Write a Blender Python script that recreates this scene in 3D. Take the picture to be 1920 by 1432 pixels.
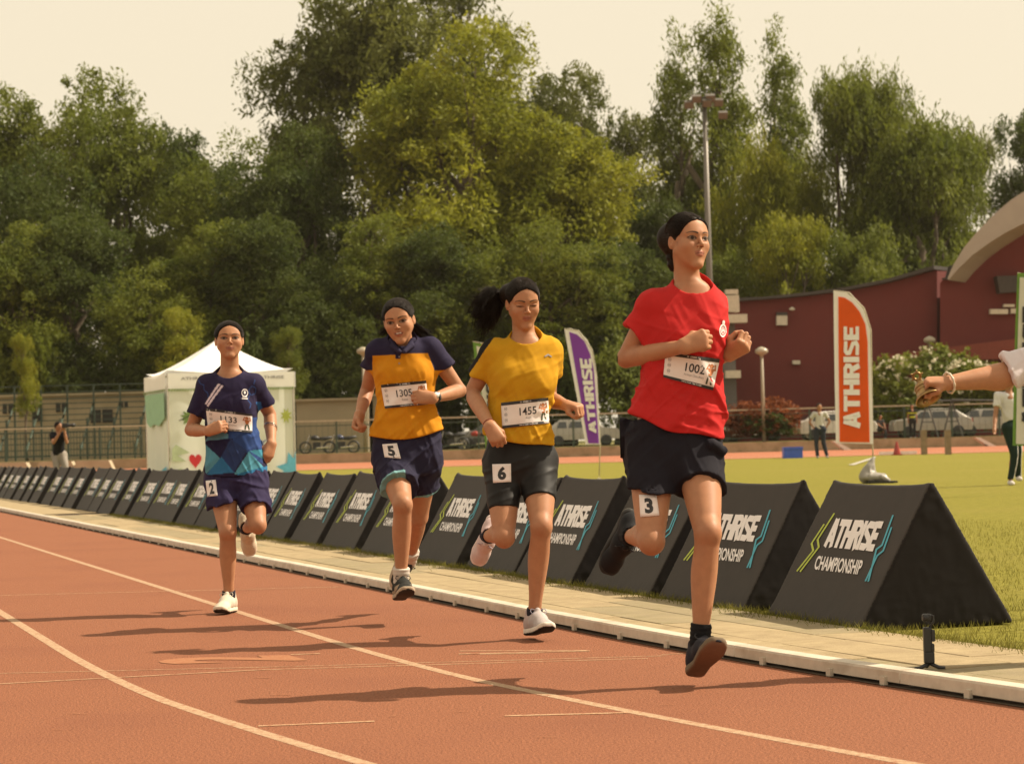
import bpy, math, random, time
import numpy as np
from mathutils import Vector, Matrix

sc = bpy.context.scene
for _o in list(bpy.data.objects):
    bpy.data.objects.remove(_o)
COL = sc.collection
random.seed(7)
RNG = np.random.default_rng(7)

# ------------------------------------------------------------------ camera
EYE = 0.87
FPX = 4300.0                     # focal length in 1920-wide pixels
PITCH = math.radians(1.48)
ROLL = math.radians(1.5)
_f = Vector((0, math.cos(PITCH), math.sin(PITCH)))
_u0 = Vector((0, -math.sin(PITCH), math.cos(PITCH)))
_r0 = Vector((1, 0, 0))
CR = _r0 * math.cos(ROLL) - _u0 * math.sin(ROLL)
CU = _u0 * math.cos(ROLL) + _r0 * math.sin(ROLL)
CAMP = Vector((0, 0, EYE))
cam_data = bpy.data.cameras.new('camera')
cam = bpy.data.objects.new('camera', cam_data)
COL.objects.link(cam)
_m = Matrix((CR, CU, -_f)).transposed().to_4x4()
_m.translation = CAMP
cam.matrix_world = _m
cam_data.sensor_width = 36
cam_data.lens = 36 * FPX / 1920
cam_data.clip_start = 0.1
cam_data.clip_end = 2000
cam_data.dof.use_dof = True
cam_data.dof.focus_distance = 9.7
cam_data.dof.aperture_fstop = 8.0
sc.camera = cam

# ------------------------------------------------------------------ sky and sun
SUN_EL = math.radians(46)
SUN_AZ = Vector((0.976, 0.215, 0)).normalized()
world = bpy.data.worlds.new('World')
sc.world = world
world.use_nodes = True
wn = world.node_tree
wn.nodes.clear()
w_out = wn.nodes.new('ShaderNodeOutputWorld')
w_bg = wn.nodes.new('ShaderNodeBackground')
w_sky = wn.nodes.new('ShaderNodeTexSky')
w_sky.sky_type = 'NISHITA'
w_sky.sun_disc = False
w_sky.sun_elevation = SUN_EL
w_sky.sun_rotation = math.atan2(SUN_AZ.x, SUN_AZ.y)
w_sky.dust_density = 6
w_mix = wn.nodes.new('ShaderNodeMix')
w_mix.data_type = 'RGBA'
w_mix.inputs[0].default_value = 0.9
w_mix.inputs[7].default_value = (6.7, 5.8, 4.25, 1)      # a hazy cream overcast veil
wn.links.new(w_sky.outputs[0], w_mix.inputs[6])
wn.links.new(w_mix.outputs[2], w_bg.inputs[0])
w_bg.inputs[1].default_value = 0.1
wn.links.new(w_bg.outputs[0], w_out.inputs[0])
sun_data = bpy.data.lights.new('sun', 'SUN')
sun_data.energy = 5.0
sun_data.angle = math.radians(0.5)
sun_data.color = (1.0, 0.86, 0.66)
sun = bpy.data.objects.new('sun', sun_data)
COL.objects.link(sun)
_d = Vector((SUN_AZ.x * math.cos(SUN_EL), SUN_AZ.y * math.cos(SUN_EL), math.sin(SUN_EL)))
sun.rotation_euler = _d.to_track_quat('Z', 'Y').to_euler()
sun.location = _d * 60
sc.view_settings.view_transform = 'Standard'
sc.view_settings.look = 'None'
sc.view_settings.gamma = 1
sc.view_settings.use_curve_mapping = False
sc.view_settings.exposure = 0.58
sc.cycles.max_bounces = 6
sc.cycles.transparent_max_bounces = 8

# ------------------------------------------------------------------ geometry helpers
def ray(px, py):
    return _f + CR * ((px - 960) / FPX) + CU * ((716 - py) / FPX)
def P(px, py, Y):
    """point at distance Y along the view seen at pixel px,py"""
    r = ray(px, py)
    return CAMP + r * (Y / r.y)
def G(px, py, z=0.0):
    r = ray(px, py)
    return CAMP + r * ((z - EYE) / r.z)
def A3(v):
    return np.array(v, dtype=np.float32)
def PP(px, py, Y):
    return A3(P(px, py, Y))

def tag(o, label=None, cat=None, group=None, kind=None):
    if label: o['label'] = label
    if cat: o['category'] = cat
    if group: o['group'] = group
    if kind: o['kind'] = kind
    return o
def empty(name, loc=(0, 0, 0), rz=0, label=None, cat=None, group=None, kind=None, parent=None):
    o = bpy.data.objects.new(name, None)
    COL.objects.link(o)
    o.location = loc
    o.rotation_euler = (0, 0, rz)
    o.empty_display_size = 0.1
    if parent: o.parent = parent
    return tag(o, label, cat, group, kind)
def wloc(o):
    v = Vector((0, 0, 0))
    while o is not None:
        v += o.location
        o = o.parent
    return v
def mk(name, V, Fs, mat=None, parent=None, smooth=False, cols=None, absolute=True, mats=None, midx=None):
    """one mesh object; V in world coordinates if absolute (then shifted under its parent)"""
    V = np.asarray(V, dtype=np.float32).reshape(-1, 3)
    if parent is not None and absolute:
        V = V - A3(wloc(parent))
    me = bpy.data.meshes.new(name)
    if isinstance(Fs, np.ndarray):
        n, k = Fs.shape
        me.vertices.add(len(V)); me.vertices.foreach_set('co', V.ravel())
        me.loops.add(n * k); me.loops.foreach_set('vertex_index', Fs.astype(np.int32).ravel())
        me.polygons.add(n)
        me.polygons.foreach_set('loop_start', np.arange(0, n * k, k, dtype=np.int32))
        me.polygons.foreach_set('loop_total', np.full(n, k, dtype=np.int32))
        me.update(calc_edges=True)
    else:
        me.from_pydata([tuple(map(float, v)) for v in V], [], Fs)
        me.update()
    if smooth:
        me.polygons.foreach_set('use_smooth', np.ones(len(me.polygons), dtype=bool))
    if cols is not None:
        at = me.color_attributes.new('Col', 'FLOAT_COLOR', 'POINT')
        c = np.ones((len(V), 4), dtype=np.float32); c[:, :3] = cols
        at.data.foreach_set('color', c.ravel())
    for m in (mats or ([mat] if mat else [])):
        me.materials.append(m)
    if midx is not None:
        me.polygons.foreach_set('material_index', np.asarray(midx, dtype=np.int32))
    o = bpy.data.objects.new(name, me)
    COL.objects.link(o)
    if parent is not None: o.parent = parent
    return o
def inst(name, src, parent, loc=(0, 0, 0), rot=(0, 0, 0), scale=(1, 1, 1)):
    """another object that shares the mesh of src"""
    o = bpy.data.objects.new(name, src.data)
    COL.objects.link(o)
    o.parent = parent; o.location = loc; o.rotation_euler = rot; o.scale = scale
    return o
def copy_tree(o, parent=None, loc=None, rz=None):
    c = o.copy(); COL.objects.link(c)
    if parent is not None: c.parent = parent
    if loc is not None: c.location = loc
    if rz is not None: c.rotation_euler = (0, 0, rz)
    for ch in [x for x in KIDS.get(o.name, [])]:
        copy_tree_child(ch, c)
    return c
def copy_tree_child(o, parent):
    c = o.copy(); COL.objects.link(c); c.parent = parent
    for ch in KIDS.get(o.name, []):
        copy_tree_child(ch, c)
KIDS = {}
def index_kids():
    KIDS.clear()
    for o in bpy.data.objects:
        if o.parent is not None: KIDS.setdefault(o.parent.name, []).append(o)

class MB:
    """collects simple solids into one mesh"""
    def __init__(s): s.v = []; s.f = []
    def add(s, V, F):
        b = len(s.v); s.v += [tuple(map(float, p)) for p in V]
        s.f += [tuple(i + b for i in f) for f in F]; return s
    def box(s, c, d, R=None):
        x, y, z = d[0] / 2, d[1] / 2, d[2] / 2
        V = [Vector((sx * x, sy * y, sz * z)) for sx in (-1, 1) for sy in (-1, 1) for sz in (-1, 1)]
        if R is not None: V = [R @ v for v in V]
        V = [v + Vector(c) for v in V]
        return s.add(V, [(0, 1, 3, 2), (4, 6, 7, 5), (0, 4, 5, 1), (2, 3, 7, 6), (0, 2, 6, 4), (1, 5, 7, 3)])
    def tube(s, pts, r, n=8, cap=True):
        pts = [Vector(p) for p in pts]
        rs = r if isinstance(r, (list, tuple, np.ndarray)) else [r] * len(pts)
        rings = []
        up = None
        for i, p in enumerate(pts):
            a = pts[max(i - 1, 0)]; b = pts[min(i + 1, len(pts) - 1)]
            t = (b - a).normalized() if (b - a).length > 1e-9 else Vector((0, 0, 1))
            if up is None:
                up = t.orthogonal().normalized()
            up = (up - t * up.dot(t))
            if up.length < 1e-6: up = t.orthogonal()
            up.normalize()
            w = t.cross(up)
            rings.append([p + (up * math.cos(2 * math.pi * k / n) + w * math.sin(2 * math.pi * k / n)) * rs[i] for k in range(n)])
        b = len(s.v)
        for rg in rings: s.v += [tuple(q) for q in rg]
        for i in range(len(pts) - 1):
            for k in range(n):
                k2 = (k + 1) % n
                s.f.append((b + i * n + k, b + i * n + k2, b + (i + 1) * n + k2, b + (i + 1) * n + k))
        if cap:
            s.f.append(tuple(b + k for k in reversed(range(n))))
            s.f.append(tuple(b + (len(pts) - 1) * n + k for k in range(n)))
        return s
    def lathe(s, prof, c=(0, 0, 0), n=20, R=None):
        b = len(s.v)
        for (r, z) in prof:
            for k in range(n):
                a = 2 * math.pi * k / n
                v = Vector((r * math.cos(a), r * math.sin(a), z))
                if R is not None: v = R @ v
                s.v.append(tuple(v + Vector(c)))
        for i in range(len(prof) - 1):
            for k in range(n):
                k2 = (k + 1) % n
                s.f.append((b + i * n + k, b + i * n + k2, b + (i + 1) * n + k2, b + (i + 1) * n + k))
        return s
    def prism(s, poly, z0, z1, T=None):
        """poly: 2D outline -> solid; T maps (x,y,z)->3D"""
        n = len(poly); b = len(s.v)
        T = T or (lambda x, y, z: (x, y, z))
        for z in (z0, z1):
            for (x, y) in poly: s.v.append(tuple(map(float, T(x, y, z))))
        s.f.append(tuple(b + i for i in reversed(range(n))))
        s.f.append(tuple(b + n + i for i in range(n)))
        for i in range(n):
            j = (i + 1) % n
            s.f.append((b + i, b + j, b + n + j, b + n + i))
        return s
    def build(s, name, mat, parent=None, smooth=False, absolute=True):
        return mk(name, s.v, s.f, mat, parent, smooth, absolute=absolute)

# ------------------------------------------------------------------ materials
def M(name, col, rough=0.7, var=0.12, vs=6.0, bump=0.0, bs=60.0, attr=False, metal=0.0, sss=0.0, spec=0.5,
      trans=0.0, col2=None, detail=6, sheen=0.0, bd=0.01, em=0.0, dirt=None):
    m = bpy.data.materials.new(name)
    m.use_nodes = True
    nt = m.node_tree
    b = nt.nodes['Principled BSDF']
    N = nt.nodes.new; Lk = nt.links.new
    tc = N('ShaderNodeTexCoord')
    nz = N('ShaderNodeTexNoise'); nz.inputs['Scale'].default_value = vs; nz.inputs['Detail'].default_value = detail
    nz.inputs['Roughness'].default_value = 0.65
    Lk(tc.outputs['Object'], nz.inputs['Vector'])
    mp = N('ShaderNodeMapRange'); mp.inputs[1].default_value = 0.3; mp.inputs[2].default_value = 0.7
    Lk(nz.outputs['Fac'], mp.inputs[0])
    mx = N('ShaderNodeMix'); mx.data_type = 'RGBA'
    Lk(mp.outputs[0], mx.inputs[0])
    c = col
    if attr:
        at = N('ShaderNodeAttribute'); at.attribute_name = 'Col'
        mu = N('ShaderNodeMix'); mu.data_type = 'RGBA'; mu.blend_type = 'MULTIPLY'; mu.inputs[0].default_value = 1
        Lk(at.outputs['Color'], mu.inputs[6])
        mx.inputs[6].default_value = (1 - var, 1 - var, 1 - var, 1)
        mx.inputs[7].default_value = (1 + var * .5, 1 + var * .5, 1 + var * .5, 1)
        Lk(mx.outputs[2], mu.inputs[7])
        outc = mu.outputs[2]
    else:
        c2 = col2 if col2 is not None else tuple(min(1, x * (1 + var)) for x in col)
        c1 = tuple(x * (1 - var) for x in col) if col2 is None else col
        mx.inputs[6].default_value = (*c1, 1); mx.inputs[7].default_value = (*c2, 1)
        outc = mx.outputs[2]
    if dirt:
        n2 = N('ShaderNodeTexNoise'); n2.inputs['Scale'].default_value = dirt[1]; n2.inputs['Detail'].default_value = 8
        Lk(tc.outputs['Object'], n2.inputs['Vector'])
        m2 = N('ShaderNodeMapRange'); m2.inputs[1].default_value = 0.5; m2.inputs[2].default_value = 0.72; m2.inputs[4].default_value = dirt[2]
        Lk(n2.outputs['Fac'], m2.inputs[0])
        x2 = N('ShaderNodeMix'); x2.data_type = 'RGBA'
        Lk(m2.outputs[0], x2.inputs[0]); Lk(outc, x2.inputs[6]); x2.inputs[7].default_value = (*dirt[0], 1)
        outc = x2.outputs[2]
    Lk(outc, b.inputs['Base Color'])
    b.inputs['Roughness'].default_value = rough
    b.inputs['Metallic'].default_value = metal
    b.inputs['Specular IOR Level'].default_value = spec
    if sss:
        b.inputs['Subsurface Weight'].default_value = sss
        b.inputs['Subsurface Radius'].default_value = (1, .35, .2)
        b.inputs['Subsurface Scale'].default_value = 0.012
    if sheen:
        b.inputs['Sheen Weight'].default_value = sheen
    if bump:
        nb = N('ShaderNodeTexNoise'); nb.inputs['Scale'].default_value = bs; nb.inputs['Detail'].default_value = 5
        Lk(tc.outputs['Object'], nb.inputs['Vector'])
        bp = N('ShaderNodeBump'); bp.inputs['Strength'].default_value = bump; bp.inputs['Distance'].default_value = bd
        Lk(nb.outputs['Fac'], bp.inputs['Height'])
        Lk(bp.outputs[0], b.inputs['Normal'])
    if em:
        Lk(outc, b.inputs['Emission Color']); b.inputs['Emission Strength'].default_value = em
    if trans:
        tr = N('ShaderNodeBsdfTranslucent'); Lk(outc, tr.inputs[0])
        ms = N('ShaderNodeMixShader'); ms.inputs[0].default_value = trans
        Lk(b.outputs[0], ms.inputs[1]); Lk(tr.outputs[0], ms.inputs[2])
        Lk(ms.outputs[0], nt.nodes['Material Output'].inputs[0])
    m.diffuse_color = (*col, 1)
    return m

# ------------------------------------------------------------------ lettering
_txt_cache = {}
def text2d(body, bold=0.0):
    """vertices (x,y) and faces of flat lettering, cap height about 0.7"""
    key = (body, bold)
    if key in _txt_cache: return _txt_cache[key]
    cu = bpy.data.curves.new('lettering', 'FONT')
    cu.body = body; cu.size = 1; cu.offset = bold; cu.resolution_u = 3
    ob = bpy.data.objects.new('lettering', cu)
    COL.objects.link(ob)
    bpy.context.view_layer.update()
    dg = bpy.context.evaluated_depsgraph_get()
    me = bpy.data.meshes.new_from_object(ob.evaluated_get(dg))
    V = np.array([(v.co.x, v.co.y) for v in me.vertices]); F = [tuple(p.vertices) for p in me.polygons]
    bpy.data.objects.remove(ob); bpy.data.curves.remove(cu); bpy.data.meshes.remove(me)
    V = V - V.min(0)
    _txt_cache[key] = (V, F)
    return V, F
def fit2d(VF, x0, y0, x1, y1, shear=0.0):
    V, F = VF
    mx = V.max(0)
    W = V / mx
    out = np.empty_like(V)
    out[:, 0] = x0 + W[:, 0] * (x1 - x0) + W[:, 1] * shear
    out[:, 1] = y0 + W[:, 1] * (y1 - y0)
    return out, F
def stroke2d(pts, w):
    """mitred polyline band as 2D verts + quads"""
    P2 = [np.array(p, float) for p in pts]
    n = len(P2); V = []; F = []
    for i in range(n):
        a = P2[max(i - 1, 0)]; b = P2[min(i + 1, n - 1)]
        if 0 < i < n - 1:
            d1 = (P2[i] - a) / np.linalg.norm(P2[i] - a); d2 = (b - P2[i]) / np.linalg.norm(b - P2[i])
            t = d1 + d2; t /= max(np.linalg.norm(t), 1e-6)
            nn = np.array((-t[1], t[0])); n1 = np.array((-d1[1], d1[0]))
            m = w / 2 / max(nn.dot(n1), 0.5)
        else:
            t = (b - a) / np.linalg.norm(b - a); nn = np.array((-t[1], t[0])); m = w / 2
        V += [P2[i] + nn * m, P2[i] - nn * m]
    for i in range(n - 1):
        F.append((2 * i, 2 * i + 1, 2 * i + 3, 2 * i + 2))
    return np.array(V), F
def merge2d(parts):
    V = []; F = []; b = 0
    for v, f in parts:
        V.append(v); F += [tuple(i + b for i in q) for q in f]; b += len(v)
    return np.concatenate(V), F
def block_word(word, ls=0.16, w=0.27):
    """heavy condensed capitals, each 1 high and about .75 wide"""
    G_ = {'A': [[(0.1, -0.0), (0.34, 1)], [(0.66, 0), (0.42, 1)], [(0.2, .3), (0.6, .3)]],
          'T': [[(0, .88), (.76, .88)], [(.38, .78), (.38, 0)]],
          'H': [[(.13, 0), (.13, 1)], [(.63, 0), (.63, 1)], [(.2, .5), (.6, .5)]],
          'R': [[(.13, 0), (.13, 1)], [(.2, .89), (.5, .89), (.62, .8), (.62, .6), (.5, .5), (.2, .5)], [(.42, .5), (.64, 0)]],
          'I': [[(.13, 0), (.13, 1)]],
          'S': [[(.72, .86), (.25, .88), (.14, .78), (.16, .62), (.6, .4), (.64, .2), (.52, .11), (.04, .13)]],
          'E': [[(.13, 0), (.13, 1)], [(.2, .89), (.66, .89)], [(.2, .5), (.6, .5)], [(.2, .11), (.66, .11)]]}
    Wd = {'A': .76, 'T': .76, 'H': .76, 'R': .76, 'I': .26, 'S': .74, 'E': .68}
    parts = []; x = 0
    for k, ch in enumerate(word):
        for st in G_[ch]:
            hw = w if (abs(st[0][0] - st[-1][0]) < .3 and len(st) == 2) else w * .82
            v, f = stroke2d(st, hw); v = v + np.array((x, 0)); parts.append((v, f))
        x += Wd[ch] + ls
    V, F = merge2d(parts)
    V = V - V.min(0)
    return V, F
def rect2d(x0, y0, x1, y1):
    return np.array([(x0, y0), (x1, y0), (x1, y1), (x0, y1)], float), [(0, 1, 2, 3)]
def disc2d(cx, cy, r, n=14, ry=None):
    a = np.arange(n) * 2 * np.pi / n
    return np.stack([cx + r * np.cos(a), cy + (ry or r) * np.sin(a)], 1), [tuple(range(n))]
def ring2d(cx, cy, r, w, n=18, ry=None):
    a = np.arange(n + 1) * 2 * np.pi / n; ry = ry or r
    return stroke2d([(cx + r * math.cos(t), cy + ry * math.sin(t)) for t in a], w)
def subdiv2d(VF, maxlen):
    """split long faces so that flat print can follow a curved surface"""
    import bmesh
    V, F = VF
    bm = bmesh.new()
    vs = [bm.verts.new((v[0], v[1], 0)) for v in V]
    for f in F:
        try: bm.faces.new([vs[i] for i in f])
        except ValueError: pass
    bmesh.ops.triangulate(bm, faces=bm.faces[:])
    for _ in range(6):
        es = [e for e in bm.edges if e.calc_length() > maxlen]
        if not es: break
        bmesh.ops.subdivide_edges(bm, edges=es, cuts=1)
        bmesh.ops.triangulate(bm, faces=[f for f in bm.faces if len(f.verts) > 3])
    bm.verts.index_update()
    V2 = np.array([(v.co.x, v.co.y) for v in bm.verts]); F2 = [tuple(v.index for v in f.verts) for f in bm.faces]
    bm.free()
    return V2, F2

# ------------------------------------------------------------------ implicit surfaces (for bodies, clothes, shoes)
def vnoise(Q, seed=0):
    """smooth value noise, about -1..1, Q (...,3)"""
    Q = Q.astype(np.float32)
    i = np.floor(Q).astype(np.int64); f = Q - i; f = f * f * (3 - 2 * f)
    def h(a, b, c):
        n = (a * 73856093) ^ (b * 19349663) ^ (c * 83492791) ^ (seed * 7919)
        n = (n ^ (n >> 13)) * 1274126177
        return (((n ^ (n >> 16)) & 0xffff) / 32767.5 - 1).astype(np.float32)
    x, y, z = i[..., 0], i[..., 1], i[..., 2]; fx, fy, fz = f[..., 0], f[..., 1], f[..., 2]
    c00 = h(x, y, z) * (1 - fx) + h(x + 1, y, z) * fx
    c10 = h(x, y + 1, z) * (1 - fx) + h(x + 1, y + 1, z) * fx
    c01 = h(x, y, z + 1) * (1 - fx) + h(x + 1, y, z + 1) * fx
    c11 = h(x, y + 1, z + 1) * (1 - fx) + h(x + 1, y + 1, z + 1) * fx
    return (c00 * (1 - fy) + c10 * fy) * (1 - fz) + (c01 * (1 - fy) + c11 * fy) * fz
def smin(a, b, k):
    if k <= 0: return np.minimum(a, b)
    h = np.maximum(k - np.abs(a - b), 0) / k
    return np.minimum(a, b) - h * h * k * 0.25
def smax(a, b, k): return -smin(-a, -b, k)
MARGIN = 0.06
class Field:
    def __init__(s): s.ops = []
    def _add(s, fn, c, r, k, op): s.ops.append((fn, None if c is None else A3(c), r, k, op)); return s
    def cone(s, a, b, ra, rb, k=0.02, op='u', flat=None):
        a = A3(a); b = A3(b); ab = b - a; L2 = max(float(ab @ ab), 1e-9)
        Ln = math.sqrt(L2); sn = max(-.9, min(.9, (ra - rb) / Ln)); tn = sn / math.sqrt(1 - sn * sn)
        if flat is not None:
            ax = A3(flat[0]); ax = ax / np.linalg.norm(ax); fl = flat[1]
        def fn(Q):
            d = Q - a
            y = d @ ab
            if tn != 0.0:
                e = d - (y / L2)[..., None] * ab
                y = y - np.sqrt((e * e).sum(-1)) * (tn * Ln)
            t = np.clip(y / L2, 0, 1)
            e = d - t[..., None] * ab
            if flat is not None:
                q = e @ ax
                e = e + (q * (1 / fl - 1))[..., None] * ax
                return (np.sqrt((e * e).sum(-1)) - (ra + (rb - ra) * t)) * min(1, fl * 1.15)
            return np.sqrt((e * e).sum(-1)) - (ra + (rb - ra) * t)
        return s._add(fn, (a + b) / 2, math.sqrt(L2) / 2 + max(ra, rb), k, op)
    def chain(s, pts, rr, k=0.02, op='u', n=3, grow=0.0):
        """smooth limb through points with radii"""
        pts = np.array([A3(p) for p in pts], dtype=np.float64); rr = np.array(rr, float) + grow
        L = np.r_[0, np.cumsum(np.linalg.norm(np.diff(pts, axis=0), axis=1))]
        q = np.unique(np.concatenate([np.linspace(L[i], L[i + 1], n + 1) for i in range(len(L) - 1)]))
        C = np.stack([_catmull(L, pts[:, j], q) for j in range(3)], 1).astype(np.float32); R_ = _catmull(L, rr, q)
        def fn(Q):
            best = None
            for i in range(len(q) - 1):
                a = C[i]; ab = C[i + 1] - a; d = Q - a
                l2 = max(float(ab @ ab), 1e-9); sn = max(-.9, min(.9, float(R_[i] - R_[i + 1]) / math.sqrt(l2))); tn = sn / math.sqrt(1 - sn * sn)
                y = d @ ab
                e = d - (y / l2)[..., None] * ab
                t = np.clip((y - np.sqrt((e * e).sum(-1)) * (tn * math.sqrt(l2))) / l2, 0, 1)
                e = d - t[..., None] * ab
                v = np.sqrt((e * e).sum(-1)) - (R_[i] + (R_[i + 1] - R_[i]) * t).astype(np.float32)
                best = v if best is None else np.minimum(best, v)
            return best
        c = (C.min(0) + C.max(0)) / 2
        return s._add(fn, c, float(np.linalg.norm(C.max(0) - C.min(0))) / 2 + float(R_.max()), k, op)
    def ell(s, c, r, R=None, k=0.02, op='u'):
        c = A3(c); r = A3(r); R_ = None if R is None else np.array(R, dtype=np.float32)
        def fn(Q):
            d = Q - c
            if R_ is not None: d = d @ R_
            k0 = np.sqrt(((d / r) ** 2).sum(-1)); k1 = np.sqrt(((d / (r * r)) ** 2).sum(-1))
            return np.where(k1 > 1e-6, k0 * (k0 - 1) / np.maximum(k1, 1e-6), -r.min())
        return s._add(fn, c, float(r.max()), k, op)
    def sph(s, c, r, k=0.02, op='u'):
        c = A3(c)
        return s._add(lambda Q: np.sqrt(((Q - c) ** 2).sum(-1)) - r, c, r, k, op)
    def boxr(s, c, h, R, rr=0.005, k=0.0, op='u'):
        c = A3(c); h = A3(h); R_ = np.array(R, dtype=np.float32)
        def fn(Q):
            d = np.abs((Q - c) @ R_) - (h - rr)
            return np.sqrt((np.maximum(d, 0) ** 2).sum(-1)) + np.minimum(d.max(-1), 0) - rr
        return s._add(fn, c, float(np.linalg.norm(h)), k, op)
    def loft(s, lv, k=0.02, op='u', n=2.2, axis=(1, 0, 0)):
        """lv rows: z, cx, cy, half width, half depth; wide axis in plan = axis"""
        lv = np.array(sorted(lv, key=lambda r: r[0]), dtype=np.float64)
        zz = np.linspace(lv[0, 0], lv[-1, 0], 160)
        tab = np.stack([_catmull(lv[:, 0], lv[:, j], zz) for j in range(1, 5)], 1)
        ax = Vector(axis).normalized(); ay = Vector((-ax.y, ax.x, 0))
        z0, z1 = lv[0, 0], lv[-1, 0]
        def fn(Q):
            z = Q[..., 2]
            sh = z.shape; zf = z.ravel()
            cx, cy, a, b = [np.interp(zf, zz, tab[:, j]).reshape(sh).astype(np.float32) for j in range(4)]
            dx = Q[..., 0] - cx; dy = Q[..., 1] - cy
            u = dx * ax.x + dy * ax.y; v = dx * ay.x + dy * ay.y
            rho = (np.abs(u / a) ** n + np.abs(v / b) ** n) ** (1 / n)
            rad = np.sqrt(u * u + v * v)
            d = np.where(rho > 1e-4, (rho - 1) * rad / np.maximum(rho, 1e-4), -np.minimum(a, b))
            d = np.where(rho < .5, -np.minimum(a, b) * .5, d)
            dz = np.maximum(z - z1, z0 - z)
            return smax(d, dz, 0.02)
        c = ((tab[:, 0].mean()), tab[:, 1].mean(), (z0 + z1) / 2)
        R_ = math.hypot((z1 - z0) / 2, tab[:, 2:].max() + max(np.ptp(tab[:, 0]), np.ptp(tab[:, 1])))
        return s._add(fn, c, R_, k, op)
    def plane(s, p, n, k=0.004):
        """removes the side the normal points to"""
        p = A3(p); n = A3(n); n = n / np.linalg.norm(n)
        return s._add(lambda Q: (Q - p) @ n, None, 0, k, 'i')
    def fn(s, f, c=None, r=0, k=0.01, op='u'): return s._add(f, c, r, k, op)
    def disp(s, f): s.ops.append((f, None, 0, 0, 'd')); return s
    def sub(s, field, c, r, k=0.01, op='u'):
        s.ops.append((field, A3(c), r, k, op)); return s
    def ev(s, Q, C=None, rad=0.0):
        """Q (nb,n,3) points in blocks with centres C"""
        if C is None: C = Q[:, 0]
        d = np.full(Q.shape[:2], 1.0, dtype=np.float32)
        for f, c, r, k, op in s.ops:
            if op == 'd':
                near = np.abs(d).min(1) < 0.05
                if near.any(): d[near] += f(Q[near])
                continue
            if c is not None:
                m = ((C - c) ** 2).sum(1) < (r + k + rad + MARGIN) ** 2
                if not m.any(): continue
            else:
                m = np.ones(len(Q), bool)
            e = f.ev(Q[m], C[m], rad) if isinstance(f, Field) else f(Q[m])
            if op == 'u': d[m] = smin(d[m], e, k)
            elif op == 's': d[m] = smax(d[m], -e, k)
            else: d[m] = smax(d[m], e, k)
        return d
    def at(s, pts):
        pts = np.asarray(pts, dtype=np.float32).reshape(-1, 1, 3)
        return s.ev(pts, pts[:, 0])[:, 0]
def _catmull(x, y, q):
    m = np.gradient(y, x)
    # limit overshoot
    out = np.empty_like(q)
    i = np.clip(np.searchsorted(x, q) - 1, 0, len(x) - 2)
    h = x[i + 1] - x[i]; t = (q - x[i]) / h
    t2 = t * t; t3 = t2 * t
    return (2 * t3 - 3 * t2 + 1) * y[i] + (t3 - 2 * t2 + t) * h * m[i] + (-2 * t3 + 3 * t2) * y[i + 1] + (t3 - t2) * h * m[i + 1]
def _axis(lo, hi, h, fine):
    xs = [lo]
    while xs[-1] < hi:
        x = xs[-1]; st = h
        for (a, b, hf) in fine or []:
            if a - hf <= x <= b: st = min(st, hf)
        xs.append(x + st)
    return np.array(xs, dtype=np.float32)
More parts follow.
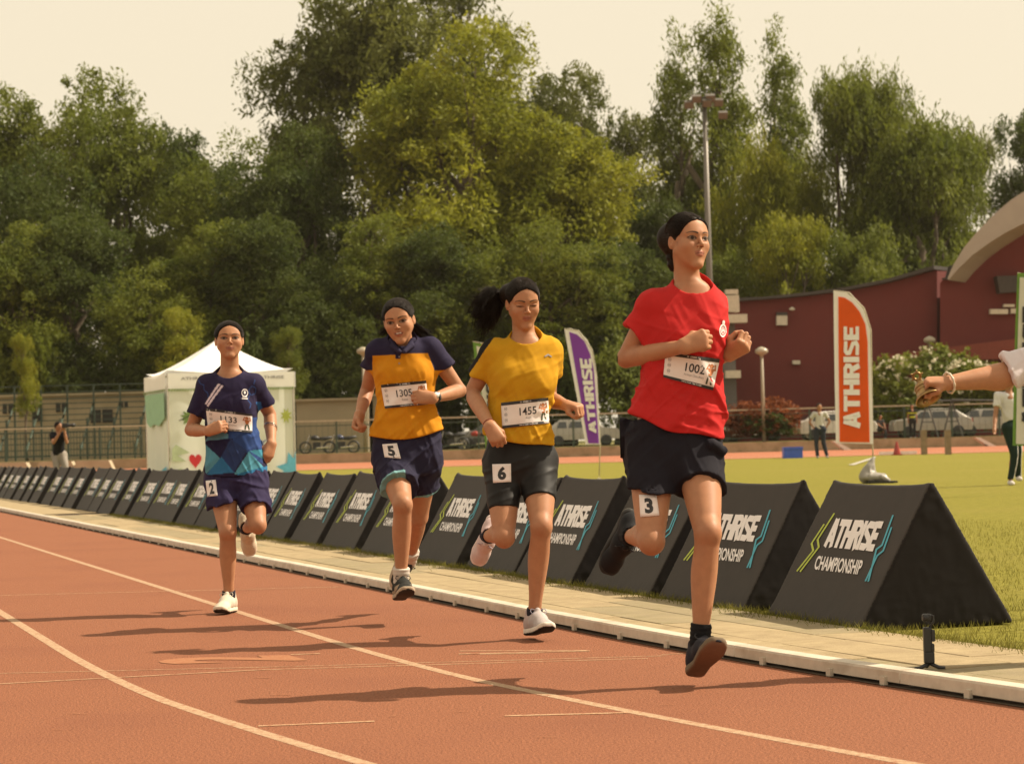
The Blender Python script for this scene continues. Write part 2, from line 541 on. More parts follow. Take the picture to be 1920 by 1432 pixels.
def polygonize(F, lo, hi, h, fx=None, fy=None, fz=None, B=6, relax=1.5):
    ax = [_axis(lo[i], hi[i], h, (fx, fy, fz)[i]) for i in range(3)]
    for i in range(3):                                   # pad to whole blocks
        n = len(ax[i]); need = (-(n - 1)) % B
        if need: ax[i] = np.concatenate([ax[i], ax[i][-1] + h * np.arange(1, need + 1, dtype=np.float32)])
    nb = [(len(a) - 1) // B for a in ax]
    cen = [np.array([(a[i * B] + a[(i + 1) * B]) / 2 for i in range(n)], dtype=np.float32) for a, n in zip(ax, nb)]
    hs = [np.array([(a[(i + 1) * B] - a[i * B]) / 2 for i in range(n)], dtype=np.float32) for a, n in zip(ax, nb)]
    I, J, K = np.meshgrid(*[np.arange(n) for n in nb], indexing='ij')
    I = I.ravel(); J = J.ravel(); K = K.ravel()
    C = np.stack([cen[0][I], cen[1][J], cen[2][K]], 1)
    rad = np.sqrt(hs[0][I] ** 2 + hs[1][J] ** 2 + hs[2][K] ** 2)
    rmax = float(rad.max())
    d = F.ev(C[:, None, :], C, rmax)[:, 0]
    keep = np.abs(d) < rad * relax + h
    I, J, K, C = I[keep], J[keep], K[keep], C[keep]
    off = np.arange(B + 1)
    nbk = len(I)
    X = ax[0][I[:, None] * B + off]; Y = ax[1][J[:, None] * B + off]; Z = ax[2][K[:, None] * B + off]
    Q = np.empty((nbk, B + 1, B + 1, B + 1, 3), dtype=np.float32)
    Q[..., 0] = X[:, :, None, None]; Q[..., 1] = Y[:, None, :, None]; Q[..., 2] = Z[:, None, None, :]
    D = np.empty((nbk, (B + 1) ** 3), dtype=np.float32)
    for s0 in range(0, nbk, 1500):
        D[s0:s0 + 1500] = F.ev(Q[s0:s0 + 1500].reshape(-1, (B + 1) ** 3, 3), C[s0:s0 + 1500], rmax)
    D = D.reshape(nbk, B + 1, B + 1, B + 1)
    neg = D < 0
    s8 = sum(neg[:, a:a + B, b:b + B, c:c + B].astype(np.int8) for a in (0, 1) for b in (0, 1) for c in (0, 1))
    bi, ci, cj, ck = np.nonzero((s8 > 0) & (s8 < 8))
    acc = np.zeros((len(bi), 3), dtype=np.float32); cnt = np.zeros(len(bi), dtype=np.float32)
    corners = [(a, b, c) for a in (0, 1) for b in (0, 1) for c in (0, 1)]
    for p in corners:
        for axs in range(3):
            if p[axs] == 1: continue
            q = list(p); q[axs] = 1
            v0 = D[bi, ci + p[0], cj + p[1], ck + p[2]]; v1 = D[bi, ci + q[0], cj + q[1], ck + q[2]]
            m = (v0 < 0) != (v1 < 0)
            t = np.where(m, v0 / np.where(m, v0 - v1, 1), 0)[:, None]
            p0 = Q[bi, ci + p[0], cj + p[1], ck + p[2]]; p1 = Q[bi, ci + q[0], cj + q[1], ck + q[2]]
            acc += np.where(m[:, None], p0 + (p1 - p0) * t, 0); cnt += m
    V = acc / cnt[:, None]
    NY = len(ax[1]) + 2; NZ = len(ax[2]) + 2
    gx = I[bi] * B + ci + 1; gy = J[bi] * B + cj + 1; gz = K[bi] * B + ck + 1
    key = (gx.astype(np.int64) * NY + gy) * NZ + gz
    order = np.argsort(key); ks = key[order]
    def look(k):
        pos = np.searchsorted(ks, k); pos = np.minimum(pos, len(ks) - 1)
        ok = ks[pos] == k
        return np.where(ok, order[pos], -1)
    faces = []
    for axs in range(3):
        sl0 = [slice(0, B)] * 3; sl1 = [slice(0, B)] * 3; sl1[axs] = slice(1, B + 1)
        a0 = neg[(slice(None), *sl0)]; a1 = neg[(slice(None), *sl1)]
        eb, ei, ej, ek = np.nonzero(a0 != a1)
        g = [I[eb] * B + ei + 1, J[eb] * B + ej + 1, K[eb] * B + ek + 1]
        g = [q.astype(np.int64) for q in g]
        u, v = [(1, 2), (2, 0), (0, 1)][axs]
        ids = []
        for du, dv in ((0, 0), (1, 0), (1, 1), (0, 1)):
            gg = list(g); gg[u] = gg[u] - du; gg[v] = gg[v] - dv
            ids.append(look((gg[0] * NY + gg[1]) * NZ + gg[2]))
        q = np.stack(ids, 1)
        flip = ~a0[eb, ei, ej, ek]
        q[flip] = q[flip][:, ::-1]
        q = q[(q >= 0).all(1)]
        faces.append(q)
    Fq = np.concatenate(faces)
    return V, Fq
def largest(V, Fq):
    return V, Fq
def relax_mesh(V, Fq, it=1, w=0.5):
    n = len(V)
    for _ in range(it):
        acc = np.zeros_like(V); c = np.zeros(n, dtype=np.float32)
        for a, b in ((0, 1), (1, 2), (2, 3), (3, 0)):
            i, j = Fq[:, a], Fq[:, b]
            for k in range(3):
                acc[:, k] += np.bincount(i, V[j, k], n) + np.bincount(j, V[i, k], n)
            c += np.bincount(i, minlength=n) + np.bincount(j, minlength=n)
        V = V * (1 - w) + (acc / np.maximum(c, 1)[:, None]) * w
    return V.astype(np.float32)
def T0(msg, _t=[time.time()]):
    print('[%6.1fs] %s' % (time.time() - _t[0], msg), flush=True)
# ================================================================== people
SKIN = M('skin', (1, 1, 1), rough=0.52, var=0.09, vs=35, attr=True, sss=0.12, spec=0.27, bump=0.08, bs=500, bd=0.002)
HAIR = M('hair', (0.013, 0.0075, 0.0045), rough=0.5, var=0.5, vs=90, spec=0.12, bump=0.5, bs=260, bd=0.003)
STRAND = M('hair_strand', (0.02, 0.012, 0.008), rough=0.4, var=0.3, vs=60, spec=0.6)
CLOTH = M('cloth', (1, 1, 1), rough=0.85, var=0.06, vs=25, attr=True, bump=0.25, bs=420, bd=0.002, spec=0.15)
SATIN = M('stretch_cloth', (1, 1, 1), rough=0.55, var=0.05, vs=25, attr=True, bump=0.12, bs=500, bd=0.002, spec=0.2)
SHOEM = M('shoe_fabric', (1, 1, 1), spec=0.2, rough=0.75, var=0.1, vs=60, attr=True, bump=0.35, bs=350, bd=0.002)
PAPER = M('paper', (0.78, 0.72, 0.70), rough=0.6, var=0.03, vs=20)
INK = M('black_print', (0.02, 0.018, 0.02), rough=0.55, var=0.1)
INKW = M('white_print', (0.75, 0.72, 0.7), rough=0.6, var=0.05)
INKG = M('grey_print', (0.25, 0.23, 0.23), rough=0.6, var=0.05)
INKO = M('orange_print', (0.42, 0.15, 0.05), rough=0.6, var=0.3, vs=80)
INKN = M('green_print', (0.06, 0.08, 0.05), rough=0.6, var=0.2)
METALL = M('polished_metal', (0.62, 0.58, 0.52), rough=0.25, var=0.1, metal=1.0)
BLACKP = M('black_rubber', (0.02, 0.02, 0.022), rough=0.5, var=0.2)
SKIN_C = np.array((0.41, 0.200, 0.108))

def orth(d, u):
    d = A3(d); d = d / np.linalg.norm(d); u = A3(u); u = u - d * (u @ d); u = u / np.linalg.norm(u)
    return d, u, np.cross(d, u)

class Frame:
    """local x,y,z axes in the world"""
    def __init__(s, c, R, sc_=1.0, sx=1.0): s.c = A3(c); s.R = np.array(R, dtype=np.float32); s.s = sc_; s.sx = sx
    def w(s, x, y, z): return s.c + s.R @ A3((x * s.sx, y, z)) * s.s
    def loc(s, V): return (V - s.c) @ s.R / s.s / A3((s.sx, 1, 1))
def head_frame(c, yaw, pitch, roll, s, sx=1.1):
    ya, pi, ro = map(math.radians, (yaw, pitch, roll))
    ly = A3((math.sin(ya), -math.cos(ya), 0)); lx = A3((math.cos(ya), math.sin(ya), 0)); lz = A3((0, 0, 1))
    ly, lz = ly * math.cos(pi) + lz * math.sin(pi), lz * math.cos(pi) - ly * math.sin(pi)
    lx, lz = lx * math.cos(ro) - lz * math.sin(ro), lz * math.cos(ro) + lx * math.sin(ro)
    return Frame(c, np.stack([lx, ly, lz], 1), s, sx)

def add_head(B, H, mouth=0.0, wide=1.0, lids=0.0):
    s = H.s; w = H.w; R = H.R
    r = lambda *a: (a[0] * s * H.sx, a[1] * s, a[2] * s)
    W = wide
    B.ell(w(0, -.02, .038), r(.071 * W, .09, .084), R, k=.02)
    B.ell(w(0, .024, -.008), r(.060 * W, .058, .080), R, k=.03 * s)
    B.cone(w(-.0475 * W, .002, -.038), w(-.0095, .059, -.0985), .0205 * s, .0150 * s, k=.03 * s)
    B.cone(w(.0475 * W, .002, -.038), w(.0095, .059, -.0985), .0205 * s, .0150 * s, k=.03 * s)
    B.ell(w(0, .030, -.066), r(.0385 * W, .044, .038), R, k=.028 * s)
    B.ell(w(0, .066, -.103), r(.0155, .0160, .0140), R, k=.02 * s)
    for q in (-1, 1):
        B.sph(w(q * .037 * W, .055, -.024), .022 * s, k=.035 * s)             # cheek
        B.cone(w(q * .012, .080, .0255), w(q * .044 * W, .064, .0265), .0095 * s, .008 * s, k=.02 * s)   # brow
    B.ell(w(0, .052, .052), r(.05 * W, .03, .04), R, k=.03 * s)                # forehead
    for q in (-1, 1):
        B.ell(w(q * .0315, .0925, .0055), r(.0175, .013, .0120), R, k=.014 * s, op='s')
        B.sph(w(q * .0310, .0668, .0055), .0142 * s, k=.003 * s)
        B.cone(w(q * .018, .0805, .0115 - lids * .005), w(q * .044, .0745, .0105 - lids * .005), .0034 * s, .003 * s, k=.006 * s)
        B.cone(w(q * .021, .079, -.0025), w(q * .041, .0745, -.0015), .0024 * s, .0022 * s, k=.006 * s)
    B.cone(w(0, .081, .014), w(0, .101, -.02), .0056 * s, .0075 * s, k=.013 * s)
    B.sph(w(0, .1030, -.0235), .0085 * s, k=.006 * s)
    for q in (-1, 1):
        B.sph(w(q * .0100, .0925, -.0275), .0066 * s, k=.006 * s)
        B.sph(w(q * .0056, .0990, -.0335), .0028 * s, k=.003 * s, op='s')
    B.ell(w(0, .058, -.057), r(.030, .021, .022), R, k=.025 * s)
    for q in (-1, 1):
        B.cone(w(q * .0235, .0700, -.0600), w(q * .005, .0815, -.0530), .0032 * s, .0058 * s, k=.006 * s)
        B.cone(w(q * .0190, .0715, -.0615 - mouth * .006), w(q * .004, .0795, -.0632 - mouth * .007), .0036 * s, .0072 * s, k=.006 * s)
    B.cone(w(-.005, .0815, -.0530), w(.005, .0815, -.0530), .0054 * s, .0054 * s, k=.006 * s)
    B.cone(w(-.004, .0797, -.0634 - mouth * .007), w(.004, .0797, -.0634 - mouth * .007), .0074 * s, .0074 * s, k=.006 * s)
    B.cone(w(-.020, .0795, -.0580), w(.020, .0795, -.0580), (.0014 + mouth * .003) * s, (.0014 + mouth * .003) * s, k=.003 * s, op='s')
    for q in (-1, 1):
        c = w(q * .0725 * W, -.012, -.002)
        a = A3((q * .93, .36, 0)); a = a / np.linalg.norm(a)
        Rl = np.stack([a, A3((-a[1], a[0], 0)), A3((0, 0, 1))], 1)
        Re = R @ Rl
        B.ell(c, (.0065 * s, .017 * s, .029 * s), Re, k=.006 * s)
        B.ell(w(q * .079 * W, -.009, .003), (.005 * s, .009 * s, .016 * s), Re, k=.004 * s, op='s')

def face_paint(V, H, wide=1.0, lids=0.0, mouth=0.0, base=None, joints=()):
    L = H.loc(V); x, y, z = L[:, 0], L[:, 1], L[:, 2]
    c = np.repeat((SKIN_C if base is None else base)[None], len(V), 0).astype(np.float32)
    for kp in joints:      # knees and elbows are naturally darker
        wgt = np.exp(-((V - A3(kp)) ** 2).sum(1) / .0042)[:, None] * .38; c = c * (1 - wgt) + np.array((.255, .105, .060)) * wgt
    blot = vnoise(V * 16, 3)[:, None] * .05 + vnoise(V * 45, 4)[:, None] * .04; c = c * (1 + blot * np.array((.6, 1, 1)))
    def mixin(m, col): c[:] = c * (1 - m[:, None]) + np.array(col) * m[:, None]
    sm = lambda d, e: np.clip(.5 - d / e, 0, 1)
    head = (np.abs(L) < .2).all(1)
    front = head & (y > .045)
    ax = np.abs(x)
    # warm cheeks, nose, knees come from the geometry; here only colour
    m = np.exp(-((ax - .038) ** 2 + (z + .028) ** 2) / .0005) * front * .25
    mixin(m, (0.40, 0.165, 0.105))
    # lips
    up = ((ax / .0245) ** 2 + ((z + .0528) / .0064) ** 2) - 1
    lo = ((ax / .0205) ** 2 + ((z + .0640 + mouth * .007) / .0082) ** 2) - 1
    d = np.minimum(up, lo)
    mixin(sm(d, .5) * front * (y > .06) * .75, (0.30, 0.095, 0.068))
    d = np.abs(z + .0572 + 6.0 * ax ** 2 + mouth * .003) - (.0013 + mouth * .0035 * (ax < .016))
    inside = sm(d, .0014) * (ax < .022) * front * (y > .055)
    mixin(inside * .85, (0.05, 0.015, 0.012))
    if mouth > 0.3:
        d = np.abs(z + .0565) - .0022
        mixin(sm(d, .0012) * (ax < .013) * front * (y > .06), (0.6, 0.55, 0.5))
    # brows
    t = (ax - .010) / .044
    bz = .0250 + .0085 * np.sin(np.clip(t, 0, 1) * 2.5) - .004 * np.clip(t, 0, 1)
    bw = .0042 * (1 - .7 * np.clip(t, 0, 1)) * (.55 + np.clip(t * 4, 0, .45))
    m = sm(np.abs(z - bz) - bw, .002) * ((t > 0) & (t < 1)) * front
    mixin(m * .93, (0.020, 0.012, 0.009))
    # eyes
    op = 1 - lids
    ex = (ax - .0320) / .0172; ez = (z - .0056 - .08 * (ax - .032) + lids * .004) / (.0086 * max(op, .16))
    eye = ex ** 2 + np.abs(ez) ** 1.6 - 1 + .25 * np.clip(ex, 0, 1)
    m = sm(eye, .3) * front * (y > .06)
    mixin(m * .85, (0.21, 0.155, 0.12))
    ir = ((ax - .0315) ** 2 + (z - .0062) ** 2) ** .5 - .0076
    mixin(sm(ir, .0014) * m, (0.03, 0.014, 0.008))
    lash = np.abs(eye - .12) - .3
    upm = (ez > -.1)
    mixin(sm(lash, .3) * front * (y > .055) * upm * .95, (0.012, 0.007, 0.006))
    mixin(sm(lash, .4) * front * (y > .055) * ~upm * .45, (0.04, 0.02, 0.015))
    if lids > .5:
        ll = np.abs(z - .0005 - 9 * (ax - .032) ** 2) - .0016
        mixin(sm(ll, .001) * (np.abs(ax - .032) < .016) * front * (y > .055) * .95, (0.02, 0.01, 0.008))
    # softly darker eye sockets
    m = np.exp(-((ax - .03) ** 2 / .00022 + (z - .008) ** 2 / .00012)) * front * .35
    mixin(m * (1 - sm(eye, .3)), (0.20, 0.09, 0.055))
    # nostrils, their shade painted in as dark colour
    m = sm(((ax - .0062) ** 2 + (z + .0335) ** 2) ** .5 - .0028, .002) * front * (y > .085)
    mixin(m * .8, (0.05, 0.02, 0.015))
    return c

def arm_path(S, E, Wr, k=1.0):
    S, E, Wr = A3(S), A3(E), A3(Wr)
    return [S, S + (E - S) * .35, S + (E - S) * .75, E, E + (Wr - E) * .3, E + (Wr - E) * .7, Wr], [q * k for q in (.0430, .0405, .0360, .0335, .0358, .0285, .0230)]
def add_arm(B, S, E, Wr, k=1.0):
    pts, rr = arm_path(S, E, Wr, k)
    B.chain(pts[:4], rr[:4], k=.03); B.chain(pts[3:], rr[3:], k=.008)
def thigh_path(Hp, K, k=1.0, th=1.0):
    Hp, K = A3(Hp), A3(K)
    return [Hp, Hp + (K - Hp) * .35, Hp + (K - Hp) * .7, K], [.080 * k * th, .0725 * k * th, .0585 * k * th, .0455 * k]
def shorts_leg(f, Hp, K, k=1.0, th=1.0, grow=.006, flare=0.0):
    pts, rr = thigh_path(Hp, K, k, th)
    rr = [r + grow + flare * i / 3 for i, r in enumerate(rr)]
    f.chain(pts, rr, k=.02)

def add_hand(B, Wr, d, n, t, curl=1.0, s=1.0, thumb=1.0, fists=None):
    """d towards the knuckles, n out of the palm, t towards the thumb side"""
    d, n, _ = orth(d, n); t0 = np.cross(d, n); t = t0 if t0 @ A3(t) > 0 else -t0
    Wr = A3(Wr)
    kn = [Wr + (d * L + t * o) * s for L, o in ((.078, .029), (.082, .0095), (.078, -.0095), (.070, -.027))]
    for i, q in enumerate(kn):
        B.cone(Wr + t * (.012 - .008 * i) * s, q, .019 * s, .0118 * s, k=.014)
    B.ell(Wr + (d * .045 + n * .005) * s, (.036 * s, .03 * s, .017 * s), np.stack([d, t, n], 1), k=.014)
    ph = [math.radians(a * curl) for a in (72, 160, 225)]
    for i, q in enumerate(kn):
        f = (.95, 1.05, 1.0, .82)[i] * s
        j = 1 + .05 * (i - 1.5) * (-1 if curl < .8 else .5)
        p = q; rr = .0098 * s
        for a, L, r2 in zip(ph, (.041, .026, .02), (.0090, .0082, .0074)):
            a *= j
            v = d * math.cos(a) + n * math.sin(a)
            e = p + v * L * f
            B.cone(p, e, rr, r2 * s, k=.003); p = e; rr = r2 * s
    b = Wr + (d * .022 + t * .02 + n * .008) * s
    e1 = b + (d * .55 + t * .55 + n * .5) * .036 * s
    v2 = d * .75 + n * .45 + t * (-.1 * thumb)
    e2 = e1 + v2 / np.linalg.norm(v2) * .03 * s
    v3 = d * .55 + n * .45 - t * .65 * thumb
    e3 = e2 + v3 / np.linalg.norm(v3) * .024 * s
    B.cone(b, e1, .016 * s, .0125 * s, k=.012); B.cone(e1, e2, .0122 * s, .0102 * s, k=.004); B.cone(e2, e3, .0102 * s, .0082 * s, k=.003)

def add_leg(B, Hp, K, An, front=(0, -1, 0), k=1.0, th=1.0):
    Hp, K, An = A3(Hp), A3(K), A3(An)
    a = (Hp - K); a /= np.linalg.norm(a); b = (An - K); b /= np.linalg.norm(b)
    fr = -(a + b)
    fr = fr / np.linalg.norm(fr) if np.linalg.norm(fr) > .35 else A3(front)
    pts, rr = thigh_path(Hp, K, k, th)
    B.chain(pts, rr, k=.03)
    B.ell(K + fr * .022 * k + a * .006, (.029 * k, .028 * k, .034 * k), None, k=.035)
    bk = -fr; bk = bk - b * (bk @ b); bk /= max(np.linalg.norm(bk), 1e-5)
    L = An - K
    B.chain([K, K + L * .16 + bk * .004, K + L * .33 + bk * .012, K + L * .6 + bk * .006, K + L * .85, An], [q * k for q in (.0445, .0440, .0468, .0380, .0290, .0295)], k=.012)

def slv(f, S, E):
    S, E = A3(S), A3(E)
    f.chain([S, S + (E - S) * .35, S + (E - S) * .8], (.0505, .0500, .0500), k=.02)
def ankle_in_shoe(B, A, d, u):
    d, u, _ = orth(d, u); B.cone(A, A3(A) - u * .04, .031, .03, k=.01)
def make_shoe(root, An, d, up, ucol, scol, ocol, lcol, s=1.0, h=.0032, side=1, bow=True, accent=None):
    d, u, _ = orth(d, up); x = np.cross(d, u)
    Fm = Frame(An, np.stack([x, d, u], 1), s)
    w = Fm.w
    U = Field()
    U.cone(w(0, -.032, -.045), w(0, .05, -.035), .035 * s, .037 * s, k=.02)
    U.cone(w(0, .05, -.035), w(0.004 * side, .12, -.058), .036 * s, .032 * s, k=.03)
    U.ell(w(0.005 * side, .135, -.062), (.044 * s, .056 * s, .028 * s), Fm.R, k=.02)
    U.ell(w(0, -.035, -.045), (.034 * s, .036 * s, .042 * s), Fm.R, k=.02)
    U.cone(w(0, -.014, -.02), w(0, -.014, .006), .0385 * s, .037 * s, k=.02)
    U.cone(w(0, .028, -.012), w(0, .04, .014), .019 * s, .014 * s, k=.012)
    U.cone(w(0, -.013, .0), w(0, -.015, .05), .0285 * s, .033 * s, k=.004, op='s')
    U.plane(w(0, 0, -.066), -u, k=.003)
    lo = Fm.c - .22 * s; hi = Fm.c + .22 * s
    V, Fq = polygonize(U, lo, hi, h)
    Lc = Fm.loc(V)
    cols = np.repeat(np.array(ucol)[None], len(V), 0)
    if accent is not None: cols = accent(Lc, cols)
    sh = mk('shoe', V, Fq, SHOEM, root, True, cols)
    S = Field()
    def foot(Q):
        l = (Q - Fm.c) @ Fm.R / s
        X, Y, Z = l[..., 0], l[..., 1], l[..., 2]
        cx = 0.006 * side * np.clip(Y / .12, 0, 1)
        wd = np.interp(Y.ravel(), (-.08, -.05, .02, .08, .125, .165, .2), (.03, .0375, .034, .042, .047, .042, .03)).reshape(Y.shape)
        dy = np.maximum(np.abs(Y - .058) - .128, 0)
        d2 = np.sqrt((np.maximum(np.abs(X - cx) - wd + .02, 0)) ** 2 + np.maximum(np.abs(Y - .058) - .132 + .03, 0) ** 2 * .44) - .02
        zc = -.075 + .05 * np.clip((Y - .1) / .1, 0, 1) ** 2 * .5
        th = .0135 + .004 * np.clip(-Y / .06, 0, 1)
        return smax(d2, np.abs(Z - zc) - th, .012) * s
    S.fn(foot, w(0, .05, -.075), .16 * s, 0)
    V, Fq = polygonize(S, lo, hi, h)
    Lc = Fm.loc(V)
    zc = -.075 + .05 * np.clip((Lc[:, 1] - .1) / .1, 0, 1) ** 2 * .5
    cols = np.repeat(np.array(scol)[None], len(V), 0)
    cols[(Lc[:, 2] - zc) < -.008] = ocol
    mk('sole', V, Fq, SHOEM, sh, True, cols)
    mb = MB()
    for i in range(4):
        y = .035 + .02 * i; z = -.004 - .0115 * i
        a = w(-.018, y, z - .003); b = w(.018, y + .012, z - .008); c = w(.018, y, z - .003); e = w(-.018, y + .012, z - .008)
        mid = w(0, y + .006, z + .006)
        mb.tube([a, mid, b], .0022 * s, 5); mb.tube([c, mid, e], .0022 * s, 5)
    if bow:
        for q in (-1, 1):
            pts = [w(0, .035, .008)] + [w(q * (.008 + .03 * math.sin(t)), .04 + .02 * t / 3, .010 + .012 * math.sin(2 * t)) for t in (.5, 1.0, 1.6, 2.3, 2.9)]
            mb.tube(pts, .0022 * s, 5)
            mb.tube([w(0, .035, .008), w(q * .015, .05, .006), w(q * .03, .055, -.008)], .002 * s, 5)
    lm = M('lace', lcol, rough=.8)
    mb.build('laces', lm, sh, True)
    return sh

def folds(specs, seed=0):
    """specs: (amp, direction along the crease, freq along, freq across)"""
    mats = []
    if len(specs) > 1 and specs[0][0] > .004: specs = list(specs) + [(.0035, (.35, .1, -.93), 5, 27), (.0028, (-.7, .1, -.6), 6, 31)]
    for i, (a, dr, f1, f2) in enumerate(specs):
        d = A3(dr) / np.linalg.norm(dr)
        e = np.cross(d, A3((0, 1, 0))); e /= np.linalg.norm(e); g = np.cross(d, e)
        mats.append((a, np.stack([d * f1, e * f2, g * f2 * .6], 1).astype(np.float32), seed + i))
    def fn(Q):
        out = 0
        for a, Mx, sd in mats:
            n = vnoise(Q @ Mx + 13.7 * sd, sd)
            r = np.exp(-(n * 4.0) ** 2) - .3
            out = out - a * 1.35 * r
        return out
    return fn

def fold_w(f, zt, zb):
    return lambda Q: f(Q) * (.3 + .7 * np.clip((zt - Q[..., 2]) / max(zt - zb, .01), 0, 1))
def body_paint_default(V): return np.repeat(SKIN_C[None], len(V), 0)

def lv(Y0, rows):
    """rows: px left, px right, py, half depth, dy -> loft levels"""
    out = []
    for a, b, y, dep, dy in rows:
        p = P(a, y, Y0 + dy); q = P(b, y, Y0 + dy)
        out.append(((p.z + q.z) / 2, (p.x + q.x) / 2, p.y, (q.x - p.x) / 2, dep))
    return out
def shrink(levels, kx, ky, trim=0):
    return [(z, cx, cy, a * kx, b * ky) for z, cx, cy, a, b in levels]

def hit(field, px, py, Y0, y1=None, start=.5, steps=60):
    """first point of a surface seen at each pixel (arrays)"""
    px = np.asarray(px, float).ravel(); py = np.asarray(py, float).ravel()
    D = np.array([tuple(ray(a, b)) for a, b in zip(px, py)], dtype=np.float64)
    D /= D[:, 1:2]
    Y = np.full(len(px), Y0 - start)
    C0 = np.array(CAMP)
    done = np.zeros(len(px), bool)
    for _ in range(steps):
        pts = C0 + D * Y[:, None]
        d = field.at(pts)
        d = np.minimum(d, .04)
        st = np.where(done, 0, d * .8)
        Y = Y + st
        done |= (d < .0006) | (Y > Y0 + .3)
        if done.all(): break
    miss = Y > Y0 + .29
    if miss.any() and not miss.all():
        Y[miss] = np.median(Y[~miss])
    return Y, D

class Sheet:
    """a piece of print lying on a surface, given by its four corners"""
    def __init__(s, field, quad, Y0, nx=14, ny=8, off=.004, smooth=2):
        s.q = [np.array(c, float) for c in quad]      # TL TR BR BL
        s.nx, s.ny = nx, ny
        u, v = np.meshgrid(np.linspace(0, 1, nx + 1), np.linspace(0, 1, ny + 1))
        px = s.px(u, v)
        Y, D = hit(field, px[..., 0], px[..., 1], Y0)
        Y = Y.reshape(ny + 1, nx + 1)
        for _ in range(smooth):
            Yp = np.pad(Y, 1, mode='edge')
            Y = np.minimum(Y, (Yp[:-2, 1:-1] + Yp[2:, 1:-1] + Yp[1:-1, :-2] + Yp[1:-1, 2:]) / 4 * .5 + Y * .5)
        s.Y = Y - off
    def px(s, u, v):
        u = np.asarray(u)[..., None]; v = np.asarray(v)[..., None]
        return (s.q[0] * (1 - u) + s.q[1] * u) * (1 - v) + (s.q[3] * (1 - u) + s.q[2] * u) * v
    def at(s, u, v, off=0.0):
        u = np.asarray(u, float); v = np.asarray(v, float)
        uu = np.clip(u, 0, 1) * s.nx; vv = np.clip(v, 0, 1) * s.ny
        i = np.minimum(uu.astype(int), s.nx - 1); j = np.minimum(vv.astype(int), s.ny - 1)
        fu = uu - i; fv = vv - j
        Y = (s.Y[j, i] * (1 - fu) + s.Y[j, i + 1] * fu) * (1 - fv) + (s.Y[j + 1, i] * (1 - fu) + s.Y[j + 1, i + 1] * fu) * fv
        pp = s.px(u, v)
        return np.array([tuple(P(a, b, y - off)) for (a, b), y in zip(pp.reshape(-1, 2), Y.ravel())], dtype=np.float32)
    def mesh(s, name, mat, parent, thick=.0006):
        u, v = np.meshgrid(np.linspace(0, 1, s.nx + 1), np.linspace(0, 1, s.ny + 1))
        V = s.at(u.ravel(), v.ravel()); W = s.at(u.ravel(), v.ravel(), -thick)
        n = len(V); m = s.nx + 1; F = []
        for j in range(s.ny):
            for i in range(s.nx):
                a = j * m + i
                F.append((a, a + m, a + m + 1, a + 1)); F.append((n + a, n + a + 1, n + a + m + 1, n + a + m))
        bd = [i for i in range(m)] + [j * m + m - 1 for j in range(1, s.ny + 1)] + [s.ny * m + i for i in range(m - 2, -1, -1)] + [j * m for j in range(s.ny - 1, 0, -1)]
        for a, b in zip(bd, bd[1:] + bd[:1]): F.append((a, b, n + b, n + a))
        return mk(name, np.concatenate([V, W]), F, mat, parent, True)
    def printed(s, name, VF, mat, parent, off=.0012, maxlen=.08):
        V, F = subdiv2d(VF, maxlen)
        W = s.at(V[:, 0], 1 - V[:, 1], off)
        return mk(name, W, F, mat, parent)

def make_bib(root, field, quad, Y0, number, person_line, numbox, top='black'):
    sh = Sheet(field, quad, Y0)
    bib = sh.mesh('race_bib', PAPER, root)
    sh.printed('bib_border', merge2d([rect2d(0, .88, 1, 1), rect2d(0, 0, 1, .10)]), INK, bib)
    sh.printed('bib_header', merge2d([fit2d(text2d('ATHRISE', .03), .46, .91, .58, .97), ring2d(.42, .94, .012, .006, ry=.03), ring2d(.62, .94, .012, .006, ry=.03)]), INKW, bib, .0018)
    sh.printed('bib_motto', fit2d(text2d('THIS IS YOUR TIME TO RISE', .02), .36, .028, .76, .075), INKW, bib, .0018)
    sh.printed('bib_number', fit2d(text2d(number, .012), numbox[0], .42, numbox[1], .72), INK, bib)
    sh.printed('bib_name', fit2d(text2d(person_line, .0), (numbox[0] + numbox[1]) / 2 - len(person_line) * .0115, .25, (numbox[0] + numbox[1]) / 2 + len(person_line) * .0115, .35), INKG, bib)
    ic = []
    for y in (.74, .52, .3):
        ic += [ring2d(.09, y, .026, .008, ry=.07), rect2d(.078, y - .02, .102, y + .02)]
    sh.printed('bib_icons', merge2d(ic), INKG, bib)
    # small flexing figure, generic
    fg = [disc2d(.88, .74, .035, ry=.07), stroke2d([(.80, .6), (.83, .78), (.87, .68)], .03), stroke2d([(.96, .6), (.95, .78), (.89, .68)], .03),
          (np.array([(.82, .66), (.95, .66), (.91, .42), (.86, .42)]), [(0, 1, 2, 3)])]
    sh.printed('bib_figure', merge2d(fg), INKO, bib)
    sh.printed('bib_figure_legs', merge2d([stroke2d([(.87, .42), (.85, .28), (.845, .14)], .035), stroke2d([(.90, .42), (.92, .28), (.935, .14)], .035)]), INKN, bib)
    return bib, sh

def make_sticker(root, field, quad, Y0, digit):
    sh = Sheet(field, quad, Y0, 6, 6, off=.003, smooth=1)
    st = sh.mesh('lane_number', PAPER, root)
    sh.printed('lane_digit', fit2d(text2d(digit, .05), .27, .14, .73, .86), INK, st)
    return st

def strands(name, root, curves, r, mat=STRAND, n=3):
    mb = MB()
    for c in curves:
        k = len(c); mb.tube(c, [r * (.45 + .55 * math.sin(3.14 * min(1, (i + .6) / (k - 1)) ** .7)) for i in range(k)], n, cap=False)
    o = mb.build(name, mat, root, True); o['kind'] = 'stuff'; return o

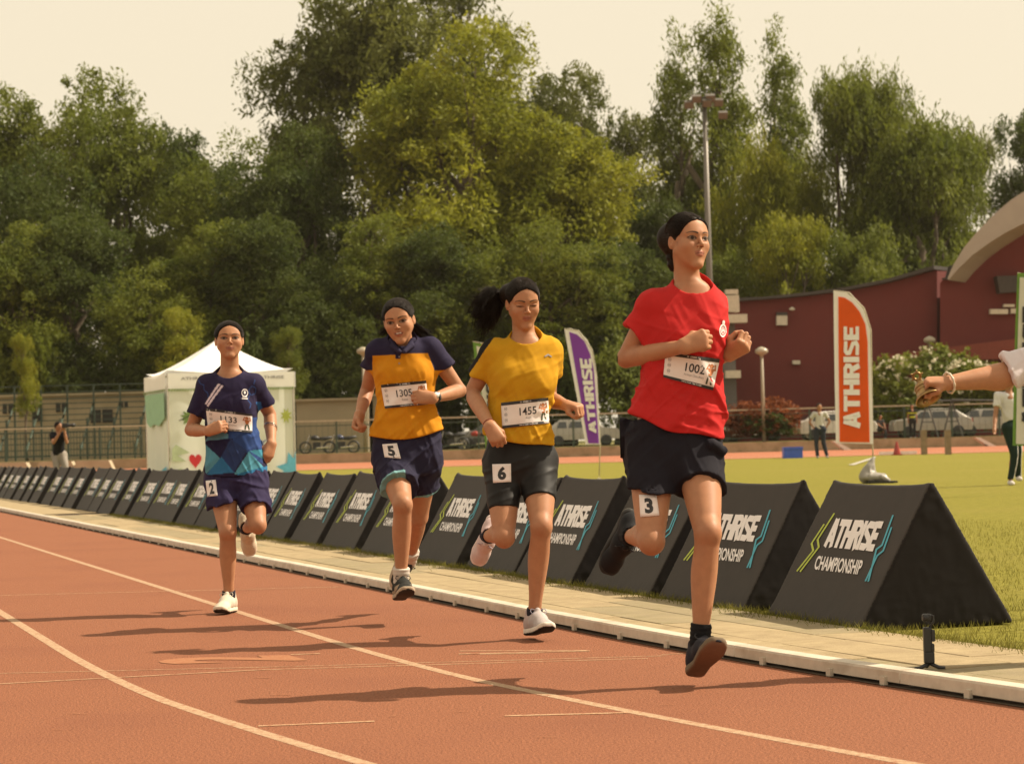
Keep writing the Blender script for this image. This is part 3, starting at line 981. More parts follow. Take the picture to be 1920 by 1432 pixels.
def hair_shell(H, off=.009):
    s = H.s; w = H.w; F = Field()
    F.ell(w(0, -.020, .038), ((.071 * H.sx + off) * s, (.09 + off) * s, (.084 + off) * s), H.R, k=.01)
    F.ell(w(0, .052, .052), ((.05 * H.sx + off * .5) * s, (.03 + off * .5) * s, (.04 + off * .5) * s), H.R, k=.03)
    F.ell(w(0, -.05, -.01), (.06 * s, .05 * s, .062 * s), H.R, k=.03)
    return F
def combed(root, H, gather=(0, -.105, .01), n=700, part=None, off=.009, seed=0, r=.0008, fuzz=.0016):
    """hair combed back over the scalp, from the hairline to where it is gathered"""
    g = np.random.default_rng(seed); F = hair_shell(H, off); c0 = np.array((0, -.02, .038)); curves = []
    T = np.linspace(0, 1, 9)
    az = np.radians(np.linspace(-100, 100, 41)); el = np.radians(np.linspace(-12, 85, 60)); rs = np.linspace(.06, .135, 40)
    A, E = np.meshgrid(az, el, indexing='ij')
    dd = np.stack([np.sin(A) * np.cos(E), np.cos(A) * np.cos(E), np.sin(E)], -1)
    pp = c0 + dd[:, :, None, :] * rs[None, None, :, None]
    Wp = H.c + (pp * np.array((H.sx, 1, 1))) @ H.R.T * H.s
    ds = F.at(Wp.reshape(-1, 3)).reshape(41, 60, 40)
    ki = np.argmax(ds > 0, axis=2); sp = np.take_along_axis(pp, ki[:, :, None, None], 2)[:, :, 0]
    cut = .72 * sp[..., 1] - .694 * sp[..., 2] + .0065 - .0165 * (np.abs(sp[..., 0]) / .06) ** 1.4
    e0 = np.array([el[np.argmax(cut[i] < 0)] for i in range(41)])
    starts = []
    for i in range(n):
        a_ = g.uniform(-78, 78); e_ = np.interp(math.radians(a_), az, e0) + math.radians(abs(g.normal(0, 3.2)) + (g.uniform(0, 30) if g.random() < .45 else 0))
        a_ = math.radians(a_); starts.append(tuple(c0 + .1 * np.array((math.sin(a_) * math.cos(e_), math.cos(a_) * math.cos(e_), math.sin(e_)))))
    D = []
    for (x, y, z) in starts:
        a = np.array((x, y, z)) - c0; b = np.array(gather) + g.normal(0, .008, 3) - c0
        a /= np.linalg.norm(a); b /= np.linalg.norm(b)
        m = np.array((a[0] * .95, -.25, max(a[2], 0) * .6 + .75 - .35 * abs(a[0])))
        for t in T:
            v_ = (1 - t) ** 2 * a + 2 * t * (1 - t) * m * 1.1 + t * t * b; D.append(v_ / np.linalg.norm(v_))
    D = np.array(D); rr_ = np.linspace(.06, .135, 46)
    pts = c0 + D[:, None, :] * rr_[None, :, None]
    W = H.c + (pts * np.array((H.sx, 1, 1))) @ H.R.T * H.s
    d = F.at(W.reshape(-1, 3)).reshape(len(D), -1)
    k = np.argmax(d > 0, axis=1); k[k == 0] = len(rr_) - 1
    f = d[np.arange(len(D)), k - 1] / np.minimum(d[np.arange(len(D)), k - 1] - d[np.arange(len(D)), k], -1e-6)
    rad = rr_[k - 1] + f * (rr_[1] - rr_[0])
    rad = rad + .0006 + np.repeat(g.uniform(0, fuzz, n), 9) * np.tile(np.sin(T * 3.14) + .15, n)
    q = c0 + D * rad[:, None]
    W = (H.c + (q * np.array((H.sx, 1, 1))) @ H.R.T * H.s).reshape(n, 9, 3)
    return strands('combed_hair', root, list(W), r, HAIR)
def locks(root, start, n_locks, per, dirf, L0, L1, grav, curl, r=.0011, seed=1, spread=.006, name='ponytail'):
    g = np.random.default_rng(seed); cv = []
    for i in range(n_locks):
        d = dirf(g); d = d / np.linalg.norm(d); L = g.uniform(L0, L1)
        e1 = np.cross(d, A3((0, 1, 0))); e1 /= np.linalg.norm(e1); e2 = np.cross(d, e1)
        ph = g.uniform(0, 6.28); fr = g.uniform(5, 9); am = curl * g.uniform(.5, 1.3); st = A3(start) + A3(g.normal(0, .010, 3))
        for j in range(per):
            o1, o2 = g.normal(0, spread, 2); l = L * g.uniform(.8, 1.1); pts = []; p2 = ph + g.normal(0, .25)
            for k in range(13):
                t = k / 12
                w_ = t ** 1.2
                q = st + d * l * t + A3((0, 0, -grav * t * t)) + e1 * (am * w_ * math.sin(p2 + fr * t) - am * w_ * math.sin(p2) * .5 + o1 * (.4 + t)) + e2 * (am * w_ * math.cos(p2 + fr * t) + o2 * (.4 + t))
                pts.append(q)
            cv.append(pts)
    return strands(name, root, cv, r, HAIR)
def hair_cap(H, wide=1.0, off=.006, part=0.0, low=-.075, front=.0165, grooves=.0010, nape=-.03):
    s = H.s; F = Field(); w = H.w
    F.ell(w(0, -.020, .038), ((.071 * wide * H.sx + off) * s, (.09 + off) * s, (.084 + off) * s), H.R, k=.01)
    F.ell(w(0, .052, .052), ((.05 * wide * H.sx + off * .5) * s, (.03 + off * .5) * s, (.04 + off * .5) * s), H.R, k=.03)
    F.ell(w(0, -.05, -.01), (.06 * wide * s, .05 * s, .062 * s), H.R, k=.03)
    def front_cut(Q):
        L = (Q - H.c) @ H.R / s
        x, y, z = L[..., 0], L[..., 1], L[..., 2]
        d = .72 * y - .694 * z + .0065 - front * (np.abs(x) / .06) ** 1.4
        # below the ear top keep behind the ear
        e = np.where(z < -.010, y + .010 + (z * 0), -1)
        low_ = (low - z)
        return np.maximum(np.maximum(d, np.minimum(e, .05)), low_) * s
    F.fn(front_cut, None, 0, .004, 'i')
    def groove(Q):
        L = (Q - H.c) @ H.R / s
        x, y, z = L[..., 0], L[..., 1], L[..., 2]
        ang = np.arctan2(x, z + .02)
        g = grooves * np.sin(ang * 70 + vnoise(L * 25) * 2.5) * .5 + grooves * np.sin(ang * 38 + 2 * y * 40) * .4
        pt = .004 * np.exp(-((x - part) / .0022) ** 2) * (z > .03)
        return (g + pt) * s
    F.disp(groove)
    return F
# ------------------------------------------------------------------ the four runners
def bones(name, pr):
    print(name, {k: round(float(np.linalg.norm(A3(a) - A3(b))), 3) for k, (a, b) in pr.items()})

def runner_red():
    Y0 = 8.25; p = lambda x, y, d=0: P(x, y, Y0 + d)
    base = G(1300, 1290)
    root = empty('person', base, label='running girl in plain red t-shirt with bib 1002 and black shorts, ahead of the others', cat='person')
    S1, E1, W1 = p(1226, 574, -.02), p(1174, 672, .03), p(1284, 649, -.17)
    S2, E2, W2 = p(1332, 574, .05), p(1312, 682, .2), p(1366, 664, .0)
    H1, K1, A1 = p(1222, 858), p(1221, 1014, -.16), p(1180, 1004, .17)
    H2, K2, A2 = p(1308, 856), p(1327, 1001, -.22), p(1312, 1210, -.2)
    bones('red', dict(ua1=(S1, E1), fa1=(E1, W1), ua2=(S2, E2), fa2=(E2, W2), th1=(H1, K1), sh1=(K1, A1), th2=(H2, K2), sh2=(K2, A2)))
    H = head_frame(A3(p(1290, 455, -.01)), 30, 4, 2, .86, 1.04)
    rows = [(1266, 1332, 529, .042, .0), (1240, 1345, 547, .060, .0), (1212, 1361, 575, .082, 0), (1203, 1365, 605, .102, 0), (1204, 1359, 645, .106, 0),
            (1203, 1355, 700, .104, 0), (1190, 1354, 750, .106, 0), (1174, 1356, 795, .115, 0), (1168, 1358, 840, .118, 0)]
    LV = lv(Y0, rows)
    B = Field()
    add_head(B, H)
    p_neck = p(1291, 562, .02)
    B.cone(p_neck, H.w(0, -.024, -.06), .049, .045, k=.025)
    B.loft(shrink(LV, .8, .8), k=.03)
    B.cone(H1, H2, .078, .078, k=.03)
    add_arm(B, S1, E1, W1); add_arm(B, S2, E2, W2)
    add_hand(B, W1, (.9, -.1, .3), (.35, .9, -.1), (0, 0, 1), .92, .95)
    add_hand(B, W2, (.62, -.55, .35), (-.1, .55, .35), (-.3, -.4, .8), 1.0, .95)
    add_leg(B, H1, K1, A1); add_leg(B, H2, K2, A2)
    ankle_in_shoe(B, A1, (-.37, .3, -.86), (.15, -1, -.25)); ankle_in_shoe(B, A2, (.30, -.82, .44), (.1, .35, 1))
    for q_ in (S1, S2): B.cone(A3(p_neck) + A3((0, .02, .01)), A3(q_) * .75 + A3(p_neck) * .25, .036, .034, k=.03)
    lo = A3((p(1140, 0).x, Y0 - .42, 0)); hi = A3((p(1420, 0).x, Y0 + .42, 0))
    lo[2] = p(0, 1310).z - .05; hi[2] = H.c[2] + .16
    T0('red body')
    hc = H.c
    V, Fq = polygonize(B, lo, hi, .0042, fx=[(hc[0] - .09, hc[0] + .1, .0021), (p(1350, 0).x, p(1415, 0).x, .0026)],
                       fy=[(hc[1] - .12, hc[1] + .02, .0024), (Y0 - .3, Y0 - .13, .003)], fz=[(hc[2] - .13, hc[2] + .08, .0020), (p(0, 680).z, p(0, 615).z, .0026)])
    cols = face_paint(V, H, joints=(K1, K2, E1, E2))
    mk('body', V, Fq, SKIN, root, True, cols)
    T0('red shirt')
    # shirt
    Sh = Field()
    Sh.loft(LV, k=.03, n=2.4)
    sl = Field(); slv(sl, S1, E1); sl.cone(p(1232, 575, .0), p(1181, 642, .0), .052, .064, k=.02); sl.plane(p(1189, 625), A3(p(1167, 650)) - A3(p(1208, 606)), k=.004)
    sl.cone(p(1186, 636, .01), p(1160, 680, .02), .054, .062, k=.004, op='s')
    Sh.sub(sl, p(1215, 590), .16, .035)
    s2 = Field(); slv(s2, S2, E2); s2.cone(p(1330, 576, .04), p(1327, 640, .12), .05, .055, k=.02); s2.plane(p(1328, 632, .1), (-.1, .5, -1))
    s2.cone(p(1328, 640, .11), p(1322, 670, .16), .05, .056, k=.004, op='s')
    Sh.sub(s2, p(1333, 600, .06), .15, .03)
    Sh.ell(p(1268, 640, -.07), (.05, .035, .05), None, k=.05)
    Sh.ell(p(1322, 640, -.06), (.05, .035, .05), None, k=.05)
    nc = A3(p(1300, 548, -.0)) + A3((0, 0, -.024)); pass
    def hem(Q):
        a = A3(p(1172, 774)); b = A3(p(1356, 820)); t = (Q[..., 0] - a[0]) / (b[0] - a[0])
        zl = a[2] + (b[2] - a[2]) * t - .03 * np.sin(np.clip(t, 0, 1) * 3.1) * .8 + .006 * np.sin(t * 11)
        return zl - Q[..., 2]
    Sh.sph(S1, .0505, k=.03); Sh.sph(S2, .0500, k=.03)
    [Sh.cone(nc + A3((q_ * .055, .025, .018)), A3(S_), .022, .044, k=.04) for q_, S_ in ((-1, S1), (1, S2))]; Sh.cone(nc + A3((0, .02, -.04)), nc + A3((-.002, .03, .040)), .084, .070, k=.035)
    Sh.disp(fold_w(folds([(.010, (.5, 0, -.85), 2.2, 9), (.007, (-.6, 0, -.8), 2.5, 13), (.004, (.95, 0, -.3), 4, 22)], 3), nc[2] - .02, nc[2] - .30))
    Sh.cone(nc + A3((0, .045, -.05)), nc + A3((0, -.03, .09)), .050, .076, k=.006, op='s')
    Sh.fn(hem, None, 0, .006, 'i')
    V, Fq = polygonize(Sh, lo, hi, .0040)
    red = np.array((.47, .022, .022))
    cols = np.repeat(red[None], len(V), 0)
    mk('t_shirt', V, Fq, CLOTH, root, True, cols)
    # neckband
    mb = MB(); pts = []
    for a in np.linspace(0, 2 * np.pi, 28):
        c = nc + A3((math.cos(a) * .068, math.sin(a) * .062 + .003, .018 + .020 * math.sin(a) - .002))
        pts.append(c)
    # shorts
    T0('red shorts')
    So = Field(); So.cone(H1, H2, .086, .086, k=.02)
    So.loft(lv(Y0, [(1177, 1350, 785, .098, 0), (1174, 1352, 815, .105, 0), (1172, 1353, 850, .118, 0), (1181, 1348, 890, .11, 0), (1192, 1338, 912, .09, 0)]), k=.02)
    l1 = Field(); shorts_leg(l1, H1, K1, grow=.012, flare=.012); l1.fn(lambda Q, a=A3(p(1180, 913)), b=A3(p(1258, 926)): (a[2] + (b[2] - a[2]) * (Q[..., 0] - a[0]) / (b[0] - a[0]) - .008 * np.sin((Q[..., 0] - a[0]) * 30)) - Q[..., 2], None, 0, .004, 'i')
    l1.cone(p(1221, 945, -.09), p(1221, 985, -.12), .084, .088, k=.004, op='s')
    l2 = Field(); shorts_leg(l2, H2, K2, grow=.012, flare=.010)
    l2.plane(p(1322, 912, -.10), A3(p(1326, 960, -.25)) - A3(p(1318, 858, -.06)), k=.004)
    l2.cone(p(1324, 942, -.14), p(1326, 980, -.18), .083, .083, k=.004, op='s')
    So.sub(l1, p(1219, 905), .2, .03); So.sub(l2, p(1317, 900, -.05), .22, .03)
    So.cone(p(1170, 795, .02), p(1160, 845, .03), .02, .022, k=.01); So.cone(p(1335, 832, -.1), p(1352, 845, -.07), .018, .022, k=.012)
    So.disp(folds([(.0042, (.25, 0, -1), 2, 12), (.003, (-.8, 0, -.6), 3, 16)], 9))
    V, Fq = polygonize(So, lo, hi, .0044)
    mk('shorts', V, Fq, CLOTH, root, True, np.repeat(np.array((.014, .013, .019))[None], len(V), 0))
    # bib, sticker, crest
    T0('red bib')
    make_bib(root, Sh, [(1248, 660), (1350, 673), (1337, 732), (1243.5, 707)], Y0, '1002', 'Arshiya Chaudhary', (.40, .77))
    make_sticker(root, B, [(1198, 927), (1231, 928), (1236.5, 966), (1200.5, 969)], Y0, '3')
    cs = Sheet(Sh, [(1349, 600), (1365, 600), (1364, 634), (1348, 634)], Y0, 6, 8, smooth=0)
    cr = cs.printed('crest', merge2d([ring2d(.45, .42, .36, .1, ry=.32), disc2d(.5, .86, .16, ry=.13), ring2d(.45, .42, .2, .05, ry=.18), stroke2d([(.3, .3), (.45, .5), (.62, .35)], .08)]), INKW, root, -.0008, .2)
    # hair
    T0('red hair')
    Hf = hair_cap(H, 1.0, .006, part=.0)
    # twisted braids along the hairline and a plait on the neck
    for i in range(9):
        t = i / 8
        a = H.w(-.012 - .056 * t, .062 - .075 * t, .088 - .045 * t)
        Hf.ell(a, (.012, .012, .009), None, k=.007)
    for i in range(5):
        a = H.w(.012 + .045 * i / 4, .062 - .03 * i / 4, .088 - .028 * i / 4); Hf.ell(a, (.011, .011, .008), None, k=.007)
    for i in range(8):
        t = i / 7
        a = H.w(-.045 + .008 * (i % 2), -.075 + .012 * t, .0 - .1 * t); Hf.ell(a, (.017 - .004 * t, .016, .014), None, k=.008)
    Hf.ell(H.w(-.035, -.085, .03), (.045, .035, .05), None, k=.03)
    V, Fq = polygonize(Hf, hc - .19, hc + .17, .003)
    mk('hair', V, Fq, HAIR, root, True)
    combed(root, H, gather=(-.03, -.105, .0), seed=3)
    cv = []
    for i in range(60):
        a = RNG.uniform(-2.3, 2.3); y = RNG.uniform(-.1, .05)
        b0 = H.w(.078 * math.sin(a), y, .04 + .085 * math.cos(a)); L = RNG.uniform(.01, .028)
        nd = A3(b0) - H.c; nd /= np.linalg.norm(nd); sd = A3(RNG.normal(0, 1, 3)); sd /= np.linalg.norm(sd)
        cv.append([b0, b0 + nd * L * .3 + sd * L * .5, b0 + nd * L * .55 + sd * L * .9 + A3((-.008, 0, 0))])
    strands('stray_hair', root, cv, .0004)
    # feet
    T0('red shoes')
    K = (.012, .012, .014)
    def swoosh(L, c):
        c = c.copy(); m = (np.abs(L[:, 2] + .045 - .2 * (L[:, 1] - .02) ** 2) < .004) & (L[:, 1] > -.02) & (L[:, 1] < .09); c[m] = (.2, .2, .18); return c
    make_shoe(root, A1, (-.37, .3, -.86), (.15, -1, -.25), K, (.03, .028, .026), (.3, .27, .22), K, 1.0)
    make_shoe(root, A2, (.30, -.82, .44), (.1, .35, 1), (.02, .019, .026), (.16, .12, .08), (.17, .095, .06), K, 1.0)
    for A, K_ in ((A1, K1), (A2, K2)):
        a = A3(A); v = A3(K_) - a; v /= np.linalg.norm(v)
        Fk = Field(); Fk.cone(a - v * .03, a + v * (.085 if A is A2 else .05), .0365, .0375, k=.01); Fk.plane(a + v * (.078 if A is A2 else .045), v); Fk.disp(lambda Q: .0012 * np.sin(Q[..., 2] * 400))
        V, Fq = polygonize(Fk, a - .12, a + .12, .004)
        mk('sock', V, Fq, CLOTH, root, True, np.repeat(np.array((.012, .012, .014))[None], len(V), 0))
    return root

def ctube(c, a, r, R):
    return None

def runner_six():
    Y0 = 10.2; p = lambda x, y, d=0: P(x, y, Y0 + d)
    root = empty('person', G(1005, 1196), label='running girl in all yellow t-shirt with bib 1455 and tight black shorts, dark ponytail flying', cat='person')
    S1, E1, W1 = p(925, 662), p(884, 737, .05), p(919, 799, -.17)
    S2, E2, W2 = p(1029, 661, .02), p(1029, 748, .18), p(1062, 760, -.0)
    H1, K1, A1 = p(943, 868), p(945, 1006, -.17), p(916, 1004, .17)
    H2, K2, A2 = p(1009, 866), p(1015, 988, -.2), p(1002, 1151, -.1)
    bones('six', dict(ua1=(S1, E1), fa1=(E1, W1), ua2=(S2, E2), fa2=(E2, W2), th1=(H1, K1), sh1=(K1, A1), th2=(H2, K2), sh2=(K2, A2)))
    H = head_frame(A3(p(981, 570, -.02)), 13, -13, -2, .89, 1.08)
    rows = [(957, 1010, 631, .042, .0), (936, 1027, 644, .058, 0), (916, 1043, 665, .078, 0), (914, 1044, 690, .1, 0), (918, 1042, 720, .112, 0), (918, 1036, 750, .106, 0),
            (911, 1031, 780, .105, 0), (906, 1037, 812, .115, 0), (902, 1042, 845, .12, 0)]
    LV = lv(Y0, rows)
    B = Field(); add_head(B, H, lids=.75)
    p_neck = p(984, 648, .02)
    B.cone(p_neck, H.w(0, -.024, -.06), .052, .047, k=.025)
    B.loft(shrink(LV, .8, .8), k=.03); B.cone(H1, H2, .08, .08, k=.03)
    add_arm(B, S1, E1, W1); add_arm(B, S2, E2, W2)
    add_hand(B, W1, (.42, -.35, -.84), (.1, .9, -.35), (.8, -.1, .5), .95, .92)
    add_hand(B, W2, (.75, -.6, -.12), (-.25, .3, -.7), (-.2, -.5, .8), 1.0, .92)
    add_leg(B, H1, K1, A1, th=1.02); add_leg(B, H2, K2, A2, th=1.02)
    ankle_in_shoe(B, A1, (-.33, .38, -.86), (-.1, -1, -.3)); ankle_in_shoe(B, A2, (.34, -.9, .12), (.0, .12, 1))
    for q_ in (S1, S2): B.cone(A3(p_neck) + A3((0, .02, .01)), A3(q_) * .75 + A3(p_neck) * .25, .036, .034, k=.03)
    lo = A3((p(855, 0).x, Y0 - .42, p(0, 1215).z - .04)); hi = A3((p(1115, 0).x, Y0 + .42, H.c[2] + .16))
    hc = H.c
    T0('six body')
    V, Fq = polygonize(B, lo, hi, .0048, fx=[(hc[0] - .09, hc[0] + .09, .0023)], fy=[(hc[1] - .12, hc[1] + .01, .0026)], fz=[(hc[2] - .14, hc[2] + .08, .0022)])
    mk('body', V, Fq, SKIN, root, True, face_paint(V, H, lids=.75, joints=(K1, K2, E1, E2)))
    T0('six shirt')
    Sh = Field(); Sh.loft(LV, k=.03, n=2.4)
    sl = Field(); slv(sl, S1, E1); sl.cone(p(930, 656), p(892, 715, .06), .055, .056, k=.02); sl.plane(p(896, 700, .04), A3(p(875, 730, .05)) - A3(p(898, 682, .0)), k=.004)
    sl.cone(p(894, 708, .05), p(878, 745, .09), .046, .052, k=.004, op='s')
    Sh.sub(sl, p(912, 680, .03), .15, .03)
    s2 = Field(); slv(s2, S2, E2); s2.cone(p(1032, 655, .02), p(1031, 715, .12), .05, .052, k=.02); s2.plane(p(1031, 708, .1), (.05, .5, -1))
    s2.cone(p(1030, 718, .11), p(1029, 745, .16), .042, .048, k=.004, op='s'); Sh.sub(s2, p(1031, 685, .06), .15, .03)
    Sh.ell(p(958, 712, -.075), (.05, .035, .05), None, k=.05); Sh.ell(p(1006, 710, -.075), (.05, .035, .05), None, k=.05)
    nc = A3(p(986, 640)) + A3((0, 0, -.024)); pass
    def hem(Q):
        a = A3(p(897, 812)); b = A3(p(1041, 829)); t = (Q[..., 0] - a[0]) / (b[0] - a[0])
        zl = a[2] + (b[2] - a[2]) * t - .025 * np.sin(np.clip(t * 1.2, 0, 1) * 2.4)
        return zl - Q[..., 2]
    Sh.sph(S1, .0505, k=.03); Sh.sph(S2, .0500, k=.03)
    [Sh.cone(nc + A3((q_ * .055, .025, .018)), A3(S_), .022, .044, k=.04) for q_, S_ in ((-1, S1), (1, S2))]; Sh.cone(nc + A3((0, .02, -.04)), nc + A3((-.002, .03, .040)), .084, .070, k=.035)
    Sh.disp(fold_w(folds([(.009, (.45, 0, -.9), 2.2, 10), (.007, (-.75, 0, -.65), 2.5, 14), (.004, (.95, 0, .3), 4, 22)], 23), nc[2] - .02, nc[2] - .30))
    Sh.cone(nc + A3((0, .045, -.05)), nc + A3((0, -.03, .09)), .050, .076, k=.006, op='s')
    Sh.fn(hem, None, 0, .006, 'i')
    V, Fq = polygonize(Sh, lo, hi, .0048)
    yel = np.array((.50, .26, .012)); cols = np.repeat(yel[None], len(V), 0)
    # black stripe down the outside of the left-hand sleeve
    a = A3(p(919, 634)); b = A3(p(881, 690, .03)); ab = b - a; t = np.clip(((V - a) @ ab) / (ab @ ab), 0, 1.05); e = V - a - t[:, None] * ab
    dd = np.abs(e @ (np.cross(ab, A3((0, 1, 0))) / np.linalg.norm(ab)))
    m = (dd < .0125) & (np.linalg.norm(e, axis=1) < .14) & (V[:, 0] < p(932, 640).x) & (V[:, 1] > Y0 - .08)
    cols[m] = (.012, .012, .012)
    mk('t_shirt', V, Fq, CLOTH, root, True, cols)
    T0('six shorts')
    So = Field(); So.cone(H1, H2, .086, .086, k=.02); So.loft(lv(Y0, [(918, 1030, 800, .09, 0), (911, 1037, 835, .103, 0), (905, 1044, 875, .120, 0), (912, 1040, 905, .11, 0)]), k=.02)
    l1 = Field(); shorts_leg(l1, H1, K1, th=1.02, grow=.0045); l1.plane(p(944, 956, -.08), (.03, -.25, -1), k=.003)
    l2 = Field(); shorts_leg(l2, H2, K2, th=1.02, grow=.0045); l2.plane(p(1012, 938, -.12), A3(p(1016, 985, -.22)) - A3(p(1009, 866, -.02)), k=.003)
    So.sub(l1, p(943, 920, -.05), .2, .02); So.sub(l2, p(1011, 910, -.07), .2, .02)
    So.disp(folds([(.0025, (.3, 0, -1), 3, 16), (.0025, (-.9, 0, -.3), 3, 20)], 31))
    V, Fq = polygonize(So, lo, hi, .0048)
    mk('shorts', V, Fq, SATIN, root, True, np.repeat(np.array((.013, .012, .012))[None], len(V), 0))
    make_bib(root, Sh, [(939.4, 755), (1028, 745), (1030, 793), (942, 803)], Y0, '1455', 'Angel', (.38, .74))
    make_sticker(root, So, [(922.8, 870), (958, 869), (958.5, 903), (924.5, 905)], Y0, '6')
    cs = Sheet(Sh, [(1020, 660), (1036, 662), (1036, 674), (1020, 672)], Y0, 4, 4, smooth=0)
    cs.printed('chest_print', stroke2d([(.1, .3), (.5, .7), (.9, .4)], .2), INKG, root, -.0015, .3)
    T0('six hair')
    Hf = hair_cap(H, 1.0, .006, part=.003)
    Hf.ell(H.w(-.055, -.08, .04), (.04, .04, .045), None, k=.03)
    V, Fq = polygonize(Hf, hc - .19, hc + .17, .0036)
    hair = mk('hair', V, Fq, HAIR, root, True)
    combed(root, H, gather=(-.05, -.10, .035), seed=3)
    # flying ponytail
    def pd(g):
        th = g.uniform(-.55, .85); return A3((-math.cos(th), g.normal(0, .30), -math.sin(th) + .1))
    locks(root, p(946, 560, .07), 90, 26, pd, .08, .160, .055, .032, r=.0010, seed=4, spread=.008)
    cv = []
    for i in range(60):
        a = RNG.uniform(-2.3, 2.3); b0 = H.w(.078 * math.sin(a), RNG.uniform(-.1, .05), .04 + .085 * math.cos(a)); L = RNG.uniform(.008, .022)
        nd = A3(b0) - H.c; nd /= np.linalg.norm(nd); sd = A3(RNG.normal(0, 1, 3)); sd /= np.linalg.norm(sd)
        cv.append([b0, b0 + nd * L * .3 + sd * L * .5, b0 + nd * L * .55 + sd * L + A3((-.01, 0, 0))])
    strands('stray_hair', root, cv, .0004)
    T0('six shoes')
    def pink(L, c):
        c = c.copy(); m = L[:, 1] < .03; c[m] = c[m] * .85 + np.array((.3, .16, .13)) * .25; return c
    make_shoe(root, A1, (-.33, .38, -.86), (-.1, -1, -.3), (.58, .46, .45), (.66, .54, .50), (.5, .4, .36), (.4, .34, .4), .96, .0038, accent=pink)
    make_shoe(root, A2, (.34, -.9, .12), (.0, .12, 1), (.42, .37, .36), (.66, .6, .52), (.02, .02, .02), (.3, .28, .34), .98, .0034, accent=pink)
    for A, K_ in ((A1, K1), (A2, K2)):
        a = A3(A); v = A3(K_) - a; v /= np.linalg.norm(v)
        Fk = Field(); Fk.cone(a - v * .03, a + v * .04, .035, .036, k=.01); Fk.plane(a + v * .028, v)
        V, Fq = polygonize(Fk, a - .1, a + .1, .0045)
        mk('sock', V, Fq, CLOTH, root, True, np.repeat(np.array((.02, .02, .03))[None], len(V), 0))
    a = A3(W1) + (A3(E1) - A3(W1)) * .06; v = A3(E1) - A3(W1); v /= np.linalg.norm(v)
    ring_band(root, 'wristband', a, v, .0265, .0022, M('red_thread', (.2, .04, .02), rough=.8))
    return root

def ring_band(root, name, c, axis, r, t, mat, flat=1.0):
    ax = Vector(axis).normalized(); u = ax.orthogonal().normalized(); w = ax.cross(u)
    mb = MB(); n = 28
    pts = [Vector(c) + (u * math.cos(2 * math.pi * k / n) + w * math.sin(2 * math.pi * k / n)) * r for k in range(n + 1)]
    mb.tube(pts, t, 6, cap=False)
    return mb.build(name, mat, root, True)

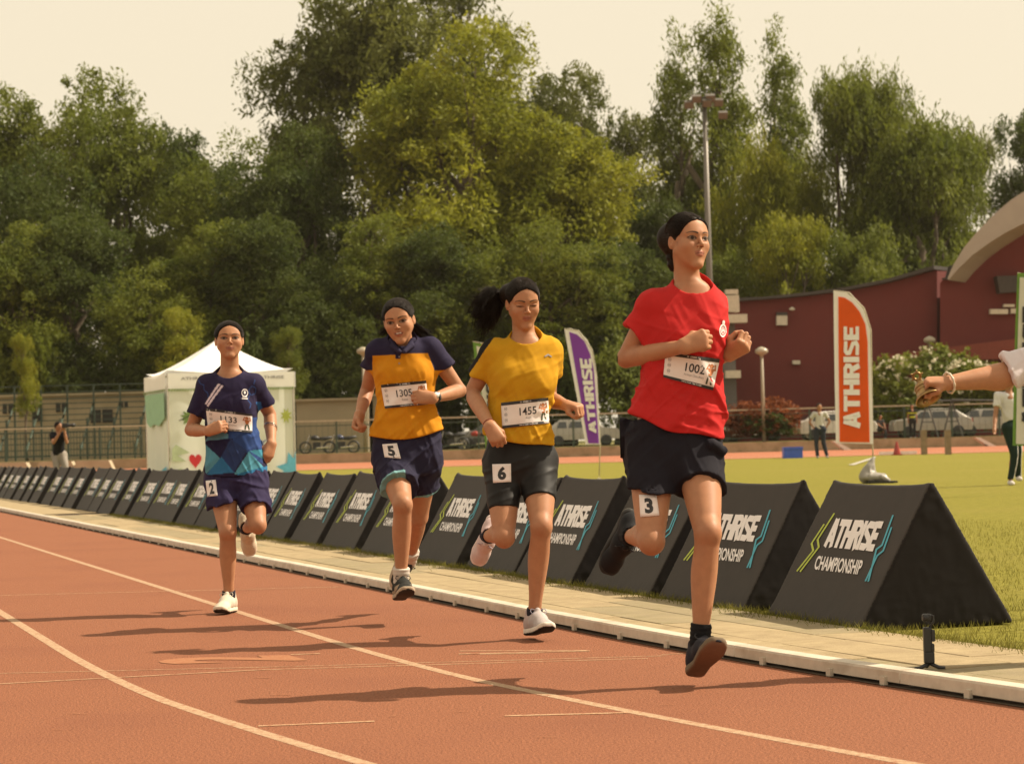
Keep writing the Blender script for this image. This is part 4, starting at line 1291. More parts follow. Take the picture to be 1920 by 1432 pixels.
def runner_five():
    Y0 = 11.35; p = lambda x, y, d=0: P(x, y, Y0 + d)
    root = empty('person', G(752, 1166), label='running girl in navy and yellow polo shirt with a wristwatch and lane number 5', cat='person')
    S1, E1, W1 = p(708, 660), p(688, 733, .16), p(674, 778, .02)
    S2, E2, W2 = p(808, 656), p(862, 732, .06), p(812, 746, -.16)
    H1, K1, A1 = p(734, 862), p(755, 947, -.27), p(752, 1089, -.2)
    H2, K2, A2 = p(792, 860), p(785, 968, .16), p(769, 1046, .46)
    bones('five', dict(ua1=(S1, E1), fa1=(E1, W1), ua2=(S2, E2), fa2=(E2, W2), th1=(H1, K1), sh1=(K1, A1), th2=(H2, K2), sh2=(K2, A2)))
    H = head_frame(A3(p(748, 603, -.08)), -6, -8, -8, .89, 1.12)
    rows = [(726, 782, 642, .05, -.03), (708, 802, 654, .066, -.02), (699, 818, 674, .088, 0), (700, 820, 700, .105, 0), (706, 817, 730, .108, 0), (706, 818, 760, .108, 0),
            (700, 826, 790, .115, 0), (695, 834, 815, .125, 0), (692, 836, 845, .125, 0)]
    LV = lv(Y0, rows)
    B = Field(); add_head(B, H, mouth=.38)
    p_neck = p(757, 660, .02)
    B.cone(p_neck, H.w(0, -.024, -.06), .052, .047, k=.025)
    B.loft(shrink(LV, .8, .8), k=.03); B.cone(H1, H2, .078, .078, k=.03)
    add_arm(B, S1, E1, W1, .98); add_arm(B, S2, E2, W2, .98)
    add_hand(B, W1, (-.22, -.3, -.9), (.75, -.5, .0), (.3, -.8, .2), .95, .9)
    add_hand(B, W2, (-.97, -.12, .1), (-.1, .95, -.2), (.1, 0, 1), .62, .9)
    add_leg(B, H1, K1, A1); add_leg(B, H2, K2, A2)
    ankle_in_shoe(B, A1, (.25, -.93, .16), (.0, .15, 1)); ankle_in_shoe(B, A2, (-.25, .05, -.97), (.55, -.8, .0))
    for q_ in (S1, S2): B.cone(A3(p_neck) + A3((0, .02, .01)), A3(q_) * .75 + A3(p_neck) * .25, .036, .034, k=.03)
    lo = A3((p(640, 0).x, Y0 - .45, p(0, 1170).z - .06)); hi = A3((p(900, 0).x, Y0 + .62, H.c[2] + .16))
    hc = H.c
    T0('five body')
    V, Fq = polygonize(B, lo, hi, .005, fx=[(hc[0] - .09, hc[0] + .09, .0026)], fy=[(hc[1] - .12, hc[1] + .01, .003)], fz=[(hc[2] - .14, hc[2] + .08, .0025)])
    mk('body', V, Fq, SKIN, root, True, face_paint(V, H, mouth=.38, joints=(K1, K2, E1, E2)))
    T0('five shirt')
    Sh = Field(); Sh.loft(LV, k=.03, n=2.4)
    s1 = Field(); slv(s1, S1, E1); s1.cone(p(712, 658), p(692, 700, .1), .052, .056, k=.02); s1.plane(p(689, 688, .08), A3((-.45, .4, -1)), k=.004); s1.cone(p(691, 696, .09), p(685, 718, .13), .045, .05, k=.004, op='s')
    Sh.sub(s1, p(702, 675, .04), .14, .03)
    s2 = Field(); slv(s2, S2, E2); s2.cone(p(806, 653), p(846, 703, .03), .052, .064, k=.02); s2.plane(p(841, 690, .02), A3(p(868, 735)) - A3(p(838, 680)), k=.004); s2.cone(p(845, 697, .03), p(860, 724, .05), .05, .062, k=.004, op='s')
    Sh.sub(s2, p(828, 675, .02), .15, .03)
    Sh.ell(p(738, 700, -.07), (.05, .035, .05), None, k=.05); Sh.ell(p(783, 700, -.07), (.05, .035, .05), None, k=.05)
    nc = A3(p(755, 648, -.04)) + A3((0, 0, -.006)); pass
    def hem(Q):
        a = A3(p(697, 818)); b = A3(p(834, 803)); t = (Q[..., 0] - a[0]) / (b[0] - a[0])
        zl = a[2] + (b[2] - a[2]) * t - .034 * np.sin(np.clip(t, 0, 1) * 3.1)
        return zl - Q[..., 2]
    Sh.sph(S1, .0505, k=.03); Sh.sph(S2, .0500, k=.03)
    [Sh.cone(nc + A3((q_ * .055, .025, .018)), A3(S_), .022, .044, k=.04) for q_, S_ in ((-1, S1), (1, S2))]; Sh.cone(nc + A3((0, .02, -.04)), nc + A3((-.002, .03, .040)), .084, .070, k=.035)
    Sh.disp(fold_w(folds([(.009, (.4, 0, -.9), 2.2, 10), (.006, (-.7, 0, -.7), 2.5, 13)], 43), nc[2] - .02, nc[2] - .30))
    Sh.cone(nc + A3((0, .045, -.05)), nc + A3((0, -.03, .09)), .050, .076, k=.006, op='s')
    Sh.fn(hem, None, 0, .006, 'i')
    V, Fq = polygonize(Sh, lo, hi, .005)
    nav = np.array((.022, .018, .045)); yel = np.array((.55, .225, .01))
    cols = np.repeat(yel[None], len(V), 0)
    yk = p(0, 668).z; za = A3(p(697, 668)); zb = A3(p(805, 663))
    zline = za[2] + (zb[2] - za[2]) * (V[:, 0] - za[0]) / (zb[0] - za[0])
    xl = p(700, 690).x; xr = p(804, 690).x
    m = (V[:, 2] > zline) | (V[:, 0] < xl - (zline - V[:, 2]) * .05 + 0) & (V[:, 2] > p(0, 712).z) | ((V[:, 0] > xr + (zline - V[:, 2]) * .35) & (V[:, 2] > p(0, 716).z))
    cols[m] = nav
    m = (V[:, 0] > p(743.5, 680).x) & (V[:, 0] < p(754, 680).x) & (V[:, 2] > p(0, 694).z) & (V[:, 1] < Y0 - .03)
    cols[m] = nav
    mk('polo_shirt', V, Fq, CLOTH, root, True, cols)
    Co = Field()
    for q in (-1, 1):
        a = nc + A3((q * .052, -.02, .03)); b = nc + A3((q * .012, -.095, -.028)); c = nc + A3((q * .06, .03, .035))
        Co.cone(c, a, .011, .012, k=.02); Co.cone(a, b, .013, .009, k=.01); Co.cone(nc + A3((q * .05, -.05, .002)), b, .012, .008, k=.01)
    Co.cone(nc + A3((-.06, .03, .035)), nc + A3((.06, .03, .035)), .011, .011, k=.02)
    V, Fq = polygonize(Co, nc - .14, nc + .14, .004)
    mk('collar', V, Fq, CLOTH, root, True, np.repeat(np.array((.026, .022, .05))[None], len(V), 0))
    bt = Sheet(Sh, [(745, 665), (752, 665), (752, 690), (745, 690)], Y0, 3, 4, smooth=0)
    for y in (.85, .35):
        bt.printed('button', disc2d(.5, y, .2, ry=.07), INKG, root, .003)
    T0('five shorts')
    So = Field(); So.cone(H1, H2, .086, .086, k=.02); So.loft(lv(Y0, [(708, 822, 790, .095, 0), (700, 828, 822, .108, 0), (698, 829, 860, .13, 0), (706, 822, 890, .11, 0)]), k=.02)
    l1 = Field(); shorts_leg(l1, H1, K1, grow=.012, flare=.028); l1.plane(p(745, 906, -.18), A3(p(757, 935, -.27)) - A3(p(737, 868, -.05)), k=.004); l1.cone(p(752, 930, -.25), p(758, 950, -.3), .081, .086, k=.004, op='s')
    l2 = Field(); shorts_leg(l2, H2, K2, grow=.012, flare=.030); l2.plane(p(789, 923, .07), (.1, .3, -1), k=.004); l2.cone(p(788, 938, .11), p(787, 965, .15), .081, .088, k=.004, op='s')
    So.sub(l1, p(738, 890, -.1), .2, .025); So.sub(l2, p(790, 900, .05), .2, .025)
    So.disp(folds([(.006, (.25, 0, -1), 2, 12), (.005, (-.8, 0, -.6), 3, 16)], 51))
    V, Fq = polygonize(So, lo, hi, .005)
    cols = np.repeat(np.array((.02, .018, .04))[None], len(V), 0)
    n1 = A3(p(757, 935, -.27)) - A3(p(737, 868, -.05)); n1 /= np.linalg.norm(n1); d1 = (V - A3(p(745, 906, -.18))) @ n1
    m = (d1 > -.010) & (V[:, 0] < p(764, 900).x) & (V[:, 2] < p(0, 868).z) & (V[:, 1] < Y0 + .02); cols[m] = (.16, .32, .34)
    d2 = (V - A3(p(789, 923, .07))) @ (A3((.1, .3, -1)) / 1.05); m = (d2 > -.008) & (V[:, 0] > p(766, 900).x); cols[m] = (.16, .32, .34)
    mk('shorts', V, Fq, CLOTH, root, True, cols)
    make_bib(root, Sh, [(714, 721.5), (799, 713), (803, 758), (721.7, 765.7)], Y0, '1305', 'Kaamna', (.31, .66))
    make_sticker(root, So, [(716.6, 832.7), (744.3, 830.6), (751.8, 859.8), (721, 857)], Y0, '5')
    # watch
    a = A3(W2) + (A3(E2) - A3(W2)) * .1; v = A3(E2) - A3(W2); v /= np.linalg.norm(v)
    Wf = Field(); Wf.cone(a - v * .009, a + v * .009, .029, .029, k=.002); Wf.plane(a + v * .009, v); Wf.plane(a - v * .009, -v)
    V, Fq = polygonize(Wf, a - .05, a + .05, .003); wt = mk('wristwatch', V, Fq, BLACKP, root, True)
    face_n = A3((.12, -.93, .32)); face_n /= np.linalg.norm(face_n)
    R_ = Vector(face_n).to_track_quat('Z', 'Y').to_matrix()
    mb = MB(); mb.lathe([(0, .010), (.0135, .010), (.0165, .0085), (.0175, .004), (.0175, -.004), (0, -.004)], c=a + face_n * .026, n=24, R=R_)
    wf = mb.build('watch_case', METALL, wt, True)
    mb = MB(); mb.lathe([(0, .0112), (.0125, .0112), (.0125, .010)], c=a + face_n * .026, n=24, R=R_); mb.build('watch_dial', INKW, wt, True)
    T0('five hair')
    Hf = hair_cap(H, 1.0, .006, part=-.004)
    V, Fq = polygonize(Hf, hc - .19, hc + .17, .004)
    mk('hair', V, Fq, HAIR, root, True)
    combed(root, H, gather=(.02, -.105, -.01), seed=3)
    locks(root, H.w(.045, -.085, -.015), 16, 26, lambda g: A3((.72 + g.normal(0, .1), .1, -.62 + g.normal(0, .12))), .09, .14, .01, .006, r=.0011, seed=5, spread=.005)
    locks(root, H.w(-.045, -.085, -.02), 8, 22, lambda g: A3((-.75 + g.normal(0, .1), .1, -.55 + g.normal(0, .12))), .05, .085, .01, .005, r=.0010, seed=6, spread=.004)
    T0('five shoes')
    def acc(L, c):
        c = c.copy(); m = (L[:, 2] < -.05 + .25 * L[:, 1] * (L[:, 1] > 0)) & (L[:, 2] > -.062 + .12 * L[:, 1]) & (L[:, 1] < .1); c[m] = (.35, .28, .2); return c
    make_shoe(root, A1, (.25, -.93, .16), (.0, .15, 1), (.02, .02, .018), (.42, .33, .24), (.035, .028, .024), (.015, .015, .015), .96, .004, accent=acc)
    make_shoe(root, A2, (-.25, .05, -.97), (.55, -.8, .0), (.03, .028, .024), (.42, .34, .25), (.3, .24, .18), (.02, .02, .02), .96, .0045)
    for A, K_ in ((A1, K1), (A2, K2)):
        a = A3(A); v = A3(K_) - a; v /= np.linalg.norm(v)
        Fk = Field(); Fk.cone(a - v * .03, a + v * .09, .037, .039, k=.01); Fk.cone(a + v * .045, a + v * .065, .041, .041, k=.006); Fk.plane(a + v * .068, v); Fk.disp(lambda Q: .001 * np.sin(Q[..., 2] * 330))
        V, Fq = polygonize(Fk, a - .11, a + .11, .0045)
        mk('sock', V, Fq, CLOTH, root, True, np.repeat(np.array((.55, .5, .44))[None], len(V), 0))
    return root

def runner_two():
    Y0 = 12.3; p = lambda x, y, d=0: P(x, y, Y0 + d)
    root = empty('person', G(430, 1149), label='running girl in navy t-shirt with blue triangles and bib 1133, last of the four', cat='person')
    S1, E1, W1 = p(390, 723), p(358, 806, .06), p(391, 808, -.14)
    S2, E2, W2 = p(476, 722), p(506, 777, .15), p(509, 832, -.0)
    H1, K1, A1 = p(417, 900), p(427, 998, -.17), p(429, 1117, -.1)
    H2, K2, A2 = p(469, 898), p(483, 984, -.17), p(462, 990, .13)
    bones('two', dict(ua1=(S1, E1), fa1=(E1, W1), ua2=(S2, E2), fa2=(E2, W2), th1=(H1, K1), sh1=(K1, A1), th2=(H2, K2), sh2=(K2, A2)))
    H = head_frame(A3(p(430, 639, -.02)), 9, 6, 0, .85, 1.16)
    rows = [(403, 462, 697, .05, 0), (388, 476, 707, .065, 0), (377, 486, 724, .085, 0), (380, 484, 750, .1, 0), (385, 482, 780, .106, 0), (388, 484, 810, .104, 0),
            (387, 491, 840, .108, 0), (385, 497, 870, .115, 0), (384, 500, 900, .118, 0)]
    LV = lv(Y0, rows)
    B = Field(); add_head(B, H)
    p_neck = p(431, 716, .02)
    B.cone(p_neck, H.w(0, -.024, -.06), .052, .047, k=.025)
    B.loft(shrink(LV, .8, .8), k=.03); B.cone(H1, H2, .078, .078, k=.03)
    add_arm(B, S1, E1, W1, .98); add_arm(B, S2, E2, W2, .98)
    add_hand(B, W1, (.85, -.25, .3), (.35, .9, -.15), (-.1, 0, 1), .66, .88)
    add_hand(B, W2, (-.25, -.3, -.92), (-.55, .45, -.3), (-.6, -.6, .2), .5, .9, thumb=.3)
    add_leg(B, H1, K1, A1, k=.97); add_leg(B, H2, K2, A2, k=.97)
    ankle_in_shoe(B, A1, (-.14, -.97, .02), (.0, .05, 1)); ankle_in_shoe(B, A2, (.1, .3, -.93), (.1, -1, -.2))
    for q_ in (S1, S2): B.cone(A3(p_neck) + A3((0, .02, .01)), A3(q_) * .75 + A3(p_neck) * .25, .036, .034, k=.03)
    lo = A3((p(325, 0).x, Y0 - .42, p(0, 1165).z - .05)); hi = A3((p(540, 0).x, Y0 + .4, H.c[2] + .16))
    hc = H.c
    T0('two body')
    V, Fq = polygonize(B, lo, hi, .0052, fx=[(hc[0] - .09, hc[0] + .09, .0028)], fy=[(hc[1] - .12, hc[1] + .01, .003)], fz=[(hc[2] - .14, hc[2] + .08, .0026)])
    mk('body', V, Fq, SKIN, root, True, face_paint(V, H, 1.0, joints=(K1, K2, E1, E2)))
    T0('two shirt')
    Sh = Field(); Sh.loft(LV, k=.03, n=2.4)
    s1 = Field(); slv(s1, S1, E1); s1.cone(p(394, 722), p(361, 790, .03), .052, .054, k=.02); s1.plane(p(360, 775, .03), A3(p(352, 800)) - A3(p(370, 738)), k=.004); s1.cone(p(361, 780, .04), p(354, 812, .05), .045, .05, k=.004, op='s')
    Sh.sub(s1, p(376, 750, .02), .15, .025)
    s2 = Field(); slv(s2, S2, E2); s2.cone(p(473, 720), p(505, 768, .08), .05, .054, k=.02); s2.plane(p(502, 757, .06), A3(p(512, 785, .08)) - A3(p(492, 735, .0)), k=.004); s2.cone(p(504, 762, .08), p(512, 790, .12), .045, .05, k=.004, op='s')
    Sh.sub(s2, p(490, 743, .04), .14, .025)
    Sh.ell(p(412, 765, -.07), (.05, .035, .05), None, k=.05); Sh.ell(p(452, 765, -.07), (.05, .035, .05), None, k=.05)
    nc = A3(p(431, 706)) + A3((0, 0, -.024)); pass
    def hem(Q):
        a = A3(p(384, 889)); b = A3(p(499, 884)); t = (Q[..., 0] - a[0]) / (b[0] - a[0])
        return (a[2] + (b[2] - a[2]) * t - .02 * np.sin(np.clip(t, 0, 1) * 3.1)) - Q[..., 2]
    Sh.sph(S1, .0505, k=.03); Sh.sph(S2, .0500, k=.03)
    [Sh.cone(nc + A3((q_ * .055, .025, .018)), A3(S_), .022, .044, k=.04) for q_, S_ in ((-1, S1), (1, S2))]; Sh.cone(nc + A3((0, .02, -.04)), nc + A3((-.002, .03, .040)), .084, .070, k=.035)
    Sh.disp(fold_w(folds([(.007, (.2, 0, -1), 2.2, 10), (.005, (-.7, 0, -.7), 2.5, 13)], 63), nc[2] - .02, nc[2] - .30))
    Sh.cone(nc + A3((0, .045, -.05)), nc + A3((0, -.03, .09)), .050, .076, k=.006, op='s')
    Sh.fn(hem, None, 0, .006, 'i')
    V, Fq = polygonize(Sh, lo, hi, .0044)
    nav = np.array((.022, .017, .048)); cols = np.repeat(nav[None], len(V), 0)
    # sublimated triangles on the lower half, drawn in the shirt's own plane
    X0 = p(386, 840).x; X1 = p(499, 840).x; Z0 = p(0, 892).z; Z1 = p(0, 808).z
    u = (V[:, 0] - X0) / (X1 - X0); v = (V[:, 2] - Z0) / (Z1 - Z0)
    tris = [([(0, .62), (.2, 1.1), (.42, .78), (.5, .72)], (.10, .24, .33)), ([(.42, 1.15), (.42, .7), (.95, .12), (1.05, 1.15)], (.028, .06, .19)),
            ([(.0, .66), (.5, .7), (.42, .35), (.2, .3)], (.016, .014, .045)), ([(0, -.1), (.0, .6), (.3, .25)], (.08, .25, .34)), ([(.02, -.1), (.3, .3), (.52, -.05)], (.03, .14, .30)),
            ([(.3, .3), (.46, .7), (.72, .42), (.5, -.05)], (.026, .045, .13)), ([(.5, -.1), (.75, .4), (1.0, .0)], (.08, .28, .38)), ([(.52, -.1), (1.05, .08), (1.1, -.2)], (.03, .16, .33)),
            ([(.75, .42), (1.1, .1), (1.1, .45)], (.05, .22, .32)), ([(.86, 1.5), (.93, 1.5), (1.04, .5), (.98, .45), (.92, .9)], (.03, .12, .33))]
    def inpoly(poly, x, y):
        c = np.zeros(len(x), bool); n = len(poly)
        for i in range(n):
            x1, y1 = poly[i]; x2, y2 = poly[(i + 1) % n]
            if y1 == y2: continue
            m = ((y1 > y) != (y2 > y)) & (x < (x2 - x1) * (y - y1) / (y2 - y1) + x1); c ^= m
        return c
    fr = V[:, 1] < Y0 + .2
    for po, co in tris: cols[inpoly(po, u, v) & fr] = co
    # pale bars on the chest
    def band(x1, y1, x2, y2, wd, co):
        a = A3(p(x1, y1)); b = A3(p(x2, y2)); ab = b - a; ab[1] = 0; t = ((V - a) * A3((1, 0, 1))) @ ab / (ab @ ab)
        e = (V - a) * A3((1, 0, 1)) - t[:, None] * ab
        m = (t > 0) & (t < 1) & (np.linalg.norm(e, axis=1) < wd) & (V[:, 1] < Y0 - .02); cols[m] = co
    band(389, 758, 415, 720, .0058, (.62, .52, .58)); band(393, 762, 421, 723, .0058, (.62, .52, .58))
    hx = (.03, .07, .22)
    for q in ((374, 712, 378, 720), (378, 720, 385, 722), (385, 722, 386, 732), (386, 732, 393, 737), (393, 737, 394, 745), (471, 729, 476, 724), (476, 724, 482, 728), (482, 728, 481, 738), (481, 738, 474, 741), (474, 741, 469, 736), (469, 736, 471, 729),
              (471, 741, 468, 750), (468, 750, 474, 757), (474, 757, 472, 766), (480, 712, 479, 722)): band(*q, .0022, hx)
    mk('t_shirt', V, Fq, CLOTH, root, True, cols)
    cs = Sheet(Sh, [(452, 728), (466, 728), (466, 750), (452, 750)], Y0, 6, 6, smooth=0)
    cs.printed('chest_emblem', merge2d([ring2d(.5, .62, .4, .09, ry=.3), disc2d(.5, .66, .14, ry=.14), stroke2d([(.2, .3), (.8, .3)], .07), stroke2d([(.1, .14), (.9, .12)], .08)]), INKW, root, -.0015, .3)
    T0('two shorts')
    So = Field(); So.cone(H1, H2, .086, .086, k=.02); So.loft(lv(Y0, [(394, 489, 860, .09, 0), (389, 496, 886, .10, 0), (386, 503, 912, .12, 0), (393, 497, 925, .1, 0)]), k=.02)
    l1 = Field(); shorts_leg(l1, H1, K1, k=.97, grow=.010, flare=.028)
    l1.fn(lambda Q, a=A3(p(393, 953)), b=A3(p(444, 937)): (a[2] + (b[2] - a[2]) * (Q[..., 0] - a[0]) / (b[0] - a[0])) - Q[..., 2], None, 0, .004, 'i')
    l1.cone(p(424, 962, -.1), p(427, 985, -.14), .078, .086, k=.004, op='s')
    l2 = Field(); shorts_leg(l2, H2, K2, k=.97, grow=.010, flare=.02); l2.plane(p(481, 950, -.13), A3(p(484, 975, -.2)) - A3(p(474, 900, -.05)), k=.004); l2.cone(p(482, 966, -.15), p(485, 985, -.18), .076, .084, k=.004, op='s')
    So.sub(l1, p(418, 925, -.05), .18, .02); So.sub(l2, p(476, 922, -.06), .18, .02)
    So.disp(folds([(.005, (.25, 0, -1), 2, 12), (.006, (-.9, 0, .25), 3, 18)], 71))
    V, Fq = polygonize(So, lo, hi, .0052)
    mk('shorts', V, Fq, CLOTH, root, True, np.repeat(np.array((.028, .022, .062))[None], len(V), 0))
    make_bib(root, Sh, [(386, 765), (473, 776), (473, 811), (390, 805)], Y0, '1133', 'Ananya Bhartiya', (.30, .66))
    make_sticker(root, So, [(385.5, 901), (404.5, 899), (408, 929), (388.7, 931)], Y0, '2')
    T0('two hair')
    Hf = hair_cap(H, 1.0, .006, part=.002)
    V, Fq = polygonize(Hf, hc - .19, hc + .17, .004)
    mk('hair', V, Fq, HAIR, root, True)
    combed(root, H, gather=(0, -.105, -.0), seed=3)
    T0('two shoes')
    make_shoe(root, A1, (-.14, -.97, .02), (.0, .05, 1), (.60, .52, .42), (.66, .58, .46), (.05, .035, .03), (.5, .44, .36), .94, .004)
    make_shoe(root, A2, (.1, .3, -.93), (.1, -1, -.2), (.55, .45, .33), (.62, .52, .4), (.3, .22, .15), (.4, .32, .24), .94, .0045, bow=False)
    for A, K_ in ((A1, K1), (A2, K2)):
        a = A3(A); v = A3(K_) - a; v /= np.linalg.norm(v)
        Fk = Field(); Fk.cone(a - v * .03, a + v * .04, .035, .036, k=.01); Fk.plane(a + v * .03, v)
        V, Fq = polygonize(Fk, a - .1, a + .1, .005)
        mk('sock', V, Fq, CLOTH, root, True, np.repeat(np.array((.02, .02, .03))[None], len(V), 0))
    a = A3(W2) + (A3(E2) - A3(W2)) * .58; v = A3(E2) - A3(W2); v /= np.linalg.norm(v)
    ring_band(root, 'bangle', a, v + A3((.25, 0, 0)), .036, .002, METALL)
    ring_band(root, 'bangle', a - v * .008, v + A3((.32, 0, .05)), .036, .0015, METALL)
    # small ear studs
    st = MB(); st.lathe([(0, .003), (.003, 0), (0, -.003)], c=H.w(-.0765, -.004, -.030), n=8); st.build('ear_stud', METALL, root, True)
    return root
# ================================================================== ground, track, far field
def Pw(px, py, Y): return A3(P(px, py, Y))
CD = np.array((0.3134, -0.9496)); CN = np.array((0.9496, 0.3134))
def kerb_path(off, z0=112.0, arc=26.0, step=.5):
    """points (x,y) parallel to the inside kerb, off metres towards the infield"""
    p1 = np.array((-.02 + .33 * .55, 10.8)); 
    p0 = p1 - CD * ((z0 - 10.8) / .9496)
    L = np.linalg.norm(p1 - p0); pts = [p0 + CD * t + CN * off for t in np.r_[np.arange(0, L, 2.0 if step > .4 else step), L]]
    Rr = 36.5; c = p1 + CN * Rr
    for s in np.arange(step, arc, step):
        a = s / Rr; r = -CN * math.cos(a) + CD * math.sin(a)
        pts.append(c + r * (Rr - off))
    return np.array(pts)
def kerb_at(s, off=0.0):
    """s metres along from the bend start (negative = straight, far side); returns point, direction"""
    p1 = np.array((-.02 + .33 * .55, 10.8)); Rr = 36.5
    if s <= 0: return p1 + CD * s + CN * off, CD
    c = p1 + CN * Rr; a = s / Rr; r = -CN * math.cos(a) + CD * math.sin(a)
    return c + r * (Rr - off), CD * math.cos(a) + CN * math.sin(a)
def strip(o1, o2, z, **k):
    a = kerb_path(o1, **k); b = kerb_path(o2, **k); n = len(a)
    V = [(x, y, z) for x, y in a] + [(x, y, z) for x, y in b]
    F = [(i, i + 1, n + i + 1, n + i) for i in range(n - 1)]
    return V, F

m_track = M('track_rubber', (.145, .051, .024), rough=.9, col2=(.325, .125, .062), vs=95, detail=3, bump=.9, bs=120, bd=.010, spec=.25, dirt=((.19, .066, .035), 1.1, .45))
m_track_far = M('far_track_rubber', (.34, .13, .07), rough=.9, var=.1, vs=2, spec=.2)
m_paint = M('worn_track_paint', (.45, .33, .22), rough=.85, col2=(.31, .18, .10), vs=70, detail=4, bump=.4, bs=160, bd=.006, dirt=((.27, .10, .05), 38, .95), spec=.2)
m_faint = M('faded_track_paint', (.34, .165, .085), rough=.9, col2=(.265, .10, .047), vs=85, detail=3, dirt=((.28, .10, .046), 30, .97), spec=.2)
m_line = M('thin_line_paint', (.50, .34, .21), rough=.9, col2=(.36, .19, .10), vs=60, detail=3, dirt=((.28, .10, .05), 25, .9), spec=.2)
m_grass = M('grass_ground', (.165, .153, .024), rough=.95, col2=(.27, .24, .045), vs=9, detail=10, bump=.9, bs=70, bd=.03, spec=.1, dirt=((.25, .21, .05), .35, .5))
m_dirt = M('dry_ground', (.20, .15, .08), rough=.95, col2=(.14, .13, .04), vs=.4, detail=8, spec=.1)

mk('ground', [(-400, -60, -.012), (400, -60, -.012), (400, 116.5, -.012), (-400, 116.5, -.012)], [(0, 1, 2, 3)], m_dirt)['kind'] = 'structure'
mk('far_terrace', [(-400, 115.6, .5), (400, 115.6, .5), (400, 700, .5), (-400, 700, .5)], [(0, 1, 2, 3)], M('terrace_grass', (.13, .13, .03), col2=(.2, .17, .07), vs=.8, rough=.95, spec=.1))['kind'] = 'structure'
V, F = strip(.02, 90, -.004)
o = mk('infield_grass', V, F, m_grass); o['kind'] = 'structure'
V, F = strip(-9.9, .02, 0)
o = mk('running_track', V, F, m_track); o['kind'] = 'structure'
o = mk('far_track', [(-60, 85.5, .006), (70, 84.0, .006), (70, 115.5, .006), (-60, 115.5, .006)], [(0, 1, 2, 3)], m_track_far); o['kind'] = 'structure'
for i, y in enumerate((86.2, 88.5, 92, 96)):
    o = mk('far_lane_line', [(-60, y, .012), (70, y - 1, .012), (70, y - .9, .012), (-60, y + .1, .012)], [(0, 1, 2, 3)], M('far_paint', (.6, .5, .38)) if i == 0 else bpy.data.materials['far_paint'])
    o['kind'] = 'structure'
# lane lines
for i, o_ in enumerate((-1.11, -2.27, -3.45, -4.65, -5.85, -7.05, -8.25)):
    ss = np.r_[np.arange(-100, 0, 2.0), np.arange(0, 22, .35)]
    ps = [(kerb_at(s_, o_ + .045 * max(0, s_ - 2) - .027)[0], kerb_at(s_, o_ + .045 * max(0, s_ - 2) + .022)[0]) for s_ in ss]
    V = [(a[0], a[1], .0008) for a, b in ps] + [(b[0], b[1], .0008) for a, b in ps]; nn_ = len(ps)
    F = [(j, j + 1, nn_ + j + 1, nn_ + j) for j in range(nn_ - 1)]
    o = mk('lane_line', V, F, m_paint); o['kind'] = 'structure'
def ground_strip(name, a, b, w, mat, z=.005):
    A = G(*a); Bp = G(*b); d = (Bp - A).normalized(); n = Vector((-d.y, d.x, 0)) * w / 2
    o = mk(name, [A - n + Vector((0, 0, z)), Bp - n + Vector((0, 0, z)), Bp + n + Vector((0, 0, z)), A + n + Vector((0, 0, z))], [(0, 1, 2, 3)], mat)
    o['kind'] = 'structure'; return o
for a, b, w in (((-40, 1284), (500, 1255), .018), ((500, 1255), (1215, 1234), .014), ((-40, 1263), (560, 1249), .012), ((520, 1250), (1250, 1229), .012),
                ((484, 1361), (702, 1352), .022), ((946, 1342), (1176, 1336), .022), ((1240, 1227), (1300, 1224), .01), ((860, 1226), (1106, 1220), .02), ((-30, 1117), (640, 1100), .02), ((545, 1227), (600, 1225), .02)):
    ground_strip('cross_mark', a, b, w * 1.15, m_line, z=.0012 + .0005 * (w > .015))
def ground_print(name, quad, VF, mat, z=.002):
    V, F = VF; q = [np.array(c, float) for c in quad]; out = []
    for u, v in V:
        pp = (q[0] * (1 - u) + q[1] * u) * v + (q[3] * (1 - u) + q[2] * u) * (1 - v)
        g = G(*pp); out.append((g.x, g.y, z))
    o = mk(name, out, F, mat); o['kind'] = 'structure'
ground_print('lane_numeral', [(300, 1233), (540, 1228), (578, 1238), (296, 1246)], (lambda t: (np.stack([1 - t[0][:, 1], t[0][:, 0]], 1), t[1]))(fit2d(text2d('2', .05), .0, .0, 1, 1)), m_faint)
for a_, b_ in (((862, 1220), (1100, 1219)), ((900, 1226), (1010, 1224))): ground_strip('start_mark', a_, b_, .02, m_line, z=.0012)
rr = random.Random(5)
for i in range(24):
    x = rr.uniform(100, 1300); y = rr.uniform(1150, 1400)
    if y < 1010 + x * .22: continue
    ground_strip('scuff_mark', (x, y), (x + rr.uniform(10, 36), y - rr.uniform(-1, 2)), rr.uniform(.003, .008), m_faint, .0024 + i * .00006)

